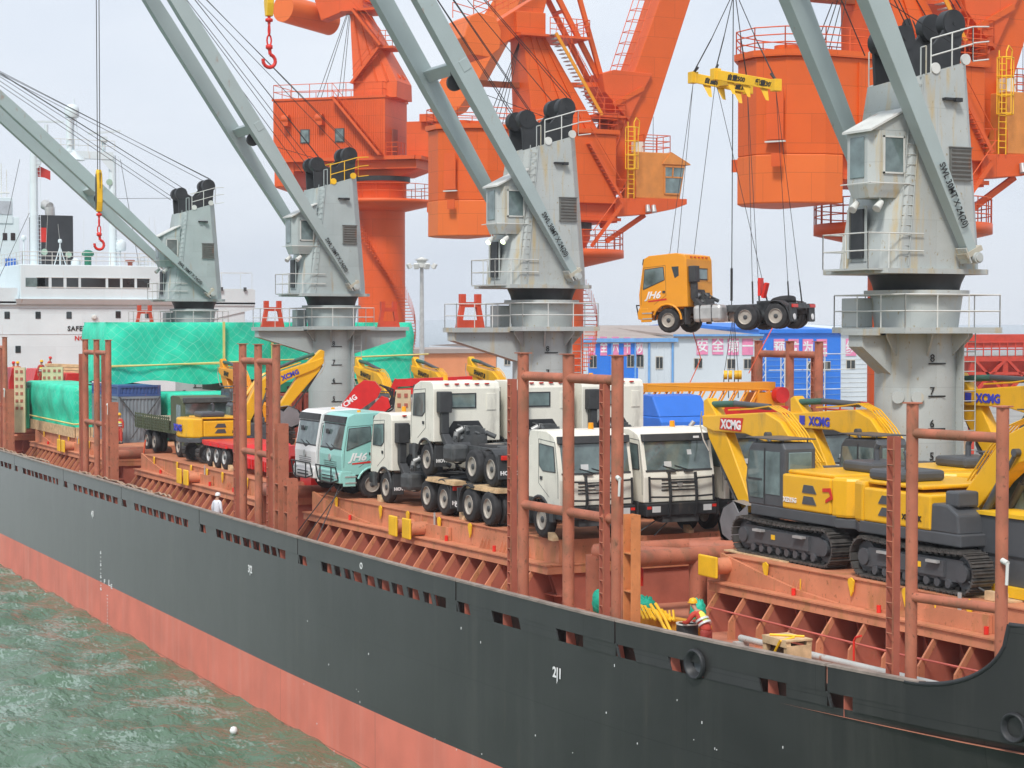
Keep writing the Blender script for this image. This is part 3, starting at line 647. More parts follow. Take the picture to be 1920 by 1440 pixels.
    # ---- jib: two boxed legs, cross beam
    e = R(elev); pv = Vector((0, .68, 16.75)); d = Vector((0, -cos(e), sin(e))); up = Vector((0, sin(e), cos(e)))
    L = 25.0; jib = None
    for sx_ in (1, -1):
        x = sx_ * 1.82; p = MB(Mx); a = pv + Vector((x, 0, 0)); secs = [(.25, .34, .34), (2.0, .44, .42), (9.5, .56, .74), (17, .56, .78), (24.3, .5, .5)]
        rings = []
        for (t_, wx, dp) in secs:
            c_ = a + d * t_; rings.append([tuple(c_ + Vector((i * wx / 2, 0, 0)) + up * (j * dp / 2)) for i, j in ((-1, -1), (1, -1), (1, 1), (-1, 1))])
        p.loft(rings); leg = p.build('jib_leg', m_jib, J, bevel=.02)
        p = MB(Mx); p.tube(a + Vector((-.3 * sx_, 0, 0)), a + Vector((.32 * sx_, 0, 0)), .17, n=16); p.tube(a + Vector((.32 * sx_, 0, 0)), a + Vector((.36 * sx_, 0, 0)), .12, n=16); p.bar(a + d * -.05 + up * -.26, a + d * .45 + up * -.26, .5, .05, up); p.build('pivot_pin', m_ped, J)
        p = MB(Mx); p.bar(a + d * .2 - up * .32, a + d * .2 + up * .32, .46, .16, tuple(d)); p.build('jib_collar', mat('collar_cream', (.45, .42, .34), .6, rust=.5), J)
        if sx_ > 0:
            txt('SWL 30MT X 24(20)', .31, tuple(a + d * 3.15 + Vector((.29, 0, -Z0)) - up * .10), tuple(-d), tuple(up), m_txtb, J, 'jib_lettering', ext=.004, sx=.80, bold=.006)
    p = MB(Mx); c_ = pv + d * 10.1 + up * .12; p.bar(c_ + Vector((-2.35, 0, 0)), c_ + Vector((2.12, 0, 0)), .5, .42, tuple(up)); p.build('cross_beam', m_jib, J, bevel=.02)
    p = MB(Mx); c2 = pv + d * 24 ; p.bar(c2 + Vector((-2.1, 0, 0)), c2 + Vector((2.1, 0, 0)), .6, .5, tuple(up)); p.build('jib_head', m_jib, J, bevel=.02)
    p = MB(Mx); c3 = c_ - up * .42 - d * .5; p.tube(c3 + Vector((1.15, 0, 0)), c3 + Vector((1.3, 0, 0)), .34, n=20); p.bar(c3 + Vector((1.1, 0, 0)), c_ + Vector((1.1, 0, 0)) + d * .3, .08, .25); p.build('guide_sheave', m_blk, J)
    tip = pv + d * 24.4
    for i, (sx_, yy, zz, off) in enumerate([(.72, -1.02, 23.85, .5), (.98, -1.05, 23.8, .4), (-.72, -1.02, 23.85, .5), (.72, .86, 24.46, .1), (.95, .9, 24.44, -.05), (-.72, .86, 24.46, .1), (-.95, -1.3, 23.1, .2), (.85, -1.42, 23.0, .2)]):
        p = MB(Mx); p.tube(Vector((sx_, yy, zz)), tip + up * off + Vector((sx_ * .6, 0, 0)), .019, n=5, cap=False); p.build('luffing_wire', m_wire, J)
    p = MB(Mx); hs = c3 + Vector((1.2, 0, 0)); p.tube(hs + up * .3, tip, .016, n=5); p.path([(.9, 1.0, 23.2), tuple(hs)], .015, 5); p.build('hoist_wire', m_wire, J)
    return J, Vector((xc, YC, 0)) + tip
TIPS = [deck_crane(xc, e, k)[1] for k, (xc, e) in enumerate(CR)]
# ---- hook blocks hanging from the jib heads
def hook(parent, z, mats_, s=1):
    h = MB(); h.path([(0, 0, z), (0, 0, z - .25 * s)], .05 * s, 8); h.lathe([(.02, z - .05), (.12 * s, z - .1), (.12 * s, z - .2), (.02, z - .25)], n=12)
    for i in range(2):
        zz = z - .25 * s - .32 * s * i; pts = [(.07 * s * cos(t_ * pi / 5) * (1 if i == 0 else 0), .07 * s * cos(t_ * pi / 5) * (0 if i == 0 else 1), zz - .17 * s + .17 * s * sin(t_ * pi / 5)) for t_ in range(11)]; h.path(pts, .028 * s, 6)
    z2 = z - .95 * s; h.lathe([(.02, z2 + .12), (.11 * s, z2 + .08), (.11 * s, z2 - .05), (.05 * s, z2 - .1)], n=12)
    pts = [(0, .02 + .0, z2 - .1)] + [(0, .2 * s * sin(a) , z2 - .42 * s + .2 * s * cos(a)) for a in [R(q_) for q_ in range(10, 290, 25)]]
    h.path(pts, .058 * s, 8); return h.build('hook', mats_, parent)
t1 = TIPS[1]; b0 = aty(175, 300, t1.y)
HB = thing('hook_block', 'yellow hook block with a red chain and hook, hanging over the white deckhouse', 'hook', (t1.x, t1.y, 20.6), 0, 'hook blocks hanging from the deck cranes')
k = MB(); k.lathe([(.05, -.0), (.22, .4), (.26, 1.2), (.2, 1.9), (.08, 2.35)], n=14) if False else None
k.prism([(-.12, 0), (-.24, .5), (-.26, 1.4), (-.16, 2.0), (0, 2.2), (.16, 2.0), (.26, 1.4), (.24, .5), (.12, 0)], 'y', -.14, .14); k.M = None; kb = k.build('block_cheek', m_ylw, HB, bevel=.03)
k = MB(); k.prism([(-.06, 0.1), (-.14, .5), (-.15, 1.4), (-.06, 1.95), (.06, 1.95), (.15, 1.4), (.14, .5), (.06, .1)], 'y', -.165, .165); k.build('block_groove', m_blk, HB)
for dx in (-.24, -.2, .2, .24):
    k = MB(); k.tube((dx * 1.1, 0, 1.2), (dx * 1.4, 0, t1.z - 20.6 - .2), .017, n=5); k.build('hoist_wire', m_wire, HB)
hook(HB, 0, m_hatred, 1.25)
t2 = TIPS[2]; HB2 = thing('hook_block', 'red hook hanging at the top edge left of the vermilion portal crane', 'hook', (t2.x, t2.y, 27.1), 0, 'hook blocks hanging from the deck cranes')
hook(HB2, 0, m_hatred, 1.3); k = MB(); k.prism([(-.12, 0), (-.24, .5), (-.26, 1.4), (0, 2.2), (.26, 1.4), (.24, .5), (.12, 0)], 'y', -.14, .14); k.build('block_cheek', m_ylw, HB2, bevel=.03)
for dx in (-.2, .2): k = MB(); k.tube((dx * 1.1, 0, 1.2), (dx * 1.4, 0, t2.z - 27.1), .017, n=5); k.build('hoist_wire', m_wire, HB2)
# ================================================================== CARGO STANCHIONS
def stanchion(xs3, ztop, hpos, label, r=.19, port=False, wb=True, ladders=(0, 2), off=.62, lean=()):
    pts = []
    for xx in xs3:
        y = ys(xx) + off
        if port: y = 75 - y
        pts.append(Vector((xx, y, 0)))
    S = thing('cargo_stanchion', label, 'stanchion', (pts[0].x, pts[0].y, DECK), 0, 'rusty red cargo posts along the deck edge')
    for i, p in enumerate(pts):
        b_ = MB(); b_.tube((p.x, p.y, DECK), (p.x, p.y, ztop), r, n=14); b_.obox((p.x, p.y, ztop + .01), (r * 2.3, r * 2.3, .03)); b_.box(p.x - .35, p.x + .35, p.y - .35, p.y + .35, DECK + .86, DECK + .93); b_.build('post', m_post, S, world=True)
        if i in ladders:
            b_ = MB(); x = p.x - .52; y = p.y - (.1 if not port else -.1); z1 = ztop - .75
            y0, y1 = sorted((y - .10, y + .10))
            b_.box(x - .12, x - .10, y0, y1, DECK, z1); b_.box(x + .10, x + .12, y0, y1, DECK, z1); b_.box(x - .10, x + .10, y1 - .03, y1, DECK, z1); b_.build('channel_post', m_coamd if not port else m_post, S, world=True)
            b_ = MB(); z = DECK + .6
            while z < z1 - .1: b_.tube((x + .17, y0, z), (x + .17, y1, z), .014, n=4) if False else b_.tube((x - .12, y0 + .01, z), (x + .12, y0 + .01, z), .016, n=4); z += .34
            b_.box(x + .12, x + .135, y0 - .02, y0 + .02, DECK, z1); b_.build('rungs', m_post, S, world=True)
    for i in range(len(pts) - 1):
        for z in hpos:
            b_ = MB(); b_.tube((pts[i].x, pts[i].y, z), (pts[i + 1].x, pts[i + 1].y, z), r * .82, n=12); b_.build('cross_beam', m_post, S, world=True)
    sk = MB(); p = pts[-1]; sk.tube((p.x + r, p.y - .1, ztop - 3.2), (p.x + .3, p.y - .1, ztop - 3.25), .06); sk.tube((p.x + .3, p.y - .1, ztop - 3.25), (p.x + .3, p.y - .12, ztop - 3.7), .035); sk.build('shackle', m_rail, S, world=True)
    return S
def xhull(px):                                            # x on the bulwark line for a picture column
    u = (px - 960) / F; d = Vector((RX * u - RY, RY * u + RX)); y = 24
    for _ in range(6): x_ = d.x / d.y * (y); y = ys(x_) + .62
    return x_
stanchion([xhull(981), xhull(1066), xhull(1158)], 13.9, (13.25, 9.55), 'three post stanchion frame beside the nearest white trucks, ladder on its outer posts', .165)
stanchion([xhull(1712), xhull(1882)], 13.0, (12.35, 8.75), 'two post stanchion frame nearest the bow, standing in front of the digger tracks', .135)
stanchion([xhull(455), xhull(484), xhull(518)], 13.95, (13.3, 9.7), 'three post stanchion frame in front of the red low trailer', .155)
stanchion([xhull(160), xhull(181), xhull(203)], 13.95, (13.3, 9.7), 'three post stanchion frame at the corner of the small green tarpaulin load', .155)
stanchion([xhull(-20), xhull(-8), xhull(9)], 13.95, (13.3, 9.7), 'stanchion frame at the left edge of the picture', .155)
sp_ = [aty(px, 640, 51.6).x for px in (1446, 1505, 1560)]
stanchion(sp_, 13.95, (13.35, 9.7), 'far side stanchion frame in front of the blue shed wall', .2, port=True)
# single I-beam stands beside the frames
def lone(px, ztop, label, wd=.42, dy=.4, m=m_post):
    x = xhull(px); y = ys(x) + dy; S = thing('channel_stand', label, 'stanchion', (x, y, DECK), 0, 'short channel stands beside the stanchion frames')
    b_ = MB(); b_.box(-.03 - .2, -.2, -wd / 2, wd / 2, 0, ztop - DECK); b_.box(.17, .2, -wd / 2, wd / 2, 0, ztop - DECK); b_.box(-.2, .17, wd / 2 - .04, wd / 2, 0, ztop - DECK); b_.build('channel_post', m, S)
    b_ = MB(); b_.box(-.17, .17, wd / 2 - .08, wd / 2 - .05, .5, .58); 
    for z in (.8, 1.8, 2.8): b_.box(-.2, .17, -wd / 2, wd / 2 - .04, z, z + .03)
    b_.build('stiffener', m, S)
    b_ = MB(); b_.tube((-.35, -.1, .3), (-.33, -.1, ztop - DECK - .3), .035); b_.build('guide_rod', m_post, S)
    return S
lone(1186, 9.75, 'orange brown channel stand beside the white truck bull bar', .28, dy=.62, m=mat('rust_orange', (.60, .22, .08), .65, rust=.6, var=.25))
lone(533, 11.0, 'short channel stand beside the white and mint truck cabs', dy=.5)
lone(550, 9.0, 'lowest channel stand at the foot of the white truck cab', dy=.5)
lone(216, 10.9, 'short channel stand beside the grey container', dy=.5)
lone(22, 10.8, 'short channel stand by the beige ramp at the left edge', dy=.5)
# cross deck pipe frames between hatches (mast-house guard of thick tubes)
def pipe_frame(x, label, yA=28.3, full=True):
    P_ = thing('pipe_frame', label, 'pipe frame', (x, yA, DECK), 0, 'thick red pipe frames between the hatches')
    L = 6.6 if full else 2.3
    for i, xx in enumerate((x - .2, x - 2.2)):
        b_ = MB(); b_.tube((xx, yA + (.2 if i else 0), 7.98), (xx, yA + L, 7.98), .25, n=16); b_.build('cross_pipe', m_post, P_, world=True)
    b_ = MB(); b_.tube((x - 2.2, yA + .2, 7.98), (x - .2, yA + 1.9 if full else yA, 7.98), .25, n=16); b_.build('diagonal_pipe', m_post, P_, world=True)
    b_ = MB(); b_.tube((x - 2.2, yA + 3.4, 7.97), (x - .2, yA + 5.6 if full else yA + 2, 7.97), .24, n=16); b_.build('diagonal_pipe', m_post, P_, world=True)
    for (xx, yy) in ((x - 2.2, yA + .2), (x - .2, yA + 2.55), (x - .2, yA + 5.2), (x - 2.2, yA + 4.2)):
        b_ = MB(); b_.tube((xx, yy, DECK), (xx, yy, 7.9), .27, n=14); b_.build('pipe_leg', m_post, P_, world=True)
    return P_
pipe_frame(-47.7, 'thick red pipe frame behind the man in the yellow vest', yA=27.0)
pipe_frame(-73.0, 'thick red pipe frame below the mint truck cab', yA=25.3, full=False)
pipe_frame(-98.2, 'thick red pipe frame left of the green truck load bed', yA=25.3, full=False)
pipe_frame(-123.9, 'thick red pipe frame aft of the small green tarpaulin load', yA=25.3, full=False)
# ================================================================== DECKHOUSE (part of the ship)
XF = -152.0
d = MB(); d.box(XF - 14, XF, 25.0, 50.0, DECK, 16.3); dh = d.build('deckhouse', m_white, SX, world=True, bevel=.05)
d = MB(); d.box(XF - 10, XF + .35, 31.6, 43.6, 16.5, 19.45); brg = d.build('bridge', m_white, SX, world=True, bevel=.06)
d = MB(); d.loft([[(XF + .3, 31.3, 16.35), (XF + .3, 43.9, 16.35), (XF - 8, 43.9, 16.35), (XF - 8, 31.3, 16.35)], [(XF + .55, 31.2, 16.75), (XF + .55, 44.0, 16.75), (XF - 8, 44.0, 16.75), (XF - 8, 31.2, 16.75)]]); d.box(XF - 5, XF + .2, 24.2, 50.8, 16.3, 16.55); d.build('bridge_deck', m_white, SX, world=True)
for q_ in ([(43.9, 16.4), (50.8, 16.4), (50.8, 17.6), (43.9, 17.6)], [(31.4, 16.4), (24.2, 16.4), (24.2, 17.6), (31.4, 17.6)]):
    d = MB(); d.prism(q_, 'x', XF + .1, XF + .2); d.build('bridge_wing', m_white, SX, world=True)
for q_ in ([(46.4, 16.3), (50.8, 16.3), (50.8, 16.0), (47.2, 15.2), (46.4, 14.9)], [(28.6, 16.3), (24.2, 16.3), (24.2, 16.0), (27.8, 15.2), (28.6, 14.9)]):
    d = MB(); d.prism(q_, 'x', XF - .4, XF + .1); d.build('wing_bracket', m_white, SX, world=True)
for a, b_ in ((71, 92), (98, 120), (126, 148), (153, 199), (204, 226), (231, 253), (258, 281)):
    p0 = atx(a, 520, XF + .4); p1 = atx(b_, 538, XF + .4)
    k = MB(); k.box(XF + .3, XF + .37, p0.y, p1.y, 17.7, 18.42); k.build('bridge_window', m_glass, brg, world=True)
    k = MB(); k.box(XF + .34, XF + .40, p0.y - .06, p1.y + .06, 17.64, 17.7); k.box(XF + .34, XF + .40, p0.y - .06, p1.y + .06, 18.42, 18.47); k.build('window_frame', m_rail, brg, world=True)
k = MB(); k.box(XF + .3, XF + .37, 32.0, 33.5, 17.7, 18.4); k.build('bridge_window', m_cglass, brg, world=True)
for px, py in ((14, 591), (72, 591), (130, 591), (222, 590), (277, 590), (34, 655)):
    p = atx(px, py, XF + .02); k = MB(); k.box(XF - .02, XF + .05, p.y - .21, p.y + .21, p.z - .28, p.z + .28); k.build('porthole_window', m_glass, dh, world=True, bevel=.05)
k = MB(); p = atx(177, 595, XF); k.lathe([(.22, 0), (.22, .1), (.1, .14)], c=(XF, p.y, p.z), ax='x', n=16); k.build('vent_head', m_rail, dh, world=True)
k = MB()
for z in (13.95, 10.7): k.box(XF, XF + .025, 25.0, 50.0, z, z + .05)
k.box(XF, XF + .02, 25, 50, 16.0, 16.04); k.build('wall_seam', mat('seam', (.5, .51, .52), .6), dh, world=True)
def fronttext(s_, px, py, size, m, sx=1.0):
    p = atx(px, py, XF + .04); txt(s_, size, tuple(p), (0, 1, 0), (0, 0, 1), m, SX, 'wall_lettering', ext=.006, world=True, sx=sx, bold=.015, space=1.12)
fronttext('SAFETY + FIRST', 127, 620, .52, m_txtb); fronttext('NO SMOKING', 140, 638, .50, m_txtred)
k = MB(); k.rail([(XF + .2, 31.8, 19.45), (XF + .2, 43.4, 19.45), (XF - 9, 43.4, 19.45)], 1.0, .03, 1.2, mids=(.35, .68)); k.rail([(XF + .2, 31.8, 19.45), (XF - 9, 31.8, 19.45)], 1.0, .03, 1.2, mids=(.35, .68))
k.rail([(XF + .1, 43.9, 17.6), (XF + .1, 50.7, 17.6)], .05, .02, 9); k.build('roof_railing', m_rail, brg, world=True)
# awning frame on the starboard... far wing
k = MB(); q0 = [(XF, 48.0, 17.6), (XF, 50.6, 17.6), (XF - 3, 50.6, 17.6), (XF - 3, 48, 17.6)]
for a in q0: k.tube(a, (a[0], a[1], 19.0), .02, n=4)
k.path([(a[0], a[1], 19.0) for a in q0 + q0[:1]], .02, 4); k.build('awning_frame', m_rail, brg, world=True)
# gantry mast with radars
XM = XF - 2.5
def mx_(px, py, x=XM): return atx(px, py, x)
mast = MB(); pl, pr_ = mx_(66, 500).y, mx_(213, 500).y; zt = mx_(140, 290).z
for y in (pl, pr_): mast.lathe([(.36, 19.3), (.30, zt)], c=(XM, y, 0), n=12) ; mast.ladder((XM + .4, y + .25, 19.4), (XM + .35, y + .25, zt), (0, 1, 0), .35)
mast.box(XM - .35, XM + .35, pl, pr_, zt - .35, zt + .25); mast.add([(XM + .3, pl, zt - .3), (XM + .3, pl + 1.1, zt - .3), (XM + .3, pl, zt - 1.5)], [(0, 1, 2)]); mast.add([(XM + .3, pr_, zt - .3), (XM + .3, pr_ - 1.1, zt - .3), (XM + .3, pr_, zt - 1.5)], [(0, 2, 1)])
ym = (pl + pr_) / 2; mast.lathe([(1.0, zt - .5), (.3, zt + .3)], c=(XM, ym, 0), n=6); mast.tube((XM, ym - .3, zt), (XM, ym - .3, mx_(138, 225).z), .28, n=10); mast.tube((XM, ym, zt), (XM, ym + .1, mx_(146, 187).z), .05, n=6)
for q_ in (-.2, .5): mast.tube((XM, ym + q_, zt), (XM, ym + .15, zt + 3.8), .03, n=4)
for i in range(8): mast.tube((XM, ym - .05 - .02 * i, zt + .4 * i), (XM, ym + .42 - .03 * i, zt + .4 * i), .02, n=4)
mast.build('mast', m_white, brg, world=True)
def dome(px, py, r_, x=XM, name='radome'):
    p = mx_(px, py, x); k = MB(); k.lathe([(r_ * .9, -r_ * .9), (r_, -.5 * r_), (r_, .2 * r_), (r_ * .9, .55 * r_), (r_ * .6, .85 * r_), (.02, r_)], c=tuple(p), n=20); k.build(name, m_white, brg, world=True); return p
p = dome(138, 210, .58); p = dome(226, 460, .52); k = MB(); k.tube(p, (p.x, p.y, 19.4), .09); k.build('dome_stand', m_white, brg, world=True)
p = dome(114, 452, .16); k = MB(); k.tube(p, (p.x, p.y, 19.4), .06); k.tube((p.x, p.y, 21), (p.x, p.y - .5, 19.4), .04); k.tube((p.x, p.y, 21), (p.x, p.y + .5, 19.4), .04); k.build('dome_stand', m_white, brg, world=True); dome(143, 493, .38)
p = dome(46, 446, .2); k = MB(); k.tube(p, (p.x, p.y, 19.4), .07); k.build('dome_stand', m_white, brg, world=True)
for (a, b_, yb, x2) in ((62, 122, 230, 90), (168, 228, 252, 197)):
    p0 = mx_(a, yb); p1 = mx_(b_, yb if a < 100 else 247); k = MB(); k.bar(p0, p1, .25, .16); k.build('radar_scanner', m_white, brg, world=True)
    pm = mx_(x2, 262); k = MB(); k.tube((XM, pm.y, zt), (XM, pm.y, mx_(a, yb + 4).z), .16); k.obox((XM, pm.y, mx_(a, 262).z), (.5, .5, .5)); k.build('radar_pedestal', m_white, brg, world=True)
k = MB(); k.rail([(XM + .3, mx_(90, 290).y, zt + .25), (XM + .3, mx_(216, 290).y, zt + .25)], .9, .025, 1); k.build('mast_railing', m_rail, brg, world=True)
k = MB(); 
for (px, py) in ((205, 343), (83, 473), (128, 478)): p = mx_(px, py); k.lathe([(.05, -.1), (.1, .1), (.26, .35)], c=tuple(p), ax='x', n=14); k.cut()
k.buildeach('loudhailer', mat('hail_green', (.35, .5, .4), .5), brg, world=True)
k = MB(); p = mx_(166, 492); k.lathe([(.28, 19.4), (.28, 20.2), (.5, 20.35), (.5, 20.55), (.2, 20.75)], c=(p.x, p.y, 0), n=16); k.build('vent_cowl', mat('vent_green', (.02, .2, .12), .5), brg, world=True)
k = MB(); p = mx_(245, 496); k.lathe([(.2, 19.4), (.2, 19.8), (.4, 19.85), (.4, 20.0)], c=(p.x, p.y, 0), n=12); k.build('vent_cowl', m_coamd, brg, world=True)
k = MB(); p0 = mx_(72, 310); k.add([p0, mx_(97, 322), mx_(97, 339), mx_(86, 334), mx_(71, 332)], [(0, 1, 2, 3, 4)]); k.build('flag', mat('flag_red', (.55, .05, .04), .7), brg, world=True)
k = MB(); k.box(XF + .2, XF + .4, 47.6, 48.0, 17.5, 17.8); k.box(XF + .2, XF + .4, 49.8, 50.0, 17.5, 17.8); k.build('wing_lamp', m_chas, brg, world=True)
for i, px in enumerate((45, 78, 110, 150, 185, 268, 290)): 
    k = MB(); p = mx_(px, 400); k.tube((XM + 1.5, p.y, 19.4), (XM + 1.5 , p.y + random.uniform(-.4, .4), 24 + random.uniform(-1.5, 3)), .012, n=4); k.build('whip_aerial', m_rail, brg, world=True)
for a in ((40, 300, 0, 480), (228, 300, 262, 500), (57, 400, 0, 520)):
    k = MB(); k.tube(mx_(a[0], a[1]), mx_(a[2], a[3]), .02, n=4); k.build('stay_wire', m_wire, brg, world=True)
# funnel
xq = XF - 9; f0 = atx(76, 470, xq); f1 = atx(139, 470, xq)
k = MB(); k.box(xq - 4, xq, f0.y, f1.y, 16.3, atx(100, 404, xq).z); fn = k.build('funnel', mat('funnel_black', (.03, .032, .036), .5, var=.2), SX, world=True, bevel=.06)
k = MB(); k.box(xq - .02, xq + .03, f0.y + .03, f0.y + .55, 21.6, 22.8); k.build('funnel_mark', m_txtred, fn, world=True)
k = MB(); pe = atx(96, 400, xq - 1); k.tube((pe.x, pe.y, pe.z - .4), (pe.x, pe.y - .05, pe.z + .5), .42, n=16); k.tube((pe.x, pe.y - .05, pe.z + .5), (pe.x - .6, pe.y - .35, pe.z + .75), .42, n=16); k.build('exhaust_pipe', m_alu, fn, world=True)
# another white ship beyond, at the left edge
XO = -215.0
O = thing('moored_ship', 'white superstructure of another ship at the left edge, with a blue board', 'ship', (XO, atx(20, 600, XO).y, 0))
k = MB(); a, b_ = atx(-60, 450, XO).y, atx(38, 450, XO).y; k.box(XO - 12, XO, a, b_, 0, atx(20, 407, XO).z); ob = k.build('superstructure', m_white, O, world=True, bevel=.05)
k = MB(); k.box(XO - 8, XO + .1, a, atx(26, 400, XO).y, atx(20, 420, XO).z, atx(20, 371, XO).z); k.build('wheelhouse', m_white, O, world=True, bevel=.05)
k = MB(); k.box(XO + .1, XO + .16, atx(0, 400, XO).y, atx(24, 400, XO).y, atx(20, 403, XO).z, atx(20, 378, XO).z); k.build('window_band', mat('pale_glass', (.45, .48, .52), .3), O, world=True)
for px, py in ((11, 444), (26, 444)): k = MB(); p = atx(px, py, XO + .02); k.box(XO, XO + .06, p.y - .24, p.y + .24, p.z - .4, p.z + .4); k.build('window', m_glass, ob, world=True)
k = MB(); p0 = atx(12, 506, XO + .3); p1 = atx(32, 485, XO + .3); k.box(XO + .1, XO + .3, p0.y, p1.y, p0.z, p1.z); k.build('blue_board', m_blue, O, world=True)
k = MB(); p0 = atx(0, 541, XO + 1); k.box(XO, XO + 1.2, a, b_ + .3, p0.z, atx(20, 528, XO).z); k.build('wing_deck', m_white, O, world=True)
for px in (2, 12, 22): k = MB(); p = atx(px, 360, XO); k.tube((XO - 2, p.y, p.z - 2), (XO - 2, p.y, p.z + random.uniform(1, 5)), .05, n=5); k.tube((XO - 2, p.y - .3, p.z), (XO - 2, p.y + .3, p.z), .1, n=5); k.build('aerial', m_rail, O, world=True)
# ================================================================== PORTAL CRANES ON THE QUAY
PY = 58.5
def PZ(px): return PY / (RY * (px - 960) / F + RX)
def portal(px, mats_, label, hx, beta=90, group='orange portal cranes on the quay behind the ship'):
    m1, m2 = mats_; Z = PZ(px); c = atd(px, HOR, Z)
    P_ = thing('portal_crane', label, 'crane', (c.x, c.y, 4.2), 0, group)
    return P_, c
def portal_main(px, label):
    """local frame: a towards the jib (+y), w across (+x faces the bow), z absolute"""
    P_, c = portal(px, (m_orange, m_orange2), label, 0); Mx = Matrix(((0, 1, 0, 0), (1, 0, 0, 0), (0, 0, 1, -4.2), (0, 0, 0, 1)))
    # Mx maps (a, w, z) -> (w, a, z)
    def B(): return MB(Mx)
    b = B(); b.lathe([(1.65, 4.2), (1.65, 19.2)], n=36); col = b.build('column', m_orangered, P_)
    b = B()                                               # spiral stair round the column
    for i in range(58):
        a = R(200 - i * 4.6); z = 5 + i * .25; b.obox((2.15 * cos(a), 2.15 * sin(a), z), (.85, .3, .05), rz=a)
        b.tube((2.55 * cos(a), 2.55 * sin(a), z), (2.55 * cos(a), 2.55 * sin(a), z + 1), .02, n=4)
    b.build('spiral_stair', m_orangered, col)
    b = B(); b.lathe([(1.7, 18.5), (4.3, 19.1), (4.3, 19.6), (1.7, 19.6)], n=36); ring = b.build('ring_platform', m_orangered, P_)
    b = B(); pts = [(4.25 * cos(R(t)), 4.25 * sin(R(t)), 19.6) for t in range(0, 360, 12)]; b.rail(pts, 1.2, .03, .9, mids=(.33, .66), close=True); b.build('ring_railing', m_orangered, ring)
    b = B(); b.lathe([(1.7, 19.6), (2.1, 20.4), (2.1, 21.0)], n=32); b.build('bearing_neck', m_orangered, P_)
    b = B(); b.lathe([(2.2, 20.9), (2.2, 21.4)], n=32); b.build('bearing', m_blk, P_)
    # slewing deck and machinery house with chamfered rear
    W = 2.6
    def plan(a0, a1, ch, w_=W): return [(a1, -w_), (a1, w_), (a0 + ch, w_), (a0 + ch * .35, w_ * .72), (a0, w_ * .3), (a0, -w_ * .3), (a0 + ch * .35, -w_ * .72), (a0 + ch, -w_)]
    b = B(); b.prism(plan(-9.0, 2.9, 2.6), 'z', 22.6, 27.1); house = b.build('machinery_house', m_orange, P_, bevel=.05)
    b = B(); b.prism(plan(-9.2, 3.1, 2.7, W + .15), 'z', 27.1, 27.4); b.build('house_roof', m_orange, house)
    b = B(); b.prism(plan(-9.02, -5.4, 2.6), 'z', 20.35, 22.6); b.build('counterweight_box', m_orange2, P_, bevel=.05)
    b = B(); b.box(-5.4, 3.2, -2.2, 2.2, 21.4, 22.6); b.box(-5.4, 3.4, 2.2, 2.35, 21.5, 21.7); b.build('slewing_deck', m_orangered, P_)
    b = B(); b.box(-4.6, -4.5, W, W + .12, 22.0, 26.9); b.build('downpipe', m_orange, house)
    b = B(); b.prism([(a, z) for a, z in ((-.1, 0), (.1, 0), (.1, .1), (-.1, .1))], 'y', 0, .01)
    for (a, w_) in ((-8.55, 1.85), (-8.3, -1.9)): b.obox((a - .1, w_ + .1, 22.3), (.5, .08, .6), rz=R(55))
    b.build('lifting_eye', m_orangered, house)
    b = B(); b.obox((-8.62, 1.75, 24.4), (.85, .06, 2.3), rz=R(58)); b.build('side_door', m_orangered, house)
    b = B(); b.obox((-8.62, 1.78, 23.15), (1.0, .14, .07), rz=R(58)); b.build('door_sill', m_rail, house)
    b = B(); b.box(-3.0, -1.9, W, W + .06, 23.9, 25.7); b.build('window_frame', m_rail, house)
    b = B(); b.box(-2.85, -2.05, W + .05, W + .08, 24.05, 25.55); b.build('house_window', m_glass, house)
    b = B(); b.box(-7.0, -5.8, -1, .4, 27.4, 27.8); b.lathe([(.6, 27.4), (.6, 27.65)], c=(-7.6, 1.2, 0), n=16); b.build('roof_hatch', m_orange, house)
    b = B(); rpts = [(a, w_, 27.4) for a, w_ in plan(-9.1, 3.0, 2.7, W)]; b.rail(rpts, 1.05, .03, 1.4, mids=(.33, .66), close=True); b.build('roof_railing', m_orangered, house)
    # tower
    def quad(a0, a1, w_, z): return [(a0, -w_, z), (a1, -w_, z), (a1, w_, z), (a0, w_, z)]
    b = B(); b.loft([quad(-2.6, 2.2, 1.5, 27.4), quad(-3.1, -1.6, .95, 33.6)]); tw = b.build('tower', m_orange, P_, bevel=.04)
    b = B()
    for f_ in (.3, .55, .8):
        a0 = -2.6 + 4.8 * f_; a1 = -3.1 + 1.5 * f_; b.add([(a0, 1.5, 27.4), (a0 + .08, 1.5, 27.4), (a1 + .05, .95, 33.6), (a1, .95, 33.6), (a0, 1.62, 27.4), (a0 + .08, 1.62, 27.4), (a1 + .05, 1.05, 33.6), (a1, 1.05, 33.6)], [(4, 5, 6, 7), (0, 4, 7, 3), (1, 2, 6, 5)])
    b.build('tower_stiffener', m_orange, tw)
    b = B(); b.tube((-.75, 1.3, 29.0), (-.75, 1.43, 29.0), .38, n=24); b.build('porthole', m_blk, tw)
    b = B(); b.box(-3.6, -1.5, -1.1, 1.1, 33.5, 34.9); hd = b.build('tower_head', m_orange, P_, bevel=.05)
    b = B(); b.box(-3.6, 1.5, -1.7, 1.7, 33.3, 33.45); b.rail([(-1.5, 1.7, 33.45), (1.4, 1.7, 33.45), (1.4, -1.7, 33.45)], 1.1, .03, .9, mids=(.33, .66)); b.build('head_platform', m_orangered, hd)
    b = B(); b.box(1.6, 4.0, -1.2, 1.9, 28.3, 28.45); b.rail([(1.6, 1.9, 28.45), (4.0, 1.9, 28.45), (4.0, -1, 28.45)], 1.1, .03, .9, mids=(.33, .66)); b.build('mid_platform', m_orangered, tw)
    b = B()                                               # yellow stair on the tower flank
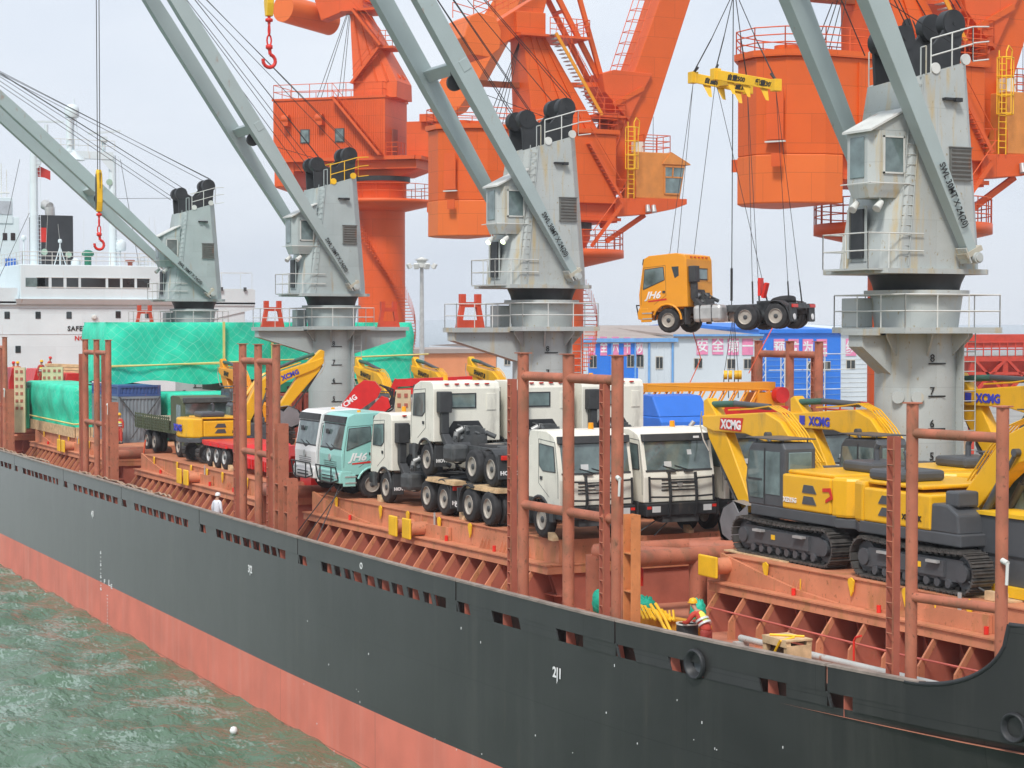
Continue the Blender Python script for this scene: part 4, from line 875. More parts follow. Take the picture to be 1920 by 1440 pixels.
    for i in range(22):
        f_ = i / 21; a = -1.4 + 3.2 * (1 - f_) * 1.05; z = 28.5 + 4.9 * f_; b.obox((a, 1.8, z), (.32, .6, .05))
    b.build('stair_treads', m_alu, tw)
    b = B(); b.bar((2.1, 2.12, 28.4), (-1.3, 2.12, 33.5), .05, .22); s_ = b.build('stair_stringer', m_exyd, tw)
    b = B()
    for q_ in (.5, 1.0): b.tube((2.3, 2.12, 28.4 + q_), (-1.1, 2.12, 33.5 + q_), .025, n=5)
    for i in range(8): f_ = i / 7; b.tube((2.1 - 3.4 * f_, 2.12, 28.4 + 5.1 * f_), (2.3 - 3.4 * f_, 2.12, 29.5 + 5.1 * f_), .02, n=4)
    b.build('stair_railing', m_orangered, tw)
    # counterweight lever with hexagonal weight
    b = B(); b.prism([(-1.2, 36.0), (-1.7, 34.3), (-5.4, 32.2), (-5.9, 33.5), (-2.6, 35.6), (2.2, 38.3), (2.8, 37.4)], 'y', -.8, .8); lv = b.build('counterweight_lever', m_orange, P_, bevel=.05)
    b = B(); b.prism([(-7.6, 32.9), (-7.2, 34.2), (-6.6, 34.5), (-5.4, 34.3), (-5.0, 33.4), (-5.1, 32.3), (-5.9, 31.7), (-7.0, 31.8)], 'y', -1.7, 1.7); b.build('counterweight', m_orange2, lv, bevel=.05)
    b = B(); b.rail([(-6.9, 1.6, 34.6), (-5.4, 1.6, 34.3), (-2.4, 1.2, 35.9), (1.0, 1.0, 37.8)], 1.0, .03, 1.1, mids=(.33, .66)); b.rail([(-6.9, -1.6, 34.6), (-5.4, -1.6, 34.3), (-2.4, -1.2, 35.9)], 1.0, .03, 1.1, mids=(.5,)); b.build('lever_railing', m_orangered, lv)
    for i in range(4):
        b = B(); b.tube((-4.4 - .25 * i, .5 - .3 * i, 27.4), (-2.9, .3, 33.4), .025, n=4); b.build('hoist_rope', m_wire, P_)
    b = B(); b.bar((-5.7, -.3, 30.3), (-2.6, -.3, 30.3), .5, .35); b.build('rope_boom', mat('brown_orange', (.32, .10, .04), .6), P_)
    b = B(); b.bar((-2.0, .4, 30.3), (3.2, .4, 30.6), .4, .3); b.build('rack_bar', m_orangered, P_)
    # tie rods
    for w_ in (-.7, .7):
        b = B(); b.bar((-.7, w_, 36.5), (2.6, w_, 31.0), .22, .34); b.build('tie_rod', m_orange, P_)
    b = B(); b.bar((0, -.7, 35.2), (0, .7, 35.2), .2, .2); b.build('tie_rod', m_orange, P_)
    b = B(); b.bar((2.6, .9, 31.0), (5.2, .9, 37.6), .22, .3) if False else b.bar((.5, .9, 37.8), (2.7, .9, 31.0), .2, .3); b.build('tie_rod', m_orange, P_)
    # jib
    jb = [(2.7, 23.6), (4.0, 23.4), (5.6, 26.0), (9.4, 36.5), (12.9, 46.0), (11.0, 46.0), (7.1, 36.5), (5.0, 31.2), (3.0, 27.0)]
    b = B(); b.prism(jb, 'y', -1.1, 1.1); jib = b.build('jib', m_orange, P_, bevel=.04)
    b = B(); b.prism([(2.5, 31.2), (2.7, 30.0), (4.5, 28.2), (5.6, 30.2), (6.3, 31.4), (3.4, 31.5)], 'y', -1.4, 1.4); b.build('jib_bracket', m_orangered, jib, bevel=.04)
    b = B(); b.bar((3.3, 1.45, 29.2), (5.6, 1.45, 30.4), .12, .3); b.build('bracket_rib', m_orange, jib)
    b = B()
    p0, p1 = Vector((4.6, .9, 31.2)), Vector((8.2, .9, 41))
    for q_ in ((0, 0), (-.9, 0), (-.9, -.9), (0, -.9)): b.tube(p0 + Vector((q_[0], q_[1], 0)), p1 + Vector((q_[0], q_[1], 0)), .03, n=4)
    for i in range(14): c_ = p0.lerp(p1, i / 13); b.path([c_, c_ + Vector((-.9, 0, 0)), c_ + Vector((-.9, -.9, 0)), c_ + Vector((0, -.9, 0))], .025, 4)
    p0, p1 = Vector((3.0, 1.2, 24.6)), Vector((4.6, 1.2, 29.0))
    for q_ in (0, -.6): b.tube(p0 + Vector((q_, 0, 0)), p1 + Vector((q_, 0, 0)), .04, n=4)
    for i in range(10): c_ = p0.lerp(p1, i / 9); b.tube(c_, c_ + Vector((-.6, 0, 0)), .03, n=4)
    b.build('jib_ladder', m_orangered, jib)
    # operator cab on its arm
    b = B(); b.prism([(2.9, 23.0), (8.4, 23.1), (8.4, 22.75), (7.4, 22.4), (5.4, 22.0), (2.9, 21.8)], 'y', .2, 2.4); arm = b.build('cab_arm', m_orangered, P_, bevel=.03)
    b = B(); b.bar((2.7, 1.6, 20.2), (5.6, 1.6, 22.0), .2, .3); b.bar((2.7, .8, 21.2), (3.9, .8, 21.9), .2, .25); b.build('cab_strut', m_orangered, arm)
    b = B(); b.prism([(4.5, 23.05), (7.9, 23.05), (8.35, 25.4), (7.2, 26.1), (4.5, 26.1)], 'y', .3, 2.3); cab = b.build('operator_cab', m_ochre, P_, bevel=.05)
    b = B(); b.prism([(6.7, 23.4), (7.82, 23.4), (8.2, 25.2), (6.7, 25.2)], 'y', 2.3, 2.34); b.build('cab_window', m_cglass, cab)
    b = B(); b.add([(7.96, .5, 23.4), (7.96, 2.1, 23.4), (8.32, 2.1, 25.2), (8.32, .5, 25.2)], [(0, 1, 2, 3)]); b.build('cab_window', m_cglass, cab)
    b = B()
    for (a, z, a2, z2) in ((6.7, 23.4, 7.82, 23.4), (6.7, 24.5, 8.06, 24.5), (6.7, 25.2, 8.2, 25.2), (6.7, 23.4, 6.7, 25.2), (7.3, 24.5, 7.35, 25.2)): b.bar((a, 2.35, z), (a2, 2.35, z2), .05, .09)
    b.prism([(6.5, 25.35), (8.7, 25.35), (8.6, 25.45), (7.2, 26.16)], 'y', .2, 2.4); b.build('window_frame', m_ochre, cab)
    b = B(); b.rail([(5.2, 2.2, 26.1), (7.2, 2.2, 26.1), (7.2, .4, 26.1), (5.2, .4, 26.1)], 1.15, .03, .8, mids=(.33, .66), close=True); b.build('roof_railing', m_orangered, cab)
    b = B(); b.box(4.7, 5.4, 1.4, 2.0, 26.1, 26.8); b.build('air_conditioner', m_cream, cab)
    b = B(); b.tube((6.6, 1, 26.1), (6.6, 1, 28.6), .02, n=4); b.build('aerial', m_wire, cab)
    b = B(); b.ladder((4.05, 2.5, 23.0), (4.05, 2.5, 28.0), (1, 0, 0), .45, .035, .3)
    for z in (24.9, 25.8, 26.7, 27.6): b.path([(3.82, 2.5, z), (3.5, 2.75, z), (3.5, 3.1, z), (3.9, 3.3, z), (4.3, 3.0, z), (4.28, 2.5, z)], .035, 5)
    for (a, w_) in ((3.5, 2.75), (3.5, 3.1), (3.9, 3.3), (4.3, 3.0)): b.tube((a, w_, 24.9), (a, w_, 27.6), .03, n=4)
    b.path([(4.28, 2.5, 28), (4.5, 2.4, 28.3), (4.8, 2.3, 28.1), (4.8, 2.2, 27.2)], .035, 5); b.build('caged_ladder', m_ylw, cab)
    b = B(); b.rail([(2.9, 2.45, 23.1), (4.4, 2.45, 23.1)], 1.1, .03, .7)
    for i in range(16): f_ = i / 15; b.obox((3.0 + 1.0 * 0 + f_ * -2.2, 2.7, 23.0 + f_ * 3.4), (.3, .5, .05))
    b.bar((3.1, 2.95, 23.0), (.8, 2.95, 26.5), .04, .2); b.bar((3.3, 2.7, 22.6), (1.0, 2.7, 19.8), .04, .25); b.tube((3.3, 2.95, 23.6), (1.0, 2.95, 20.8), .03); b.tube((3.1, 2.95, 24.1), (.8, 2.95, 27.5), .03)
    b.build('access_stair', m_orangered, P_)
    b = B(); b.tube((5.3, 2.5, 22.6), (5.3, 2.6, 22.15), .14, .18, n=10); b.tube((5.75, 2.5, 22.6), (5.75, 2.6, 22.15), .14, .18, n=10); b.build('floodlight', m_alu, arm)
    return P_
A_ = portal_main(1047, 'orange portal crane with ochre cab and yellow caged ladder, standing between the middle deck cranes')
A2 = copy_tree(A_); c = atd(1690, HOR, PZ(1690)); A2.location = (c.x, c.y, 4.2); A2['label'] = 'nearest orange portal crane, its rounded house beside the hanging spreader'
# ---- vermilion crane at the left, another pattern
def portal_old():
    px = 716; Z = PZ(px); c = atd(px, HOR, Z); s = F / Z; be = R(17)
    j = Vector((RX * cos(be) + RY * sin(be), RY * cos(be) - RX * sin(be), 0)); wv = Vector((j.y, -j.x, 0))   # w points to the camera side
    P_ = thing('portal_crane', 'vermilion portal crane with corrugated machinery house and round drum counterweight', 'crane', (c.x, c.y, 4.2), 0, 'orange portal cranes on the quay behind the ship')
    Mx = Matrix(((j.x, wv.x, 0, 0), (j.y, wv.y, 0, 0), (0, 0, 1, -4.2), (0, 0, 0, 1)))
    def B(): return MB(Mx)
    def A(x, y): return ((x - px) / s / cos(be), CAMH + (HOR - y) / s)   # picture reading -> (a, z)
    m = m_orangered; z = lambda y: A(0, y)[1]; a = lambda x: A(x, 0)[0]
    b = B(); b.lathe([(1.88, 4.2), (1.88, z(398))], n=40); col = b.build('column', m, P_)
    b = B()
    for i in range(74):
        t = R(-150 + i * 3.9); zz = 6 + i * (z(400) - 6) / 74; b.obox((2.35 * cos(t), -2.35 * sin(t) * -1, zz), (.8, .22, .05), rz=t); b.tube((2.7 * cos(t), 2.7 * sin(t), zz), (2.7 * cos(t), 2.7 * sin(t), zz + 1), .02, n=4)
    b.build('spiral_stair', m, col)
    b = B(); b.lathe([(1.9, z(398)), (4.3, z(385)), (4.3, z(378)), (1.9, z(378))], n=36); rg = b.build('ring_platform', m, P_)
    b = B(); b.rail([(4.2 * cos(R(t)), 4.2 * sin(R(t)), z(378)) for t in range(0, 360, 15)], 1.2, .03, 1.1, mids=(.5,), close=True); b.build('ring_railing', m, rg)
    b = B(); b.lathe([(2.0, z(378)), (2.0, z(345)), (2.2, z(345)), (2.2, z(337))], n=32); b.build('bearing_neck', m, P_)
    b = B(); b.lathe([(2.3, z(343)), (2.3, z(334))], n=32); b.build('bearing', m_blk, P_)
    W = 2.5; b = B(); b.box(a(531), a(744), -W, W, z(300), z(192)); ho = b.build('machinery_house', m, P_)
    b = B(); x = a(534)
    while x < a(741): b.box(x, x + .09, W, W + .05, z(298), z(196)); x += .19
    b.build('corrugated_wall', m, ho)
    b = B(); b.box(a(529), a(746), -W - .1, W + .1, z(192), z(188)); b.box(a(531), a(800), -W + .1, W + .2, z(306), z(299)); b.build('house_edge', m, ho)
    b = B(); b.box(a(531), a(568), -W, W - .2, z(352), z(306)); b.add([(a(531), W - .2, z(352)), (a(568), W - .2, z(352)), (a(568), -W, z(360)), (a(531), -W, z(360)), (a(531), W - .2, z(350)), (a(568), W - .2, z(350)), (a(568), -W, z(350)), (a(531), -W, z(350))], [(0, 1, 5, 4), (1, 2, 6, 5), (2, 3, 7, 6), (3, 0, 4, 7), (0, 3, 2, 1)]); b.build('counterweight_box', m, P_)
    b = B(); b.box(a(568), a(800), -W + .4, W - .3, z(322), z(304)); b.prism([(a(650), z(322)), (a(668), z(334)), (a(765), z(334)), (a(800), z(322))], 'y', -1.6, 1.6); b.build('slewing_deck', m, P_)
    for x in (593, 659):
        b = B(); b.box(a(x - 9), a(x + 9), W + .05, W + .09, z(272), z(246)); b.build('window_frame', m_chas, ho)
        b = B(); b.box(a(x - 7), a(x + 7), W + .08, W + .12, z(270), z(248)); b.build('house_window', m_cglass, ho)
    for x in (560, 625): b = B(); b.box(a(x - 6), a(x + 6), W, W + .7, z(240), z(225)); b.tube((a(x - 6), W + .45, z(227)), (a(x + 6), W + .45, z(227)), .35, n=14); b.build('vent_hood', m, ho)
    b = B(); b.rail([(a(532), W, z(188)), (a(740), W, z(188)), (a(740), -W, z(188)), (a(532), -W, z(188))], 1.1, .03, 1.5, mids=(.5,), close=True); b.build('roof_railing', m, ho)
    b = B(); b.tube((a(744) + .0, 1.6, z(300)), (a(744) + 2.5, 1.6, z(300)), .1); b.box(a(744), a(812), -W, W, z(306), z(300)); b.box(a(772), a(815), -W, 1.0, z(300), z(234)); b.build('side_house', m, ho)
    b = B(); b.box(a(744), a(744) + .06, -.2, 1.0, z(298), z(246)); b.build('house_door', m_coamd, ho)
    b = B(); b.rail([(a(746), W, z(300)), (a(768), W, z(300)), (a(768), 1, z(300))], 1.1, .03, .6, mids=(.33, .66)); b.build('door_railing', m, ho)
    b = B()
    p0, p1 = Vector((a(652), W + .5, z(190))), Vector((a(740), W + .5, z(298)))
    for i in range(30): c_ = p0.lerp(p1, i / 29); b.obox(c_, (.3, .7, .05))
    for w_ in (W + .1, W + .85): b.bar((p0.x, w_, p0.z), (p1.x, w_, p1.z), .05, .2)
    for h in (.55, 1.1): b.tube((p0.x, W + .85, p0.z + h), (p1.x, W + .85, p1.z + h), .025, n=4)
    for i in range(9): c_ = p0.lerp(p1, i / 8); b.tube((c_.x, W + .85, c_.z), (c_.x, W + .85, c_.z + 1.1), .025, n=4)
    b.build('outside_stair', m, ho)
    def quad(x0, x1, w_, y): return [(a(x0), -w_, z(y)), (a(x1), -w_, z(y)), (a(x1), w_, z(y)), (a(x0), w_, z(y))]
    b = B(); b.loft([quad(678, 760, 1.8, 190), quad(677, 760, 1.7, 160), quad(664, 692, .9, 30)]); tw = b.build('tower', m, P_, bevel=.05)
    b = B()
    for f_ in (.25, .55, .8): b.bar((a(677 + 83 * f_), 1.74, z(160)), (a(664 + 28 * f_), .95, z(30)), .1, .12)
    b.build('tower_stiffener', m, tw)
    b = B(); b.box(a(650), a(692), -1.2, 1.2, z(25), z(-10)); b.box(a(650), a(724), -1.6, 1.6, z(27), z(23)); b.rail([(a(692), 1.6, z(24)), (a(722), 1.6, z(38)), (a(722), -1.6, z(38))], 1.2, .03, 1, mids=(.33, .66)); b.build('tower_head', m, P_)
    b = B()
    for (x0, y0, x1, y1) in ((678, 25, 733, 95), (728, 100, 678, 162)):
        p0, p1 = Vector((a(x0), 1.9, z(y0))), Vector((a(x1), 1.9, z(y1)))
        for i in range(24): b.obox(p0.lerp(p1, i / 23), (.3, .6, .05))
        b.bar(p0 + Vector((0, .35, 0)), p1 + Vector((0, .35, 0)), .05, .2)
        for h in (.55, 1.1): b.tube(p0 + Vector((.1, .35, h)), p1 + Vector((.1, .35, h)), .025, n=4)
    b.box(a(726), a(755), -.5, 2.0, z(100), z(96)); b.rail([(a(728), 2, z(96)), (a(754), 2, z(96)), (a(754), -.5, z(96))], 1.2, .03, .7, mids=(.33, .66)); b.build('tower_stair', m, tw)
    for w_ in (-.5, .5): b = B(); b.prism([(a(735), z(150)), (a(752), z(143)), (a(758), z(150)), (a(752), z(158)), (a(738), z(162))], 'y', w_ - .1, w_ + .1); b.build('lug', m, tw)
    # counterweight lever and drum
    b = B(); b.bar((a(600), 0, z(18)), (a(800), 0, z(-52)), 1.4, 1.9); lv = b.build('counterweight_lever', m, P_, bevel=.05)
    b = B(); pd = Vector((a(548), 2.2, z(18))); b.tube(pd, pd + Vector((1.9, -5.2, -.4)), 1.12, n=36); b.build('counterweight_drum', m_orange2, lv)
    for i, x in enumerate((598, 606, 640, 648)): b = B(); b.tube((a(x), .8, z(188)), (a(655 + 2 * i), .5, z(28)), .025, n=4); b.build('hoist_rope', m_wire, P_)
    # jib rising to the right
    b = B(); b.prism([(a(838), z(228)), (a(868), z(215)), (a(905), z(165)), (a(962), z(62)), (a(1045), z(-110)), (a(1020), z(-115)), (a(925), z(30)), (a(832), z(165)), (a(815), z(215))], 'y', -1.0, 1.0); b.build('jib', m_orange2, P_, bevel=.05)
    b = B(); b.box(a(800), a(850), -1.5, 1.5, z(236), z(222)); b.bar((a(812), 0, z(300)), (a(842), 0, z(225)), 1.5, .8); b.build('jib_foot', m, P_)
    return P_
portal_old()
# ================================================================== SHORE
def shed(name, label, x, y0px, y1px, ytop, ztop_px, m, cat='building', depth=30, roof=None, xx=None): pass
XS = -212.0                                                # facade plane of the first shed (faces the bow)
def facade(px0, px1, pytop, x, depth, label, m, roofm, ridge, name='warehouse', group='long sheds on the quay'):
    p0, p1 = atx(px0, pytop, x), atx(px1, pytop, x); zt = (p0.z + p1.z) / 2
    S = thing(name, label, 'building', (x, p0.y, 4.2), 0, group); b = MB(); b.box(x - depth, x, p0.y, p1.y, 4.2, zt); wl = b.build('wall', m, S, world=True)
    b = MB(); b.add([(x + .3, p0.y - .2, zt), (x + .3, p1.y + .2, zt), (x - depth / 2, p1.y + .2, zt + ridge), (x - depth / 2, p0.y - .2, zt + ridge), (x - depth, p0.y, zt), (x - depth, p1.y, zt)], [(0, 1, 2, 3), (3, 2, 5, 4), (0, 3, 4), (1, 5, 2)]); b.box(x, x + .35, p0.y - .2, p1.y + .2, zt - .45, zt + .05); rf = b.build('roof', roofm, S, world=True)
    return S, wl, rf, p0, p1, zt
m_shw = mat('shed_white', (.62, .68, .72), .6, var=.04, scale=.2); m_shb = mat('shed_blue', (.02, .19, .72), .5, var=.05, scale=.3); m_roof = mat('shed_roof', (.36, .30, .27), .7, var=.1, scale=.3)
m_pink = mat('pink_board', (.78, .24, .42), .6); m_trim = mat('trim_blue', (.16, .38, .72), .5)
def ribs(x, p0, p1, z0, z1, m, par, step=.9, name='cladding', horiz=False):
    b = MB()
    if horiz:
        z = z0
        while z < z1: b.box(x, x + .05, p0, p1, z, z + .06); z += step
    else:
        y = p0
        while y < p1: b.box(x, x + .06, y, y + .12, z0, z1); y += step
    return b.build(name, m, par, world=True)
def windows(x, list_, S, w_=.55, h=.75):
    for px, py in list_:
        p = atx(px, py, x + .06); b = MB(); b.box(x + .02, x + .10, p.y - w_, p.y + w_, p.z - h, p.z + h); f_ = b.build('window', mat('win_frame', (.55, .5, .42), .6), S, world=True)
        for q_ in (-1, 1): b = MB(); b.box(x + .10, x + .13, p.y + (q_ - .8) * w_ * .5, p.y + (q_ + .8) * w_ * .5, p.z - h * .85, p.z + h * .85); b.build('pane', m_glass, f_, world=True)
def slogan(x, chars, pys, S, w_=.8, h=1.12):
    for ch, (px, py) in zip(chars, pys):
        p = atx(px, py, x + .1); b = MB(); b.box(x + .03, x + .10, p.y - w_, p.y + w_, p.z - h, p.z + h); bo = b.build('slogan_board', m_pink, S, world=True)
        txt(ch, 1.75, (x + .12, p.y, p.z - .64), (0, 1, 0), (0, 0, 1), m_txtw, S, 'slogan_character', 'CENTER', .01, world=True, bold=.03, sx=min(1, w_ / .8))
x1 = -205.0
S1, w1, r1, p0, p1, zt = facade(1060, 1264, 636, x1, 34, 'white and blue shed with a pink slogan, behind the middle stanchion posts', m_shw, m_roof, 1.6)
a0, a1 = atx(1103, 640, x1).y, atx(1196, 640, x1).y; b = MB(); b.box(x1, x1 + .05, a0, a1, 4.2, zt - .5); b.build('blue_panel', m_shb, S1, world=True)
b = MB(); b.box(x1 + .3, x1 + .5, p0.y - .3, p1.y + .3, zt - .35, zt + .12)
for px in (1146, 1190, 1216, 1260): yy = atx(px, 640, x1).y; b.box(x1 + .05, x1 + .22, yy - .1, yy + .1, 4.2, zt - .4)
b.build('gutter', m_trim, S1, world=True)
ribs(x1, p0.y, a0, 4.2, zt - .5, m_shw, w1); ribs(x1, a1, p1.y, 4.2, zt - .5, m_shw, w1)
windows(x1, [(1112, 678), (1182, 677), (1200, 677), (1236, 680)], S1, .5, .8); slogan(x1, '安全六十秒', [(1110, 649), (1132, 649), (1154, 649), (1176, 650), (1199, 651)], S1, .46, 1.15)
x2 = -204.9
S2, w2, r2, p0, p1, zt = facade(1264, 1425, 628, x2, 40, 'plain pale grey shed with four pink slogan boards, below the hanging truck', m_shw, m_roof, 1.2)
b = MB(); b.box(x2 + .3, x2 + .5, p0.y - .3, p1.y + .3, zt - .15, zt + .1); b.build('gutter', m_trim, S2, world=True)
windows(x2, [(1309, 681), (1371, 682), (1402, 682)], S2, .6, .65); slogan(x2, '安全第一', [(1318, 648), (1348, 648), (1380, 649), (1402, 649)][:0] or [(1317, 648), (1346, 648), (1375, 649), (1402, 649)], S2)
x3 = -204.8
S3, w3, r3, p0, p1, zt = facade(1425, 1577, 618, x3, 40, 'bright blue shed behind the far side stanchion frame', m_shb, m_shb, .9)
ribs(x3, p0.y, p1.y, 4.2, zt - 3.0, m_trim, w3, .75, 'cladding', True)
slogan(x3, '预防为主', [(1461, 652), (1488, 652), (1515, 652), (1541, 652)], S3); windows(x3, [(1478, 686), (1522, 686), (1550, 686)], S3, .6, .6)
b = MB()
for px in (1432, 1468, 1517, 1543): yy = atx(px, 640, x3 + 2).y; b.tube((x3 + 2, yy - .3, 4.2), (x3 + 2, yy - .3, zt - 2.5), .07); b.tube((x3 + 2, yy + .3, 4.2), (x3 + 2, yy + .3, zt - 2.5), .07); [b.tube((x3 + 2, yy + (.3 if i % 2 else -.3), 4.6 + i * .8), (x3 + 2, yy + (-.3 if i % 2 else .3), 5.4 + i * .8), .04, n=4) for i in range(9)]
for z in (6.5, 9, 11): b.tube((x3 + 2, p0.y, z), (x3 + 2, p1.y, z), .06)
b.build('steel_frame', m_rail, S3, world=True)
x4 = -204.7
S4, w4, r4, p0, p1, zt = facade(1577, 1680, 620, x4, 40, 'pale shed end with a pink board, beside the orange crane column', m_shw, m_shw, .8)
slogan(x4, '综', [(1596, 651)], S4); windows(x4, [(1595, 683)], S4, .7, .6); ribs(x4, p0.y, p1.y, 4.2, zt - 3.2, m_rail, w4, .6, 'cladding', True)
# low orange shed and white shed left
S5, w5, r5, q0, q1, zt = facade(770, 930, 655, -205.3, 20, 'low plain orange walled store behind the yellow digger booms', mat('orange_wall', (.72, .27, .12), .7, var=.1, scale=.3), m_roof, .1)
S6, w6, r6, q0, q1, zt = facade(932, 1060, 650, -205.2, 20, 'white windowed block beside the low orange store', m_shw, m_roof, .3); windows(-205.2, [(951, 671)], S6, .4, .9)
# red lattice hopper at the right
H = thing('ship_loader', 'red lattice hopper structure at the right edge behind the yellow boom', 'hopper', (-150, 130, 4.2)); xh = -120.0
H.location = (xh, atx(1870, 700, xh).y, 4.2)
def hp(x, y): return atx(x, y, xh)
b = MB(); mh = mat('hopper_red', (.55, .055, .03), .5, var=.15)
b.box(xh - 3, xh, hp(1815, 640).y, hp(1990, 640).y, hp(0, 652).z if False else atx(1870, 652, xh).z, atx(1870, 627, xh).z); b.build('top_chute', mh, H, world=True)
b = MB(); z1, z2 = atx(1870, 668, xh).z, atx(1870, 655, xh).z
b.box(xh - 3, xh + .1, hp(1812, 640).y, hp(1990, 640).y, z1 - .4, z1); b.rail([(xh + .1, hp(1812, 640).y, z1), (xh + .1, hp(1990, 640).y, z1)], 1.1, .05, .8, mids=(.5,)); b.build('walkway', mh, H, world=True)
b = MB(); zb = 6
for xw in (1825, 1886, 1950):
    yy = hp(xw, 700).y; b.box(xh - .3, xh, yy - .25, yy + .25, 4.2, z1)
pl_ = [(1825, 672, 1886, 740), (1886, 672, 1825, 740), (1886, 672, 1950, 740), (1950, 672, 1886, 740), (1815, 700, 1960, 700), (1815, 733, 1960, 733)]
for (a, b1, c1, d1) in pl_: b.bar(hp(a, b1), hp(c1, d1), .22, .22)
b.build('lattice_frame', mh, H, world=True)
b = MB(); b.loft([[(xh - .2, hp(1825, 0).y, z1 - .4), (xh - .2, hp(1950, 0).y, z1 - .4), (xh - 4, hp(1950, 0).y, z1 - .4), (xh - 4, hp(1825, 0).y, z1 - .4)], [(xh - 1.5, hp(1865, 0).y, z1 - 3.2), (xh - 1.5, hp(1905, 0).y, z1 - 3.2), (xh - 2.5, hp(1905, 0).y, z1 - 3.2), (xh - 2.5, hp(1865, 0).y, z1 - 3.2)]]); b.build('funnel', mh, H, world=True)
# lamp mast
q_ = atd(791, 600, 205); LM = thing('light_mast', 'tall grey lamp mast with a ring of floodlights beside the vermilion crane column', 'lamp mast', (q_.x, q_.y, 4.2))
zt = CAMH + (HOR - 500) / F * 205; b = MB(); b.tube((0, 0, 0), (0, 0, zt - 4.2), .32, .2, n=12); b.build('mast', m_alu, LM)
b = MB(); b.box(-.6, .6, -.6, .6, zt - 4.3, zt - 3.9); b.lathe([(.5, zt - 3.9), (.5, zt - 3.6), (.8, zt - 3.5), (.1, zt - 3.2)], n=14); b.build('head_frame', m_rail, LM)
for i in range(8):
    t = i * pi / 4; b = MB(); b.tube((.4 * cos(t), .4 * sin(t), zt - 4.1), (1.3 * cos(t), 1.3 * sin(t), zt - 4.1), .04, n=5); b.obox((1.45 * cos(t), 1.45 * sin(t), zt - 4.15), (.35, .5, .5), rz=t, ry=R(25)); b.build('floodlight', m_rail, LM)
# red railings on the quay edge
for (a, b1, lb) in ((1085, 1180, 'red tubular railing below the blue shed panel at the left'), (1400, 1660, 'red tubular railing behind the far side stanchion frame')):
    b = MB(); xa, xb = aty(a, 735, 57).x, aty(b1, 735, 57).x; b.rail([(0, 0, 5.4), (xb - xa, 0, 5.4)], 1.3, .05, 1.2, mids=(.33, .66)); b.box(0, xb - xa, 0, .3, 5.2, 5.4); [b.box(i * 4., i * 4. + .3, 0, .3, 0, 5.2) for i in range(int((xb - xa) / 4) + 1)]
    o = b.build('quay_railing', mh); o.location = (xa, 57, 4.2); tag(o, lb, 'railing', 'red railings along the quay edge')
# ================================================================== VEHICLES
def wheel_mesh():
    n = 32; b = MB(); tread = lambda i, r_: 1 - (.018 if i % 2 and r_ > .5 else 0)
    b.lathe([(.30, .0), (.31, .02), (.42, .0), (.50, .02), (.535, .05), (.545, .10), (.545, .20), (.535, .25), (.5, .28), (.42, .30), (.30, .30)], ax='y', n=n, mod=tread, cap=False)
    ty = b.build('tyre', m_tyre)
    b = MB(); b.lathe([(.02, .10), (.13, .07), (.15, .09), (.17, .13), (.24, .15), (.27, .06), (.305, .005), (.315, .01), (.315, .06)], ax='y', n=24)
    for i in range(8): t = i * pi / 4; b.tube((.2 * cos(t), .145, .2 * sin(t)), (.2 * cos(t), .11, .2 * sin(t)), .02, n=5)
    rm = b.build('rim', m_rim); b = MB(); b.lathe([(.02, .02), (.09, .03), (.11, .09)], ax='y', n=14); hb_ = b.build('hub', m_chas)
    return ty, rm, hb_
WT, WR, WH = wheel_mesh()
for o in (WT, WR, WH): C.objects.unlink(o)
def wheel(par, x, y, z=.545, side=-1, dual=False, rim=None, sc=1.0, nest=True):
    """side -1: outer face looks to -y"""
    t = WT.copy(); C.objects.link(t); t.parent = par; t.name = 'wheel' if True else ''; t.data = WT.data
    t.location = (x, y, z); t.rotation_euler = (0, 0, pi if side > 0 else 0); t.scale = (sc, sc, sc)
    for src, nm in ((WR, 'rim'), (WH, 'hub')):
        c = src.copy(); C.objects.link(c); c.name = nm; c.parent = t
        if rim and nm == 'rim': c.material_slots[0].link = 'OBJECT'; c.material_slots[0].material = rim
    if dual:
        t2 = WT.copy(); C.objects.link(t2); t2.parent = par; t2.name = 'wheel'; t2.location = (x, y + (.33 * -side), z); t2.rotation_euler = t.rotation_euler; t2.scale = (sc, sc, sc)
    return t
def arch_profile(xf, xb, zb, zt, xw, r, front_lean=.22, roof=.1, n=9, back_round=.08, j6=False):
    """cab side outline (x,z) with a wheel arch"""
    pts = [(xf - .02, zb), (xf, zb + .75), (xf - front_lean, zt - .18), (xf - front_lean - .16, zt - .02), (xf - front_lean - .6, zt + roof), (xb + .25, zt + roof), (xb + back_round, zt + roof - .05), (xb, zt + roof - .25), (xb, zb + .15)]
    if j6: pts = [(xf - .02, zb), (xf, zb + .75), (xf - front_lean, zt - .1), (xf - front_lean - .05, zt + .1), (xf - front_lean - .3, zt + roof - .02), (xb + .5, zt + roof + .04)] + pts[6:]
    arc = [(xw + r * cos(R(t)), .54 + r * sin(R(t))) for t in range(180, -1, -15)]
    arc = [p for p in arc if p[1] > zb]
    return pts + [(arc[0][0], zb + .15 if arc[0][0] > xb else zb)] + arc + [(arc[-1][0], zb)]
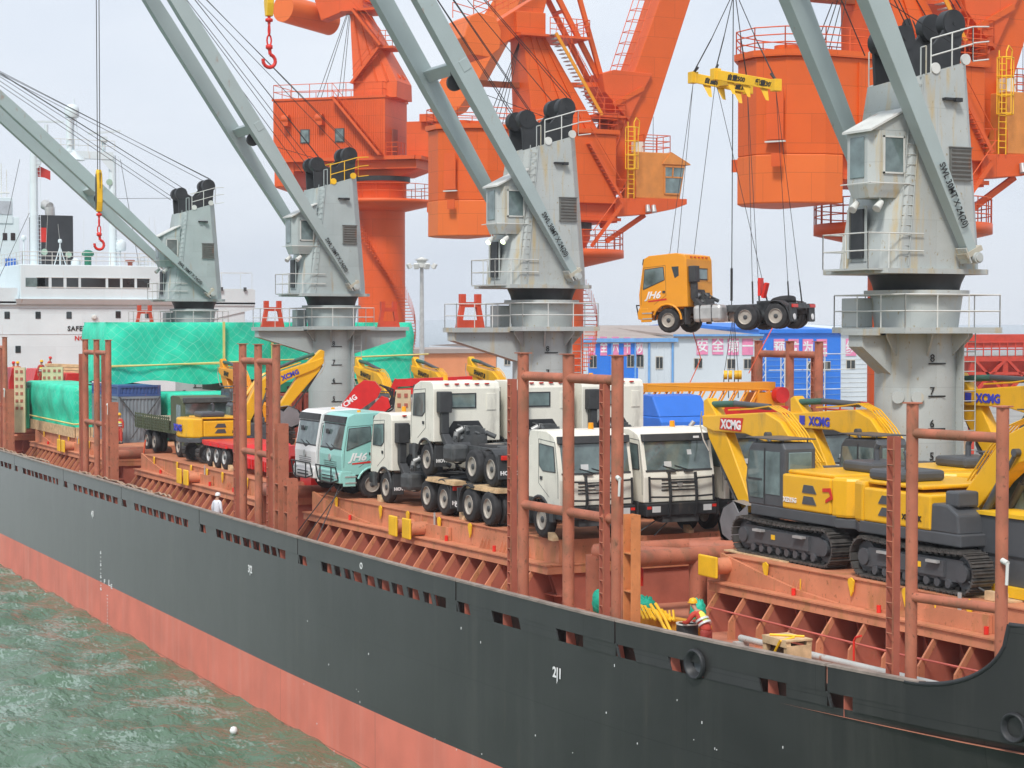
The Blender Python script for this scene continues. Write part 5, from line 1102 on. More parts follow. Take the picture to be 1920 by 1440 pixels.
def bigtruck(name, label, style, paint, cabw=1.22, group=None, front_detail=True, decal=None, spare=True, lname='HOWO'):
    T = thing(name, label, 'truck', (0, 0, 0), 0, group)
    J6 = style == 'j6'
    zb, zt = (1.02, 3.05) if not J6 else (.95, 3.15)
    xf, xb = (1.28, -.72) if not J6 else (1.35, -1.0)
    prof = arch_profile(xf, xb, zb, zt, 0, .66, .26 if not J6 else .24, .12 if not J6 else .24, j6=J6)
    b = MB(); b.prism(prof, 'y', -cabw, cabw); cab = b.build('cab', paint, T, bevel=.055)
    lean = .26 if not J6 else .24
    def fx(z): return xf - lean * max(0, (z - zb - .75)) / (zt - .18 - zb - .75) if z > zb + .75 else xf
    def front(z0, z1, y0, y1, m, nm, off=.015, th=.03, par=cab, bev=0):
        b = MB(); b.loft([[(fx(z0) + off, y0, z0), (fx(z0) + off, y1, z0), (fx(z0) + off - th, y1, z0), (fx(z0) + off - th, y0, z0)], [(fx(z1) + off, y0, z1), (fx(z1) + off, y1, z1), (fx(z1) + off - th, y1, z1), (fx(z1) + off - th, y0, z1)]])
        return b.build(nm, m, par, bevel=bev)
    # glass
    gz0 = 1.98 if not J6 else 2.0
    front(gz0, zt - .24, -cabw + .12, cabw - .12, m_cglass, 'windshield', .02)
    front(gz0 - .05, gz0, -cabw + .08, cabw - .08, m_plas, 'windshield_seal', .022); front(zt - .24, zt - .2, -cabw + .08, cabw - .08, m_plas, 'windshield_seal', .022)
    for sd_ in (-1, 1):
        y = sd_ * (cabw + .004); y0, y1 = sorted((y, y - sd_ * .02))
        if not J6: gp = [(fx(2.0) - .22, 2.0), (fx(2.7) - .16, 2.72), (-.0, 2.78), (-.0, 2.14), (.22, 2.0)]
        else: gp = [(fx(2.05) - .16, 1.92), (fx(2.8) - .12, 2.78), (.12, 2.85), (.08, 2.3)]
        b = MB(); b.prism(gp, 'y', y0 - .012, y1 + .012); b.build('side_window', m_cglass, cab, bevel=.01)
        b = MB(); fr_ = gp + gp[:1]
        for p_, q_ in zip(fr_, fr_[1:]): b.tube((p_[0], y, p_[1]), (q_[0], y, q_[1]), .02, n=5)
        b.build('window_rubber', m_plas, cab)
        # door shut lines
        b = MB(); dx = -.06 if not J6 else .02; ln = [(fx(1.3) - .1, 1.25), (fx(1.9) - .09, 1.9), (fx(2.8) - .07, 2.86), (dx, 2.92), (dx, 1.95), (dx + .0, 1.62), (.62, 1.25)]
        for p_, q_ in zip(ln, ln[1:]): b.tube((p_[0], y, p_[1]), (q_[0], y, q_[1]), .007, n=4)
        b.build('door_gap', m_plas, cab)
        b = MB(); b.obox((.12, y, 1.78), (.13, .05, .1)); b.build('door_handle', m_plas, cab)
        # fender lip
        b = MB(); b.path([(.68 * cos(R(t)), y * .99, .56 + .68 * sin(R(t))) for t in range(20, 181, 16)], .05, 6); b.build('wheel_arch', m_plas if not J6 else paint, cab)
        if J6:
            b = MB(); b.prism([(-.42, 2.35), (-.28, 2.85), (-.62, 2.85), (-.62, 2.45)], 'y', y0 - .006, y1 + .006); b.build('quarter_window', m_glass, cab)
            b = MB(); b.box(.75, 1.28, y0 - .01, y1 + .01, .5, .98); b.build('step_box', paint, cab, bevel=.02)
            for z in (.62, .86): b = MB(); b.box(.72, 1.2, y - .03, y + .03, z, z + .05); b.build('step', m_alu, cab)
        else:
            b = MB(); b.box(-.70, -.45, y0, y1, 2.05, 2.7); b.build('pressed_panel', paint, cab, bevel=.01)
            b = MB(); b.box(.72, .95, y - .05, y + .05, .55, 1.05); b.build('step', m_chas, cab)
    # back wall
    b = MB(); b.box(xb - .02, xb + .02, -.75 if J6 else -.3, .35 if J6 else .55, 2.3, 2.75); b.build('rear_window', m_cglass, cab, bevel=.02)
    b = MB()
    ya, yb = (-.78, .38) if J6 else (-.33, .58)
    for (y0, y1, z0, z1) in ((ya, yb, 2.27, 2.3), (ya, yb, 2.75, 2.78), (ya, ya + .03, 2.27, 2.78), (yb - .03, yb, 2.27, 2.78)): b.box(xb - .03, xb, y0, y1, z0, z1)
    b.build('window_rubber', m_plas, cab)
    b = MB(); b.box(xb - .025, xb, -1.06, -.72, 2.2, 2.76); b.build('pressed_panel', paint, cab, bevel=.01) if not J6 else b.build('pressed_panel', paint, cab)
    b = MB(); b.prism([(-.6, 1.17), (-.6, 1.6), (-.42, 1.85), (.5, 1.85), (.68, 1.6), (.68, 1.17)], 'x', xb - .012, xb + .01); b.build('tunnel_opening', m_glass if 0 else m_blk, cab)
    for i in range(5):
        y = -.75 + i * .37; b = MB(); b.box(xb - .045 + .03, xb + .06, y - .07, y + .07, zt + .02 + (.06 if J6 else 0), zt + .06 + (.06 if J6 else 0)); b.build('reflector', m_lred, cab)
    # front
    if not J6:
        front(zt - .22, zt - .02, -cabw + .04, cabw - .04, m_plas, 'sun_visor', .12, .14, bev=.03)
        for z in (1.36, 1.46, 1.56, 1.66): front(z, z + .035, -.62, .62, m_plas, 'grille_slot', .012, .03)
        b = MB(); b.tube((xf + .005, 0, 1.55), (xf + .035, 0, 1.55), .09, n=16); b.build('grille_emblem', m_alu, cab)
        b = MB(); b.box(xf - .35, xf + .14, -cabw, cabw, .62, 1.0); bp = b.build('bumper', m_blk, T, bevel=.04)
        b = MB(); b.box(xf - .35, xf + .06, -.62, .62, .42, .61); b.build('skid_grille', m_chas, bp)
        for sd_ in (-1, 1):
            b = MB(); b.box(xf + .13, xf + .155, sd_ * .88 - .14, sd_ * .88 + .14, .74, .92); b.build('headlight', m_lens, bp)
            b = MB(); b.box(xf + .13, xf + .15, sd_ * 1.12 - .07, sd_ * 1.12 + .07, .84, .92); b.build('indicator', m_lred, bp)
            b = MB(); b.bar((fx(2.02) + .05, sd_ * .2 + .15, 1.95), (fx(2.2) + .06, sd_ * .2 - .35, 2.1), .025, .02); b.obox((fx(1.95) + .05, sd_ * .3, 1.93), (.06, .3, .05)); b.build('wiper', m_plas, cab)
        b = MB()                                           # bull bar
        x = xf + .14
        for sd_ in (-1, 1):
            b.bar((x + .02, sd_ * .45, .6), (x + .1, sd_ * .45, 1.2), .05, .1, (1, 0, 0)); b.bar((x + .1, sd_ * .45, 1.2), (x + .0, sd_ * .45, 1.9), .05, .1, (1, 0, 0))
            for z in (1.18, 1.72): b.bar((x + .06, sd_ * .45, z), (x + .0, sd_ * 1.1, z + .02), .05, .05)
            b.bar((x, sd_ * 1.1, 1.05), (x - .04, sd_ * 1.1, 1.8), .05, .05)
        b.bar((x + .07, -.45, 1.2), (x + .07, .45, 1.2), .05, .05); b.bar((x + .03, -.45, 1.62), (x + .03, .45, 1.62), .04, .05) ; b.build('bull_bar', m_blk, T)
        b = MB(); b.add([(fx(2.3) + .03, .35, 2.2), (fx(2.3) + .03, .50, 2.2), (fx(2.55) + .03, .48, 2.55), (fx(2.55) + .03, .33, 2.55)], [(0, 1, 2, 3)]); b.add([(fx(2.1) + .03, -.5, 2.06), (fx(2.1) + .03, -.25, 2.06), (fx(2.22) + .03, -.25, 2.22), (fx(2.22) + .03, -.5, 2.22)], [(0, 1, 2, 3)]); b.build('paper_sheet', m_lens, cab)
        front(zt - .16, zt - .1, .55, .75, m_txtw, 'label', .13, .02)
    else:
        front(zt - .16, zt + .1, -cabw + .08, cabw - .08, m_plas, 'sun_visor', .1, .12, bev=.03)
        b = MB(); b.prism([(fx(2.0) - .02, -1.0), (fx(2.0) + .03, -.0), (fx(2.0) - .02, 1.0), (fx(2.0) - .1, 1.0), (fx(2.0) - .1, -1.0)], 'z', 1.86, 1.97); b.build('cowl', m_plas, cab)
        b = MB(); b.tube((xf + .005, 0, 1.6), (xf + .035, 0, 1.6), .14, n=18); b.build('grille_emblem', m_alu, cab)
        for z in (1.28, 1.36, 1.44): front(z, z + .012, -.7, .7, m_plas, 'grille_slot', .006, .02)
        b = MB(); b.prism([(xf + .08, .62), (xf + .1, .9), (xf + .02, 1.12), (xf - .45, 1.12), (xf - .45, .6)], 'y', -cabw - .01, cabw + .01); bp = b.build('bumper', paint, T, bevel=.04)
        b = MB(); b.box(xf + .06, xf + .11, -.62, .62, .72, .78); b.box(xf + .06, xf + .11, -.62, .62, .86, .9); b.build('intake_slot', m_plas, bp)
        for sd_ in (-1, 1):
            b = MB(); b.box(xf - .05, xf + .10, sd_ * .98 - .18, sd_ * .98 + .18, .78, 1.05); b.build('headlight', m_lens, bp, bevel=.03)
            b = MB(); b.bar((fx(2.02) + .04, sd_ * .3 + .15, 2.0), (fx(2.2) + .04, sd_ * .3 - .3, 2.12), .025, .02); b.build('wiper', m_plas, cab)
        b = MB(); b.obox((fx(2.75) + .12, -.5, 2.62), (.05, .3, .2)); b.build('front_mirror', m_plas, cab, bevel=.03)
        b = MB(); x = xf + .2; b.path([(x - .1, -1.15, .75), (x, -1.12, 1.25), (x, 1.12, 1.25), (x - .1, 1.15, .75), (x, .62, .62), (x, -.62, .62), (x - .1, -1.15, .75)], .03, 6)
        for y in (-.62, .62): b.tube((x, y, .62), (x, y, 1.25), .03)
        b.build('bull_bar', m_blk, T)
        if decal:
            for sd_ in (-1, 1):
                r_ = (1, 0, 0) if sd_ < 0 else (-1, 0, 0)
                txt(decal, .42, (-.05 if sd_ < 0 else 1.0, sd_ * (cabw + .012), 1.52), r_, (.18 * (1 if sd_ < 0 else -1) * -1, 0, 1) if 0 else (0, 0, 1), m_txtw, T, 'door_lettering', shear=.35, bold=.012, sx=1.1)
                b = MB(); b.prism([(-.0, 1.42), (.9, 1.36), (.9, 1.42), (.0, 1.5)], 'y', min(sd_ * cabw, sd_ * (cabw + .01)), max(sd_ * cabw, sd_ * (cabw + .01))); b.build('door_stripe', m_txtred, cab)
    bx = (.3, .55); b = MB(); b.tube((.25, .35, zt + .1), (.25, .35, zt + .16), .08, n=12); b.box(-.1, .3, -.5, -.1, zt + .1, zt + .145); b.build('roof_hatch', paint, cab)
    b = MB(); b.tube((.25, .35, zt + .14), (.25, .35, zt + .32), .085, .075, n=14); b.build('beacon', m_amber, cab)
    # chassis
    b = MB()
    for sd_ in (-1, 1): b.box(-5.75, 1.0, sd_ * .42 - .05, sd_ * .42 + .05, .82, 1.1)
    for x in (-1.2, -2.3, -3.2, -4.2, -5.1, -5.7): b.box(x - .08, x + .08, -.38, .38, .84, 1.05)
    b.box(-5.85, -5.75, -1.1, 1.1, .86, 1.0); ch = b.build('chassis_frame', m_chas, T)
    b = MB(); b.box(-1.5, -.2, -.38, .45, 1.0, 1.42); b.box(-1.35, -.9, -.25, .3, 1.4, 1.7); b.box(-1.1, -.8, -.5, -.2, 1.1, 1.6)
    for i in range(14): random.seed(i); p_ = (random.uniform(-1.5, -.85), random.uniform(-.5, .5), random.uniform(1.3, 1.75)); b.tube(p_, (p_[0] + random.uniform(-.3, .3), p_[1] + random.uniform(-.3, .3), p_[2] + random.uniform(-.3, .1)), random.uniform(.03, .09), n=7)
    b.build('engine', m_chas, T)
    b = MB(); b.path([(-.95, .55, 1.15), (-1.0, .5, 1.5), (-1.1, .3, 1.62), (-1.15, .1, 1.6)], .10, 10); b.build('exhaust_pipe', m_alu, T)
    # air intake tower behind the cab, both kinds
    sy_ = .92; b = MB(); b.box(xb - .36, xb - .03, sy_ - .22, sy_ + .22, 2.15, 2.85); b.box(xb - .30, xb - .05, sy_ - .14, sy_ + .12, 1.45, 2.16); b.add([(xb - .3, sy_ - .14, 1.45), (xb - .05, sy_ - .14, 1.45), (xb - .05, sy_ + .12, 1.45), (xb - .3, sy_ + .12, 1.45), (xb - .75, sy_ - .28, 1.0), (xb - .4, sy_ - .28, 1.0), (xb - .4, sy_ + .1, 1.0), (xb - .75, sy_ + .1, 1.0)], [(0, 1, 5, 4), (1, 2, 6, 5), (2, 3, 7, 6), (3, 0, 4, 7), (4, 5, 6, 7)])
    b.tube((xb - .9, .95, 1.0), (xb - .9, .35, 1.0), .2, n=14); b.build('air_intake', m_plas, T, bevel=.03)
    # tanks and boxes
    for sd_ in (-1, 1):
        b = MB(); b.box(-2.05, -1.25, sd_ * .85 - .32, sd_ * .85 + .32, .55, 1.15) if not J6 else b.box(-2.55, -1.2, sd_ * .85 - .36, sd_ * .85 + .36, .42, 1.14); ft = b.build('fuel_tank' if sd_ < 0 or J6 else 'battery_box', m_alu if J6 else m_chas, T, bevel=.14)
        if J6: b = MB(); [b.box(x - .03, x + .03, sd_ * .85 - .37, sd_ * .85 + .37, .41, 1.15) for x in (-1.55, -2.1)]; b.build('tank_band', m_plas, ft, bevel=.12)
        b = MB(); b.tube((-2.0, sd_ * .95, .72), (-1.3, sd_ * .95, .72), .17, n=14); b.build('air_tank', m_rim, T)
        b = MB(); b.path([(.7 * cos(R(t)), sd_ * 1.05, .56 + .7 * sin(R(t))) for t in range(0, 181, 30)], .03, 6) ; b.box(-.92, -.84, sd_ * 1.05 - .2, sd_ * 1.05 + .2, .35, 1.05); b.build('mudflap', m_plas, T)
        for q_ in (-.35, -.02): pass
    # rear mudguards, flaps, lamps
    for sd_ in (-1, 1):
        b = MB(); b.path([(-5.05 + .64 * cos(R(t)), sd_ * .95, .56 + .64 * sin(R(t))) for t in (75, 100, 130, 160, 185)], .02, 4)
        pts = [(-5.05 + .62 * cos(R(t)), .56 + .62 * sin(R(t))) for t in (60, 85, 110, 140, 170)] + [(-5.72, .28), (-5.75, .28), (-5.72, .62)] + [(-5.05 + .66 * cos(R(t)), .56 + .66 * sin(R(t))) for t in (170, 140, 110, 85, 60)]
        b.prism(pts, 'y', sd_ * .95 - .3, sd_ * .95 + .3); b.box(-5.80, -5.72, sd_ * .95 - .3, sd_ * .95 + .3, .3, 1.05); mg_ = b.build('mudguard', m_plas, T)
        b = MB(); b.box(-5.87, -5.80, sd_ * .92 - .28, sd_ * .92 + .28, .88, 1.02); b.build('tail_light', m_lred, T, bevel=.015)
        if not J6: txt(lname, .17, (-5.815, sd_ * .95 + .27, .42), (0, -1, 0), (0, 0, 1), m_txtw, T, 'flap_lettering', bold=.008, sx=1.1)
        else: b = MB(); b.tube((-5.81, sd_ * .95, .5), (-5.83, sd_ * .95, .5), .13, n=18); b.build('flap_emblem', m_txtw, T)
    if not J6: txt(lname, .15, (-.93, 1.22, .5), (0, -1, 0), (0, 0, 1), m_txtw, T, 'flap_lettering', bold=.008, sx=1.1)
    b = MB(); b.lathe([(.1, 1.12), (.55, 1.16), (.55, 1.2), (.1, 1.22)], c=(-4.3, 0, 0), n=20) if not J6 else b.box(-4.7, -3.9, -.5, .5, 1.1, 1.22); b.build('fifth_wheel', m_chas, T)
    for sd_ in (-1, 1):
        wheel(T, 0, sd_ * 1.18 * (1 if sd_ < 0 else 1), side=sd_)
        for x in (-3.65, -5.05): wheel(T, x, sd_ * 1.2, side=sd_, dual=True)
    b = MB()
    for x in (0, -3.65, -5.05): b.tube((x, -.9, .54), (x, .9, .54), .09, n=8); b.lathe([(.05, -.2), (.2, -.1), (.2, .1), (.05, .2)], c=(x, 0, .54), ax='y', n=10)
    for x in (-3.65, -5.05): b.box(x - .65, x + .65, -.62, -.55, .62, .8); b.box(x - .65, x + .65, .55, .62, .62, .8)
    b.build('axle', m_chas, T)
    if spare:
        s_ = wheel(T, -2.55, .0, z=1.3, side=-1); s_.name = 'spare_wheel'; s_.rotation_euler = (R(-90), 0, 0); s_.location = (-2.55, -.15 if not J6 else 0, 1.18)
        if J6: s_.location = (-4.9, 0, 1.32); s_.rotation_euler = (R(-80), R(8), .2)
    return T
GH = 'cream tractor trucks parked facing the bow'; GR = 'cream tractor trucks parked facing aft'
tk = bigtruck('tractor_truck', 'x', 'howo', m_cream, spare=True)
def put(o, xw, yw, z, rz, label, group=None, fresh=True, **k): return place(o, (xw, yw, z), rz, label, group, fresh=fresh, **k)
FX = -52.95; FY = 28.2
put(tk, FX, FY, HT + .01, 0, 'cream truck facing the bow behind the three post stanchion frame, black bull bar', GH, fresh=False)
put(tk, FX, FY + 2.95, HT + .01, 0, 'fully visible cream truck facing the bow right of the stanchion frame', GH)
put(tk, FX, FY + 5.9, HT + .01, 0, 'cream truck facing the bow half hidden behind the digger stick', GH)
put(tk, FX - .4, FY + 9.9, HT + .01, 0, 'cream truck facing the bow behind the rear digger boom', GH)
LX = -66.0
for o_ in [o for o in bpy.data.objects if o.get('group') == GH]: o_.scale = (1.055,) * 3
put(tk, LX, 28.35, HT + .01, pi, 'lower cream truck facing aft beside the mint truck, carrying another on its chassis', GR)
put(tk, LX, 31.3, HT + .01, pi, 'lower cream truck facing aft in the second row, mostly hidden', GR)
UZ = HT + 1.28; UX = -62.3
put(tk, UX, 28.4, UZ, pi, 'upper cream truck stacked on the near row, its whole cab back in view', GR)
put(tk, UX, 31.35, UZ, pi, 'upper cream truck of the second row, seen between the stanchion posts', GR)
put(tk, UX, 34.3, UZ, pi, 'upper cream truck farthest from the hull side, behind the right hand stanchion post', GR)
# timber packers under the stacked trucks and chocks
def timber(x0, x1, y0, y1, z0, z1, label, group='timber packers between the stacked trucks'):
    t = thing('timber_packer', label, 'timber', ((x0 + x1) / 2, (y0 + y1) / 2, z0), 0, group); k = 2
    for i in range(k): b = MB(); z = z0 + (z1 - z0) * i / k; b.box(x0 + .05 * i, x1 - .02 * i, y0 + .04 * i, y1 - .03 * i, z + .004, z + (z1 - z0) / k); b.build('plank', m_wood, t, world=True)
timber(-62.0, -59.6, 27.0, 27.5, UZ - .16, UZ - .01, 'pale timber packer under the front wheel of the near upper truck')
timber(-58.6, -56.2, 27.0, 27.6, UZ - .16, UZ - .01, 'pale timber packer under the rear wheels of the near upper truck')
def chock(x, y, label):
    b = MB(); b.prism([(-.18, 0), (.18, 0), (.18, .09), (-.06, .24), (-.18, .24)], 'y', -.09, .09); o = b.build('wheel_chock', m_wood); o.location = (x, y, HT + .004); tag(o, label, 'chock', 'pale wheel chocks on the hatch cover'); return o
for i, (x, y, lb) in enumerate([(-52.2, 27.0, 'pale chock in front of the nearest cream truck wheel'), (-52.3, 31.9, 'left of the two chocks below the fully visible cream truck'), (-52.3, 33.2, 'right of the two chocks below the fully visible cream truck'), (-59.2, 27.2, 'pale chock behind the rear wheels of the lower aft facing truck'), (-66.6, 27.2, 'pale chock under the mint truck side')]): chock(x, y, lb)
# mint and white cabs facing outboard
jt = bigtruck('tractor_truck', 'mint green truck facing outboard with its front overhanging the hatch edge', 'j6', m_mint, decal='JH6', cabw=1.25)
place(jt, (-69.1, 27.4, HT + .01), R(-90), fresh=False); jt.scale = (.96,) * 3
jw = bigtruck('tractor_truck', 'white truck facing outboard, leftmost of the two cabs behind the stanchion', 'j6', m_twhite, decal='JH6', cabw=1.25)
place(jw, (-71.9, 27.4, HT + .01), R(-90), fresh=False); jw.scale = (.96,) * 3
# hanging orange truck
hg = bigtruck('hanging_truck', 'orange tractor truck hanging in mid air from the yellow spreader', 'j6', m_tor, decal='JH6', cabw=1.25)
hp0 = atd(1247, 624, 84.0); place(hg, (hp0.x + .15, hp0.y + .7, hp0.z), R(-148), fresh=False, ry=R(2.0))
# ---- spreader and slings
bpy.context.view_layer.update()
MW = hg.matrix_world.copy()
sc_ = MW @ Vector((-2.0, 0, 0)); SZ = 25.0
SPR = thing('spreader', 'yellow crossed lifting spreader with four sling points above the orange truck', 'spreader', (sc_.x + .3, sc_.y + .3, SZ), 0)
SP = Vector(SPR.location); hook_pt = SP + Vector((0, 0, 8))
ends_ = []
def armdir(t): return Vector((cos(t), sin(t), 0))
near_l, near_r = atd(1340, 142, 82) - SP, atd(1453, 162, 80) - SP; far_l, far_r = atd(1298, 148, 85) - SP, atd(1400, 168, 84) - SP
for i, (p_, q_) in enumerate(((near_l, near_r), (far_l, far_r))):
    b = MB(); b.bar(p_, q_, .22, .42); ab = b.build('spreader_beam', m_yel, SPR, bevel=.02)
    b = MB()
    for e_ in (p_, q_): b.obox(e_, (.35, .35, .5)); 
    dd = (q_ - p_).normalized(); 
    for f_ in (.25, .5, .8): c_ = p_.lerp(q_, f_); b.add([c_ + dd * .2 + Vector((0, 0, -.2)), c_ - dd * .2 + Vector((0, 0, -.2)), c_ + dd * .15 + Vector((.1, -.1, -.7)), c_ + dd * .3 + Vector((.1, -.1, -.7))], [(0, 1, 2, 3)])
    b.build('beam_end', m_yel, SPR, bevel=.02)
    for f_, s_ in ((.22, '自重500'), (.68, '载重30T')):
        c_ = p_.lerp(q_, f_) + Vector((0, 0, -.1)); n_ = dd.cross(Vector((0, 0, 1))); sgn = 1 if n_.dot(Vector((RY, -RX, 0))) > 0 else -1
        txt(s_, .26, tuple(c_ + n_ * sgn * .125), dd * sgn * 1, (0, 0, 1), m_txtb, SPR, 'beam_lettering', bold=.01)
    ends_ += [p_, q_]
b = MB(); m_ = (near_l + near_r) / 2; b.bar((far_l + far_r) / 2, m_, .25, .3); b.build('spreader_beam', m_yel, SPR, bevel=.02)
apex = Vector((0, 0, 0)) + (atd(1375, 0, 82) - SP) + Vector((0, 0, .35))
for e_ in ends_:
    b = MB(); mid = e_.lerp(apex, .45); b.tube(e_ + Vector((0, 0, .2)), mid, .028, n=6); b.tube(mid, apex, .02, n=5); b.tube(e_ + Vector((0, 0, .2)), e_.lerp(apex, .12), .06, n=6); b.build('sling', m_wire, SPR)
b = MB(); b.tube(apex + Vector((0, 0, -.1)), apex + Vector((0, 0, .35)), .25, n=12); b.build('swivel', m_hatred, SPR)
b = MB(); b.tube(apex, apex + Vector((0, 0, 12)), .025, n=5); b.build('hoist_wire', m_wire, SPR)
lift = [Vector((.25, 1.2, 1.05)), Vector((-.25, 1.2, 1.05)), Vector((.25, -1.2, 1.05)), Vector((-4.0, 1.1, 1.1)), Vector((-4.3, 1.1, 1.1)), Vector((-5.5, -.6, 1.1)), Vector((-5.3, .3, 1.1)), Vector((-3.7, -1.1, 1.1))]
order = [2, 2, 0, 3, 3, 1, 1, 0]
order = [ends_.index(far_l), ends_.index(far_l), ends_.index(near_l), ends_.index(far_r), ends_.index(far_r), ends_.index(near_r), ends_.index(near_r), ends_.index(near_l)]
for i, (lp, oi) in enumerate(zip(lift, order)):
    e_ = ends_[oi]; p_ = (MW @ lp) - SP; b = MB(); b.tube(e_ + Vector((0, 0, -.25)), p_.lerp(e_, .08), .013, n=5); b.tube(p_.lerp(e_, .1), p_, .035, n=6); b.build('lowering_wire', m_wire, SPR)
b = MB(); c_ = MW @ Vector((-2.5, 0, 1.5)) - SP; t_ = apex + Vector((-.1, 0, 0)); b.tube(t_, c_ + Vector((0, 0, -.6)), .022, n=5); b.tube(c_ + Vector((0, 0, 1.2)), c_ + Vector((0, 0, -.2)), .06, n=6); b.build('centre_wire', m_wire, SPR)
b = MB(); c_ = MW @ Vector((-4.3, .95, 1.5)); b.obox((0, 0, .3), (.12, .3, .75), rz=.5); b.obox((.2, .1, .15), (.12, .2, .65), rz=.3, ry=.3); o = b.build('red_clamp', m_hatred); o.location = c_; tag(o, 'red steel wheel clamp standing on the hanging truck chassis', 'clamp')
# tag lines
def rope(pts, label, m=None, r=.022):
    b = MB(); b.path([Vector(p) - Vector(pts[0]) for p in pts], r, 5); o = b.build('tag_line', m or mat('rope_orange', (.75, .12, .05), .7)); o.location = pts[0]; tag(o, label, 'rope', 'orange tag lines below the hanging truck'); return o
rope([MW @ Vector((0, -1.1, .2)), atd(1314, 672, 84), atd(1302, 700, 84), atd(1288, 730, 84)], 'orange tag line hanging from the front wheels of the hanging truck')
rope([MW @ Vector((-4.9, 1.1, .1)), atd(1424, 660, 80), atd(1404, 700, 80)], 'thin orange tag line hanging from the rear wheels of the hanging truck')
q_ = atd(1370, 703, 100); HBK = thing('hook_block', 'small cluster of yellow pulley blocks hanging in front of the pale grey shed', 'hook', tuple(q_), 0, 'hook blocks hanging from the deck cranes')
for i, dx in enumerate((-.35, -.1, .2, .4)):
    b = MB(); b.tube((dx * RX, dx * RY - .0, 0), (dx * RX + .1, dx * RY + .15, 0), .24, n=14); b.build('pulley', m_yel, HBK)
    b = MB(); b.tube((dx * RX, dx * RY, 0), (.15 * RX, .15 * RY, 3.3), .018, n=4); b.tube((dx * RX, dx * RY, 0), (dx * RX, dx * RY, -1.2), .03, n=4); b.build('hoist_wire', m_wire, HBK)
# ================================================================== EXCAVATORS
def track_mesh():
    """one crawler track: shoes around a rounded loop, length 4.5, height .95"""
    L = 3.55; r = .44; zc = .5; pts = []; n = 0
    per = 2 * L + 2 * pi * r; N = 46; b = MB()
    for i in range(N):
        s_ = per * i / N
        if s_ < L: p = (-L / 2 + s_, zc - r); a = 0
        elif s_ < L + pi * r: t = (s_ - L) / r; p = (L / 2 + r * sin(t), zc - r * cos(t)); a = t
        elif s_ < 2 * L + pi * r: u = s_ - L - pi * r; sag = .05 * sin(pi * u / L); p = (L / 2 - u, zc + r - sag); a = pi
        else: t = (s_ - 2 * L - pi * r) / r; p = (-L / 2 - r * sin(t), zc + r * cos(t)); a = pi + t
        b.obox((p[0], 0, p[1]), (.185, .6, .045), ry=-a)
        nx, nz = sin(a), -cos(a); b.obox((p[0] + nx * .035, 0, p[1] + nz * .035), (.025, .6, .05), ry=-a); b.obox((p[0] + nx * .03 + cos(a) * .07, 0, p[1] + nz * .03 + sin(a) * .07), (.02, .6, .035), ry=-a)
        b.obox((p[0] - nx * .06, 0, p[1] - nz * .06), (.14, .16, .08), ry=-a)
    return b.build('track', m_track)
TRK = track_mesh(); C.objects.unlink(TRK)
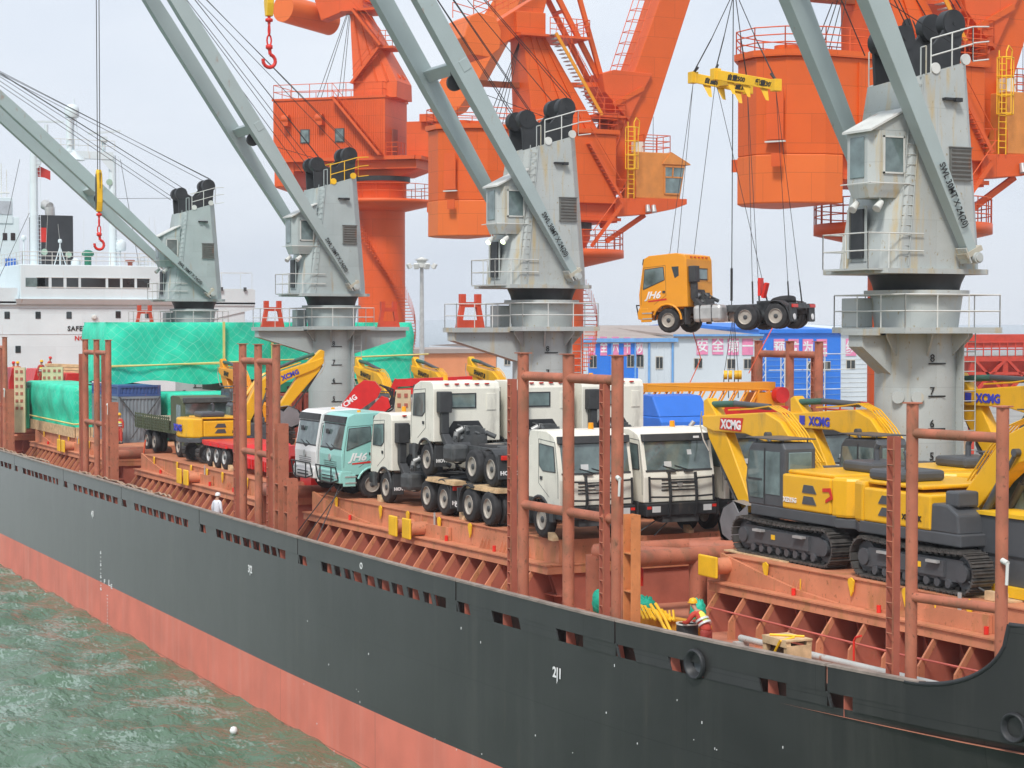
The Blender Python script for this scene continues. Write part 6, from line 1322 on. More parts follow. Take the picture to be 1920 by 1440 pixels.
def excavator(label, up=0.0, code='', brand='XCMG', paint=m_exy, simple=False, boomtext='blue', slew=0, group='yellow crawler excavators on the hatch covers', stick=0.0, cabm=m_exg):
    E = thing('excavator', label, 'excavator', (0, 0, 0), 0, group)
    for sd_ in (-1, 1):
        t = TRK.copy(); C.objects.link(t); t.parent = E; t.location = (0, sd_ * 1.2, 0)
        y = sd_ * 1.2; b = MB(); b.prism([(-1.7, .28), (1.75, .28), (1.95, .5), (1.75, .78), (-1.6, .74), (-1.9, .5)], 'y', y - .2, y + .2); b.prism([(-1.2, .36), (1.2, .36), (1.2, .72), (-1.2, .72)], 'y', y - .27, y + .27); f_ = b.build('track_frame', m_exg, t)
        f_.location = (0, -sd_ * 1.2, 0)
        for (x, r_) in ((-1.78, .36), (1.78, .36)): b = MB(); b.tube((x, y - .12, .5), (x, y + .12, .5), r_, n=18); b.tube((x, y - .25, .5), (x, y + .25, .5), .2, n=14); o = b.build('sprocket', m_exg, t); o.location = (0, -sd_ * 1.2, 0)
        b = MB()
        for i in range(8): x = -1.35 + i * .38; b.tube((x, y - .24, .22), (x, y + .24, .22), .1, n=10)
        b.cut() if 0 else None
        o = b.build('track_roller', m_exg, t); o.location = (0, -sd_ * 1.2, 0)
        b = MB(); 
        for x in (-.9, .9): b.box(x - .2, x + .2, y + sd_ * .27 - .02, y + sd_ * .30 + .1 * (sd_ > 0) - .08 * (sd_ < 0), .66, .72)
        o = b.build('track_step', m_alu, t); o.location = (0, -sd_ * 1.2, 0)
        b = MB(); x = .25; b.box(x, x + .16, y + sd_ * .275 - .01, y + sd_ * .275 + .01, .5, .62); o = b.build('track_label', m_ylw, t); o.location = (0, -sd_ * 1.2, 0)
    b = MB(); b.box(-1.0, 1.0, -1.0, 1.0, .45, .85); b.tube((0, 0, .85), (0, 0, 1.02), .62, n=24); b.build('undercarriage', m_exg, E)
    # upper body, slewed
    U = MB().build('slewing_frame', m_exg, E) if False else None
    Ms = Matrix.Rotation(slew, 4, 'Z')
    def B(): return MB(Ms)
    b = B(); b.box(-2.1, 1.6, -1.32, 1.32, 1.04, 1.32); b.prism([(-2.1, -1.32), (-2.1, 1.32), (-2.7, 1.0), (-2.8, .0), (-2.7, -1.0)], 'z', 1.02, 1.26); fl = b.build('deck_frame', m_exg, E, bevel=.03)
    arcp = [(-1.95, -1.34), (-1.95, 1.34)] + [(-2.0 - .85 * sin(R(t)) ** .8, 1.34 * cos(R(t))) for t in (25, 45, 65, 90, 115, 135, 155)]
    b = B(); b.prism(arcp, 'z', 1.27, 2.25); cw = b.build('counterweight', paint, E, bevel=.08)
    b = B(); b.box(-1.93, .15, .34, 1.33, 1.32, 2.2); b.build('side_panel', paint, E, bevel=.05)
    b = B(); b.box(-1.93, .55, -1.33, -.42, 1.32, 2.12); b.build('side_panel', paint, E, bevel=.05)
    for sd_ in (-1, 1):
        b = B()
        for z in (1.5, 1.78): y = sd_ * 1.335; b.prism([(-1.35, z), (-.75, z), (-.82, z + .2), (-1.2, z + .2)], 'y', min(y - .015, y + .015), max(y - .015, y + .015))
        b.build('vent_grille', m_exg, E)
    b = B(); b.box(-1.95, .1, -1.2, 1.2, 2.2, 2.3); hd = b.build('hood', paint, E, bevel=.04)
    b = B(); b.box(-2.0, -.75, -1.15, .15, 2.3, 2.56)
    b.build('engine_hood', m_exg, E, bevel=.08)
    b = B()
    for i in range(6): b.tube((-1.98, -.9 + i * .14, 2.46), (-1.80, -.9 + i * .14, 2.5), .025, n=5)
    b.build('hood_slot', m_blk, E)
    b = B(); b.path([(-1.2, -.6, 2.5), (-1.2, -.6, 2.85), (-1.28, -.6, 2.98)], .075, 10); b.build('exhaust_stack', m_exg, E)
    b = B(); b.prism([(.5, 1.3), (1.5, 1.3), (1.45, 1.75), (1.1, 1.95), (.55, 1.95)], 'y', -1.3, -.5); b.box(.9, 1.35, -1.2, -.6, 1.9, 2.25); b.build('tool_box', m_exg, E, bevel=.05)
    # cab
    cp_ = [(.18, 1.3), (1.72, 1.3), (1.86, 1.9), (1.72, 2.75), (1.55, 2.92), (.18, 2.96), (.06, 2.8), (.06, 1.3)]
    b = B(); b.prism(cp_, 'y', .36, 1.32); cb = b.build('cab', cabm, E, bevel=.05)
    for y in (1.325, .355):
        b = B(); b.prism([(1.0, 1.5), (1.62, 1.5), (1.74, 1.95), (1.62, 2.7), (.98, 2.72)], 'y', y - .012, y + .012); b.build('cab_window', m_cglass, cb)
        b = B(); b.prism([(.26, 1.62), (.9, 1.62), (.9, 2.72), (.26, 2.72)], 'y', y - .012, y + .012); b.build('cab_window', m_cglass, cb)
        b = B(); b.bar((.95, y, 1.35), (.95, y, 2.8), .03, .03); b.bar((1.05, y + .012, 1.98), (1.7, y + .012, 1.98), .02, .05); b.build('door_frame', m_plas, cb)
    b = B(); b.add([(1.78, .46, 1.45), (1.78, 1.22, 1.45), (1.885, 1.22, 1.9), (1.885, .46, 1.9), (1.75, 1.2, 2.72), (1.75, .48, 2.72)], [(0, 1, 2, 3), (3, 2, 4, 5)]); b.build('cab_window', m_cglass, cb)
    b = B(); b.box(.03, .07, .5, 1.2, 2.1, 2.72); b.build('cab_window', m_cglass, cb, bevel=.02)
    b = B(); b.box(.15, 1.75, .3, 1.38, 3.02, 3.05); [b.tube((x, y, 2.9), (x, y, 3.03), .02, n=5) for x in (.3, 1.5) for y in (.45, 1.2)]; b.build('roof_guard', m_exg, cb)
    # boom
    a = up; pv = Vector((.35, -.02, 1.75))
    def bp(x, z): x -= pv.x; z -= pv.z; return (pv.x + x * cos(a) - z * sin(a), pv.z + x * sin(a) + z * cos(a))
    poly = [(.2, 1.45), (.65, 1.55), (1.6, 2.35), (2.3, 2.78), (3.6, 3.0), (5.2, 2.98), (5.75, 3.1), (5.8, 3.4), (5.3, 3.42), (3.6, 3.55), (2.6, 3.62), (1.9, 3.4), (1.0, 2.6), (.15, 1.9)]
    P2 = [bp(*q_) for q_ in poly]; b = B(); b.prism(P2, 'y', -.27, .22); bm = b.build('boom', paint, E, bevel=.03)
    b = B()
    for w_ in (-.2, -.1, 0, .1): 
        pts = [bp(.5, 2.4), bp(1.3, 3.15), bp(2.0, 3.62), bp(2.6, 3.78), bp(3.4, 3.68), bp(4.6, 3.6)]; b.path([(p[0], w_, p[1]) for p in pts], .022, 5)
    b.build('boom_pipe', paint, bm)
    b = B(); c0, c1 = bp(2.7, 3.75), bp(4.4, 3.78); c2 = bp(5.5, 3.72); b.tube((c0[0], 0, c0[1]), (c1[0], 0, c1[1]), .085, n=12); b.build('stick_cylinder', m_exg, E)
    b = B(); b.tube((c1[0], 0, c1[1]), (c2[0], 0, c2[1]), .095, n=10); b.build('cylinder_wrap', mat('green_wrap', (.05, .13, .10), .8, bump=.4), E)
    for w_ in (-.36, .31):
        b = B(); q0 = (.95, 1.35); q1 = bp(2.35, 3.0); mpt = (q0[0] + (q1[0] - q0[0]) * .6, q0[1] + (q1[1] - q0[1]) * .6); b.tube((q0[0], w_, q0[1]), (mpt[0], w_, mpt[1]), .09, n=12); b.tube((mpt[0], w_, mpt[1]), (q1[0], w_, q1[1]), .05, n=10); b.build('boom_cylinder', m_exg, E)
    b = B(); q1 = bp(2.35, 3.02); b.tube((q1[0], -.42, q1[1]), (q1[0], .37, q1[1]), .09, n=12); b.build('boom_pin', m_exg, bm)
    # stick
    el = Vector((bp(5.55, 3.22)[0], 0, bp(5.55, 3.22)[1])); sa = stick
    def sp(x, z): return (el.x + x * cos(sa) - z * sin(sa), el.z + x * sin(sa) + z * cos(sa))
    spoly = [(-.12, .72), (.12, .72), (.25, .2), (.2, -.15), (-1.75, -2.15), (-1.95, -2.2), (-2.1, -2.0), (-2.08, -1.8), (-.9, -.3), (-.35, .25)]
    spoly = [(.1, .68), (.3, .6), (.28, .1), (.0, -.45), (-1.75, -2.35), (-2.05, -2.38), (-2.2, -2.2), (-.75, -.1), (-.2, .4)]
    b = B(); b.prism([sp(*q_) for q_ in spoly], 'y', -.19, .14); b.build('stick', paint, E, bevel=.03)
    b = B(); q0, q1 = sp(.1, .3), sp(-.1, -.9); 
    for w_ in (-.3, .25): b.path([(sp(.2, .3)[0], w_, sp(.2, .3)[1]), (sp(.28, -.1)[0], w_, sp(.28, -.1)[1]), (sp(.1, -.5)[0], w_, sp(.1, -.5)[1]), (sp(-.2, -.8)[0], w_, sp(-.2, -.8)[1])], .02, 5)
    b.build('hose', m_rim, E)
    b = B(); q0, q1, q2 = sp(.2, -.15), sp(-.75, -1.55), sp(-1.35, -2.3); b.tube((q0[0], 0, q0[1]), (q1[0], 0, q1[1]), .07, n=10); b.tube((q1[0], 0, q1[1]), (q2[0], 0, q2[1]), .04, n=8); b.bar((q2[0], 0, q2[1]), (sp(-1.8, -2.55)[0], 0, sp(-1.8, -2.55)[1]), .2, .1); b.build('bucket_cylinder', m_exg, E)
    # bucket curled under
    bk = Vector((sp(-2.0, -2.3)[0] - .55, 0, max(.98, sp(-2.0, -2.3)[1] - .1)))
    prof = [(.05, .12), (.75, .2), (1.3, -.05), (1.5, -.45), (1.35, -.85), (.95, -1.0), (-.05, -.72)]; 
    b = B(); pr_ = [(bk.x + x, bk.z + z) for x, z in prof]; pin = [(bk.x + x * .93 + .0, bk.z + z * .9 - .0) for x, z in prof]
    loop = pr_ + pin[::-1]; b.prism(loop, 'y', -.55, .5)
    for y in (-.55, .46): b.prism(pr_[:1] + [(bk.x + .45, bk.z - .12)] + pr_[1:], 'y', y, y + .04)
    b.build('bucket', mat('bucket_grey', (.24, .245, .26), .4, metal=.2, var=.15), E, bevel=.015)
    # writing
    tm = {'blue': m_txtblue, 'black': m_txtb, 'red': m_txtw}[boomtext]
    for sd_ in (-1, 1):
        y = .225 if sd_ > 0 else -.275; x0, z0 = bp(4.9 if sd_ > 0 else 3.3, 3.12); 
        x0, z0 = bp(4.75, 3.1) if sd_ > 0 else bp(3.3, 3.12)
        r_ = Vector((cos(a), 0, sin(a))) * (-1 if sd_ > 0 else 1)
        if boomtext == 'red':
            b = B(); pl_ = [bp(4.85, 3.06), bp(3.75, 3.04), bp(3.65, 3.42), bp(4.8, 3.38)]; b.prism(pl_, 'y', min(y, y + .01 * sd_), max(y, y + .01 * sd_)); b.build('boom_badge', m_txtred, bm)
        o_ = Ms @ Vector((x0, y + .014 * sd_, z0)); txt(brand, .34, tuple(o_), Ms @ r_, Ms @ Vector((-sin(a), 0, cos(a))), tm, E, 'boom_lettering', bold=.014, sx=1.0)
        if boomtext == 'blue': b = B(); xa_, za_ = bp(5.1, 3.22) if sd_ > 0 else bp(3.05, 3.25); b.obox((xa_, y + .01 * sd_, za_), (.26, .012, .26), ry=-a); b.build('boom_emblem', m_txtblue, bm)
        if code: o_ = Ms @ Vector((.08 if sd_ > 0 else -.45, 1.345 * sd_, 1.5)); txt(code, .17, tuple(o_), Ms @ Vector((-sd_, 0, 0)), (0, 0, 1), m_txtb if not boomtext == 'red' else m_txtw, E, 'side_lettering', bold=.006)
    if boomtext == 'red':
        for sd_ in (1, -1): b = B(); y = 1.34 * sd_; b.prism([(-1.62, 1.95), (-1.95, 1.98), (-2.05, 1.72), (-1.75, 1.6), (-1.75, 1.68), (-1.95, 1.78), (-1.88, 1.88), (-1.62, 1.86)], 'y', min(y, y + .012 * sd_), max(y, y + .012 * sd_)); b.build('red_mark', m_txtred, E)
    elif brand == 'XCMG' and code.startswith('XE21'):
        o_ = Ms @ Vector((-2.86, .75, 1.6)); txt('XCMG', .46, tuple(o_), Ms @ Vector((0, -1, 0)), (0, 0, 1), m_txtblue, E, 'rear_lettering', bold=.016, ext=.02)
    return E
exA = excavator('yellow excavator with a red boom badge on the fore hatch, bucket curled at the left', code='XE215G', boomtext='red'); place(exA, (-44.85, 32.0, HT + .01), pi, fresh=False); exA.scale = (1.11,) * 3
exB = excavator('yellow excavator facing the bow with its counterweight towards the cab of the next one', code='XE270DK', up=R(4)); place(exB, (-38.95, 31.9, HT + .01), 0, fresh=False); exB.scale = (1.11,) * 3
exC = copy_tree(exA) if False else excavator('yellow excavator with blue boom lettering, standing behind the one with the red badge', code=''); place(exC, (-45.2, 35.5, HT + .01), pi, fresh=False); exC.scale = (1.11,) * 3
exD = place(exC, (-41.6, 39.2, HT + .8), pi, 'yellow excavator whose boom crosses the right edge beside the nearest crane pedestal')
exG = excavator('yellow excavator facing inboard behind the red low trailer, boom raised with blue lettering', code='XE215DA', up=R(21)); place(exG, (-89.9, 28.9, HT + .01), pi / 2, fresh=False); exG.scale = (.95,) * 3
exS = excavator('orange excavator with its folded boom above the green truck cab', brand='SANY', paint=m_exyd, boomtext='black', up=R(6), group='yellow crawler excavators on the hatch covers'); place(exS, (-97.6, 32.6, HT + .3), pi, fresh=False)
exH = excavator('yellow excavator boom rising left behind the red loader crane, nearest the crane pedestal', brand='SHANTUI', boomtext='black', up=R(9), group='yellow excavators whose booms show behind the truck cabs'); place(exH, (-89.9, 37.6, HT + .2), pi, fresh=False)
place(exH, (-89.9, 40.9, HT + .2), pi, 'middle of the three yellow excavator booms showing above the cream truck cabs')
place(exH, (-89.9, 44.2, HT + .2), pi, 'rightmost of the three yellow excavator booms, in front of the orange wall')
# ================================================================== OTHER CARGO
m_net = None
def netmat(name, col):
    m = mat(name, col, .55, var=.22, scale=.8, bump=.9, bscale=1.3); n = m.node_tree.nodes; l = m.node_tree.links; b = n['Principled BSDF']; src = b.inputs['Base Color'].links[0].from_socket
    t = n.new('ShaderNodeTexCoord'); last = src
    ns = n.new('ShaderNodeTexNoise'); ns.inputs['Scale'].default_value = .5; l.new(t.outputs['Object'], ns.inputs[0])
    ad = n.new('ShaderNodeMix'); ad.data_type = 'VECTOR'; ad.inputs[0].default_value = .35; l.new(t.outputs['Object'], ad.inputs[4]); l.new(ns.outputs['Color'], ad.inputs[5])
    for rot in (.75, -.75):
        mp = n.new('ShaderNodeMapping'); mp.inputs['Rotation'].default_value = (rot, rot * .9, 0); l.new(ad.outputs[1], mp.inputs[0])
        wv = n.new('ShaderNodeTexWave'); wv.wave_type = 'BANDS'; wv.bands_direction = 'Z'; wv.inputs['Scale'].default_value = 1.5; wv.inputs['Distortion'].default_value = 1.2; l.new(mp.outputs[0], wv.inputs[0])
        mr = n.new('ShaderNodeMapRange'); mr.inputs[1].default_value = .975; mr.inputs[2].default_value = .995; mr.inputs[4].default_value = .32; l.new(wv.outputs[1], mr.inputs[0])
        x = n.new('ShaderNodeMix'); x.data_type = 'RGBA'; x.inputs[7].default_value = (.35, .72, .55, 1); l.new(mr.outputs[0], x.inputs[0]); l.new(last, x.inputs[6]); last = x.outputs[2]
    l.new(last, b.inputs['Base Color']); return m
m_net = netmat('tarpaulin_green', (.02, .62, .40)); m_strap = mat('strap_yellow', (.72, .60, .22), .7)
def tarp(x0, x1, y0, y1, z0, z1, label, seed=1, sag=.0):
    random.seed(seed); T_ = thing('tarpaulin_load', label, 'covered cargo', ((x0 + x1) / 2, (y0 + y1) / 2, z0), 0, 'cargo wrapped in bright green tarpaulin and netting')
    nx, ny, nz_ = max(6, int((x1 - x0) * 1.5)), max(6, int((y1 - y0) * 1.5)), 10; b = MB()
    ph = [random.random() * 6 for _ in range(8)]
    def dis(p, n_):
        f_ = .09 * sin(p[0] * 1.7 + ph[0] + p[2] * .9) + .09 * sin(p[1] * 1.5 + ph[1] - p[2]) + .06 * sin(p[2] * 3 + p[1] * 2.3 + ph[2]) + .05 * sin(p[0] * 4 + ph[3])
        return Vector(p) + Vector(n_) * f_
    def grid(fn, nu, nv):
        vs = [fn(i / nu, j / nv) for i in range(nu + 1) for j in range(nv + 1)]
        b.add(vs, [(i * (nv + 1) + j, (i + 1) * (nv + 1) + j, (i + 1) * (nv + 1) + j + 1, i * (nv + 1) + j + 1) for i in range(nu) for j in range(nv)], True)
    lx, ly = x1 - x0, y1 - y0
    perim = [(x0, y0, 0, -1), (x1, y0, 1, 0), (x1, y1, 0, 1), (x0, y1, -1, 0)]
    N = 4 * max(nx, ny)
    ring = []
    for i in range(nx): ring.append((x0 + lx * i / nx, y0, 0, -1))
    for i in range(ny): ring.append((x1, y0 + ly * i / ny, 1, 0))
    for i in range(nx): ring.append((x1 - lx * i / nx, y1, 0, 1))
    for i in range(ny): ring.append((x0, y1 - ly * i / ny, -1, 0))
    rings = []
    for k in range(nz_ + 1):
        z = z0 + (z1 - z0) * k / nz_; ins = .12 * (k / nz_) ** 6; r_ = []
        for (x, y, a_, c_) in ring:
            p = dis((x, y, z), (a_, c_, 0)); cx, cy = (x0 + x1) / 2, (y0 + y1) / 2
            hem = -.25 * sin(x * 1.3 + y * 1.1 + ph[5]) * (1 - k / nz_) * .6
            r_.append((p.x + (cx - p.x) * ins * .1, p.y + (cy - p.y) * ins * .1, z + hem))
        rings.append(r_)
    top = [(x + (.25 if x < (x0 + x1) / 2 else -.25) * (1 if a_ else .0), y + (.25 if y < (y0 + y1) / 2 else -.25) * (1 if c_ else .0), z1 + .12) for (x, y, a_, c_) in ring]
    rings.append(top); b.loft(rings, False, True); b.add(top, [tuple(range(len(top)))]); cov = b.build('tarpaulin', m_net, T_, world=True)
    return T_
LT = tarp(-116, -109.5, 27.7, 47.0, 11.35, 14.75, 'long green tarpaulin covered load stacked high across the ship in front of the deckhouse', 3)
for yy in (34.6, 37.6):
    b = MB(); b.box(-109.42, -109.3, yy, yy + .12, 11.3, 14.9); b.build('strap', m_strap, LT, world=True)
b = MB(); b.tube((-109.28, 27.8, 12.3), (-109.28, 47.8, 12.9), .05, n=5); b.tube((-109.28, 27.8, 12.36), (-109.28, 37, 12.45), .04, n=5); b.build('strap', m_strap, LT, world=True)
ST = tarp(-125.5, -112.2, 26.5, 29.3, 8.45, 11.0, 'smaller green tarpaulin load on a timber base at the hatch edge, far left', 5)
b = MB(); b.tube((-112.05, 26.4, 8.9), (-112.05, 29.3, 8.9), .05, n=5); b.tube((-125, 26.35, 8.95), (-112.05, 26.38, 8.9), .05, n=5); b.build('strap', m_strap, ST, world=True)
b = MB(); xx = -125.3
while xx < -112.3: b.box(xx, xx + .3, 26.38, 26.45, 8.1, 8.7); xx += .34
yy = 26.5
while yy < 29.2: b.box(-112.3, -112.1, yy, yy + .26, 8.1, 8.7); yy += .3
b.box(-125.3, -112.4, 26.6, 29.2, 8.1, 8.45); b.build('timber_base', m_wood, ST, world=True)
tarp(-108.5, -106.0, 30.3, 34.5, 8.15, 10.75, 'green tarpaulin load directly right of the grey container', 8)
tarp(-114, -109.0, 48.2, 50.5, 11.3, 14.9, 'green tarpaulin load at the far end beside the nearest crane platform', 9) if False else None
def container(x0, y0, z0, m, label, braces=False, L=6.06, H_=2.59, W_=2.44):
    K = thing('container', label, 'container', (x0 - L / 2, y0 + W_ / 2, z0), 0, 'shipping containers stacked under the green tarpaulin'); x1 = x0; xa = x0 - L
    b = MB(); b.box(xa + .06, x1 - .08, y0 + .06, y0 + W_ - .06, z0 + .1, z0 + H_ - .03)
    for i in range(11): y = y0 + .14 + i * .205; b.prism([(x1 - .08, y), (x1 - .035, y + .03), (x1 - .035, y + .10), (x1 - .08, y + .13)], 'z', z0 + .15, z0 + H_ - .12)
    for i in range(26): x = xa + .2 + i * .22; b.box(x, x + .11, y0 + .03, y0 + .06, z0 + .15, z0 + H_ - .12)
    b.build('container_wall', m, K, world=True)
    b = MB()
    for (a_, c_) in ((x1 - .14, y0), (x1 - .14, y0 + W_ - .14), (xa, y0), (xa, y0 + W_ - .14)): b.box(a_, a_ + .14, c_, c_ + .14, z0, z0 + H_)
    for z in (z0, z0 + H_ - .13): b.box(xa + .14, x1 - .14, y0 + .0, y0 + .1, z, z + .13); b.box(x1 - .12, x1 - .0, y0 + .14, y0 + W_ - .14, z, z + .13)
    b.build('container_frame', m, K, world=True)
    if braces:
        b = MB(); b.tube((x1 + .1, y0 + .05, z0 + H_), (x1 + .35, y0 + W_ - .6, z0 + .2), .04, n=5); b.tube((x1 + .1, y0 + W_ - .05, z0 + H_), (x1 + .35, y0 + .6, z0 + .2), .04, n=5); b.build('lashing_rod', m_chas, K, world=True)
    return K
m_cg = mat('container_grey', (.22, .26, .29), .5, var=.12, rust=.2); m_cb = mat('container_blue', (.05, .10, .28), .5, rust=.4); m_cgr = mat('container_green', (.02, .22, .12), .5, rust=.2); m_cr = mat('container_red', (.28, .06, .04), .6, rust=.3)
container(-106.2, 27.5, HT, m_cg, 'light grey container end with crossed lashing rods', True)
fb = container(-106.2, 27.5, HT + 2.6, m_cb, 'flattened blue rack lying on the grey container', H_=.62)
for i, yy in enumerate((36.0, 38.6)): container(-106.4, yy, HT, m_cr, ('dull red container behind the green truck cab', 'dull red container next to the folded booms')[i])
for i, yy in enumerate((35.2, 41.4)):
    K = thing('flat_rack', ('green steel flat rack under the long tarpaulin, left one', 'green steel flat rack under the long tarpaulin, right one')[i], 'flat rack', (-109, yy + 3, HT + 2.62), 0, 'green flat racks under the long tarpaulin'); b = MB(); b.box(-115.5, -108.9, yy, yy + 6.05, HT + 2.62, HT + 3.2)
    b.build('rack_base', m_cgr, K, world=True); b = MB(); [b.box(-108.9, -108.87, yy + .5 + j * .9, yy + .75 + j * .9, HT + 2.8, HT + 2.95) for j in range(6)]; b.build('fork_pocket', m_blk, K, world=True)
container(-108.9, 31.5 , HT, m_cg, 'grey container supporting the long tarpaulin behind the small green load', H_=2.59); container(-108.9, 44.2, HT, m_cg, 'grey container supporting the far end of the long tarpaulin')
# blue-tarp cabs, truck crane, misc behind the white trucks
BT = thing('blue_truck', 'bright blue truck cab with tall wind deflector behind the cream cabs', 'truck', (-66, 41, HT))
b = MB(); b.prism([(-.9, .9), (1.1, .9), (1.15, 1.8), (1.0, 2.75), (.8, 2.95), (-.9, 2.95)], 'y', -1.25, 1.25); bc = b.build('cab', m_blue, BT, bevel=.06)
b = MB(); b.loft([[(.75, -1.2, 2.97), (.75, 1.2, 2.97), (-.9, 1.2, 2.97), (-.9, -1.2, 2.97)], [(.1, -1.15, 3.75), (.1, 1.15, 3.75), (-.9, 1.15, 3.8), (-.9, -1.15, 3.8)]]); b.build('wind_deflector', m_blue, bc, bevel=.06)
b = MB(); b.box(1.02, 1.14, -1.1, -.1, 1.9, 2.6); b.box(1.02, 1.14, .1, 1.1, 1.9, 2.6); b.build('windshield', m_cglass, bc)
b = MB(); b.box(-5, 1, -.5, .5, .7, 1.0); b.build('chassis_frame', m_chas, BT)
for sd_ in (-1, 1):
    for x in (.1, -3.4): wheel(BT, x, sd_ * 1.15, side=sd_)
b = MB(); b.path([(1.6, -.3, 1.6), (1.6, -.3, 2.6), (1.65, -.15, 2.8)], .09, 10); b.build('exhaust_stack', m_alu, BT)
BT.location = (-66.6, 40.0, HT)
BC = thing('mobile_crane', 'yellow mobile crane with folded lattice boom and red winch in front of the pale shed', 'crane', (-70, 44, HT)); c0 = aty(1190, 742, 40.5); 
A0 = Vector((-70, 40.4, 11.75)); A1 = Vector((-70, 47.0, 11.45))
b = MB()
for (dx, dz, r_) in ((-.4, .45, .07), (.4, .45, .07), (-.4, -.45, .06), (.4, -.45, .06)): b.tube(A0 + Vector((dx, 0, dz)), A1 + Vector((dx, 0, dz)), r_, n=6)
for i in range(12):
    p_, q_ = A0.lerp(A1, i / 12), A0.lerp(A1, (i + 1) / 12)
    for dx in (-.4, .4): b.tube(p_ + Vector((dx, 0, -.45)), q_ + Vector((dx, 0, .45)), .035, n=4)
b.box(-70.45, -69.55, 40.4, 46.8, 11.9, 12.25); b.box(-70.3, -69.8, 40.4, 46.6, 10.9, 11.3); [b.bar((-69.52, 40.6 + i * .55, 11.3), (-69.52, 41.0 + i * .55, 11.9), .06, .06) for i in range(11)]; b.build('lattice_boom', m_exyd, BC, world=True)
b = MB(); b.box(-70.5, -69.4, 45.8, 47.2, 10.0, 11.8); b.build('boom_head', m_exyd, BC, world=True); b = MB(); b.tube((-69.35, 46.8, 11.7), (-69.0, 46.8, 11.7), .35, n=16); b.build('winch_drum', m_tred, BC, world=True)
for i in range(3): b = MB(); b.add([(-69.38, 46.3, 11.2 - .3 * i), (-69.38, 46.75, 10.9 - .3 * i), (-69.38, 47.2, 11.2 - .3 * i), (-69.38, 47.2, 11.05 - .3 * i), (-69.38, 46.75, 10.75 - .3 * i), (-69.38, 46.3, 11.05 - .3 * i)], [(0, 1, 4, 5), (1, 2, 3, 4)]); b.build('chevron', m_blk, BC, world=True)
b = MB(); b.box(-68.6, -67.4, 43.6, 46.0, 10.6, 11.3); b.build('red_cover', m_tred, BC, world=True); b = MB(); b.box(-74, -67.5, 41.5, 46.8, HT + .5, 10.4); b.build('carrier_body', m_cream, BC, world=True, bevel=.08)
b = MB(); b.box(-67.4, -65.2, 43.0, 45.6, 9.2, 10.75); b.box(-66.6, -65.6, 43.0, 45.6, 10.75, 10.95); b.build('engine_cover', m_plas, BC, world=True, bevel=.12)
for y in (42.1, 46.3):
    for x in (-72.6, -69): wheel(BC, x + 70, y - 44, side=-1 if y < 44 else 1)
for i, (x, y, w_, l_, h_, m, lb) in enumerate([(-62.5, 43.5, 1.8, 3.0, 2.2, m_cream, 'beige boxy cabinet on the hatch behind the cream cabs'), (-60.6, 46.6, 2.2, 3.2, 2.35, mat('dirty_beige', (.42, .36, .26), .7, rust=.6), 'dirty beige steel box right of the beige cabinet')]):
    S = thing('steel_box', lb, 'box', (x, y, HT), 0); b = MB(); b.box(-w_, w_, -l_ / 2, l_ / 2, 0, h_); o = b.build('box_body', m, S, bevel=.04); b = MB(); b.box(w_, w_ + .03, -l_ / 2 + .1, -.05, .2, h_ - .1); b.box(w_, w_ + .03, .05, l_ / 2 - .1, .2, h_ - .1); b.build('box_door', m, S); b = MB(); [b.box(w_ + .03, w_ + .05, yy, yy + .05, .8, 1.1) for yy in (-.2, .15)]; b.build('latch', m_chas, S)
# army green flatbed
AG = thing('army_truck', 'dark green army truck with slatted load bed facing the bow', 'truck', (-93.4, 28.3, HT))
b = MB(); b.prism(arch_profile(1.25, -.9, 1.0, 2.95, 0, .65, .15, .12), 'y', -1.2, 1.2); ac = b.build('cab', m_army, AG, bevel=.06)
b = MB(); b.add([(1.17, -1.08, 1.9), (1.17, 1.08, 1.9), (1.13, 1.05, 2.72), (1.13, -1.05, 2.72), (1.2, -1.08, 1.9), (1.2, 1.08, 1.9), (1.155, 1.05, 2.72), (1.155, -1.05, 2.72)], [(4, 5, 6, 7), (0, 4, 7, 3), (1, 2, 6, 5), (3, 7, 6, 2)]); b.build('windshield', m_cglass, ac)
b = MB(); b.box(.95, 1.42, -1.15, 1.15, 2.75, 3.02); b.build('sun_visor', m_chas, ac, bevel=.04)
b = MB(); b.box(.95, 1.3, -1.2, 1.2, .6, 1.0); b.build('bumper', m_army, AG, bevel=.03)
for sd_ in (-1, 1): b = MB(); y = sd_ * 1.21; b.box(.1, .85, y - .01, y + .01, 1.95, 2.65); b.build('side_window', m_cglass, ac)
b = MB(); b.box(-7.6, -1.15, -1.22, 1.22, 1.15, 1.3); b.build('bed_floor', m_army, AG)
for i in range(4):
    for sd_ in (-1, 1):
        b = MB(); xa = -7.6 + i * 1.62; y = sd_ * 1.22
        for k in range(5): b.box(xa + .03, xa + 1.56, y - .03, y + .03, 1.3 + k * .14, 1.38 + k * .14)
        for q_ in range(5): b.box(xa + .06 + q_ * .37, xa + .11 + q_ * .37, y + sd_ * .03 - .02, y + sd_ * .03 + .02, 1.2, 1.98)
        b.build('side_board', m_army, AG)
b = MB(); b.box(-7.62, -1.2, -1.1, 1.1, 1.3, 1.75); b.build('bed_load', mat('dusty_load', (.30, .26, .18), .9), AG)
b = MB(); b.box(-7.5, 1, -.5, .5, .7, 1.1); b.build('chassis_frame', m_chas, AG)
for sd_ in (-1, 1):
    for x in (0, -4.4, -5.8): wheel(AG, x, sd_ * 1.12, side=sd_, dual=x < 0)
b = MB(); b.tube((-1.0, -1.15, 1.3), (-1.0, -1.15, 3.0), .03); b.tube((-1.0, -1.15, 3.0), (-1.0, -.2, 3.0), .03); b.build('mirror_bar', m_blk, AG)
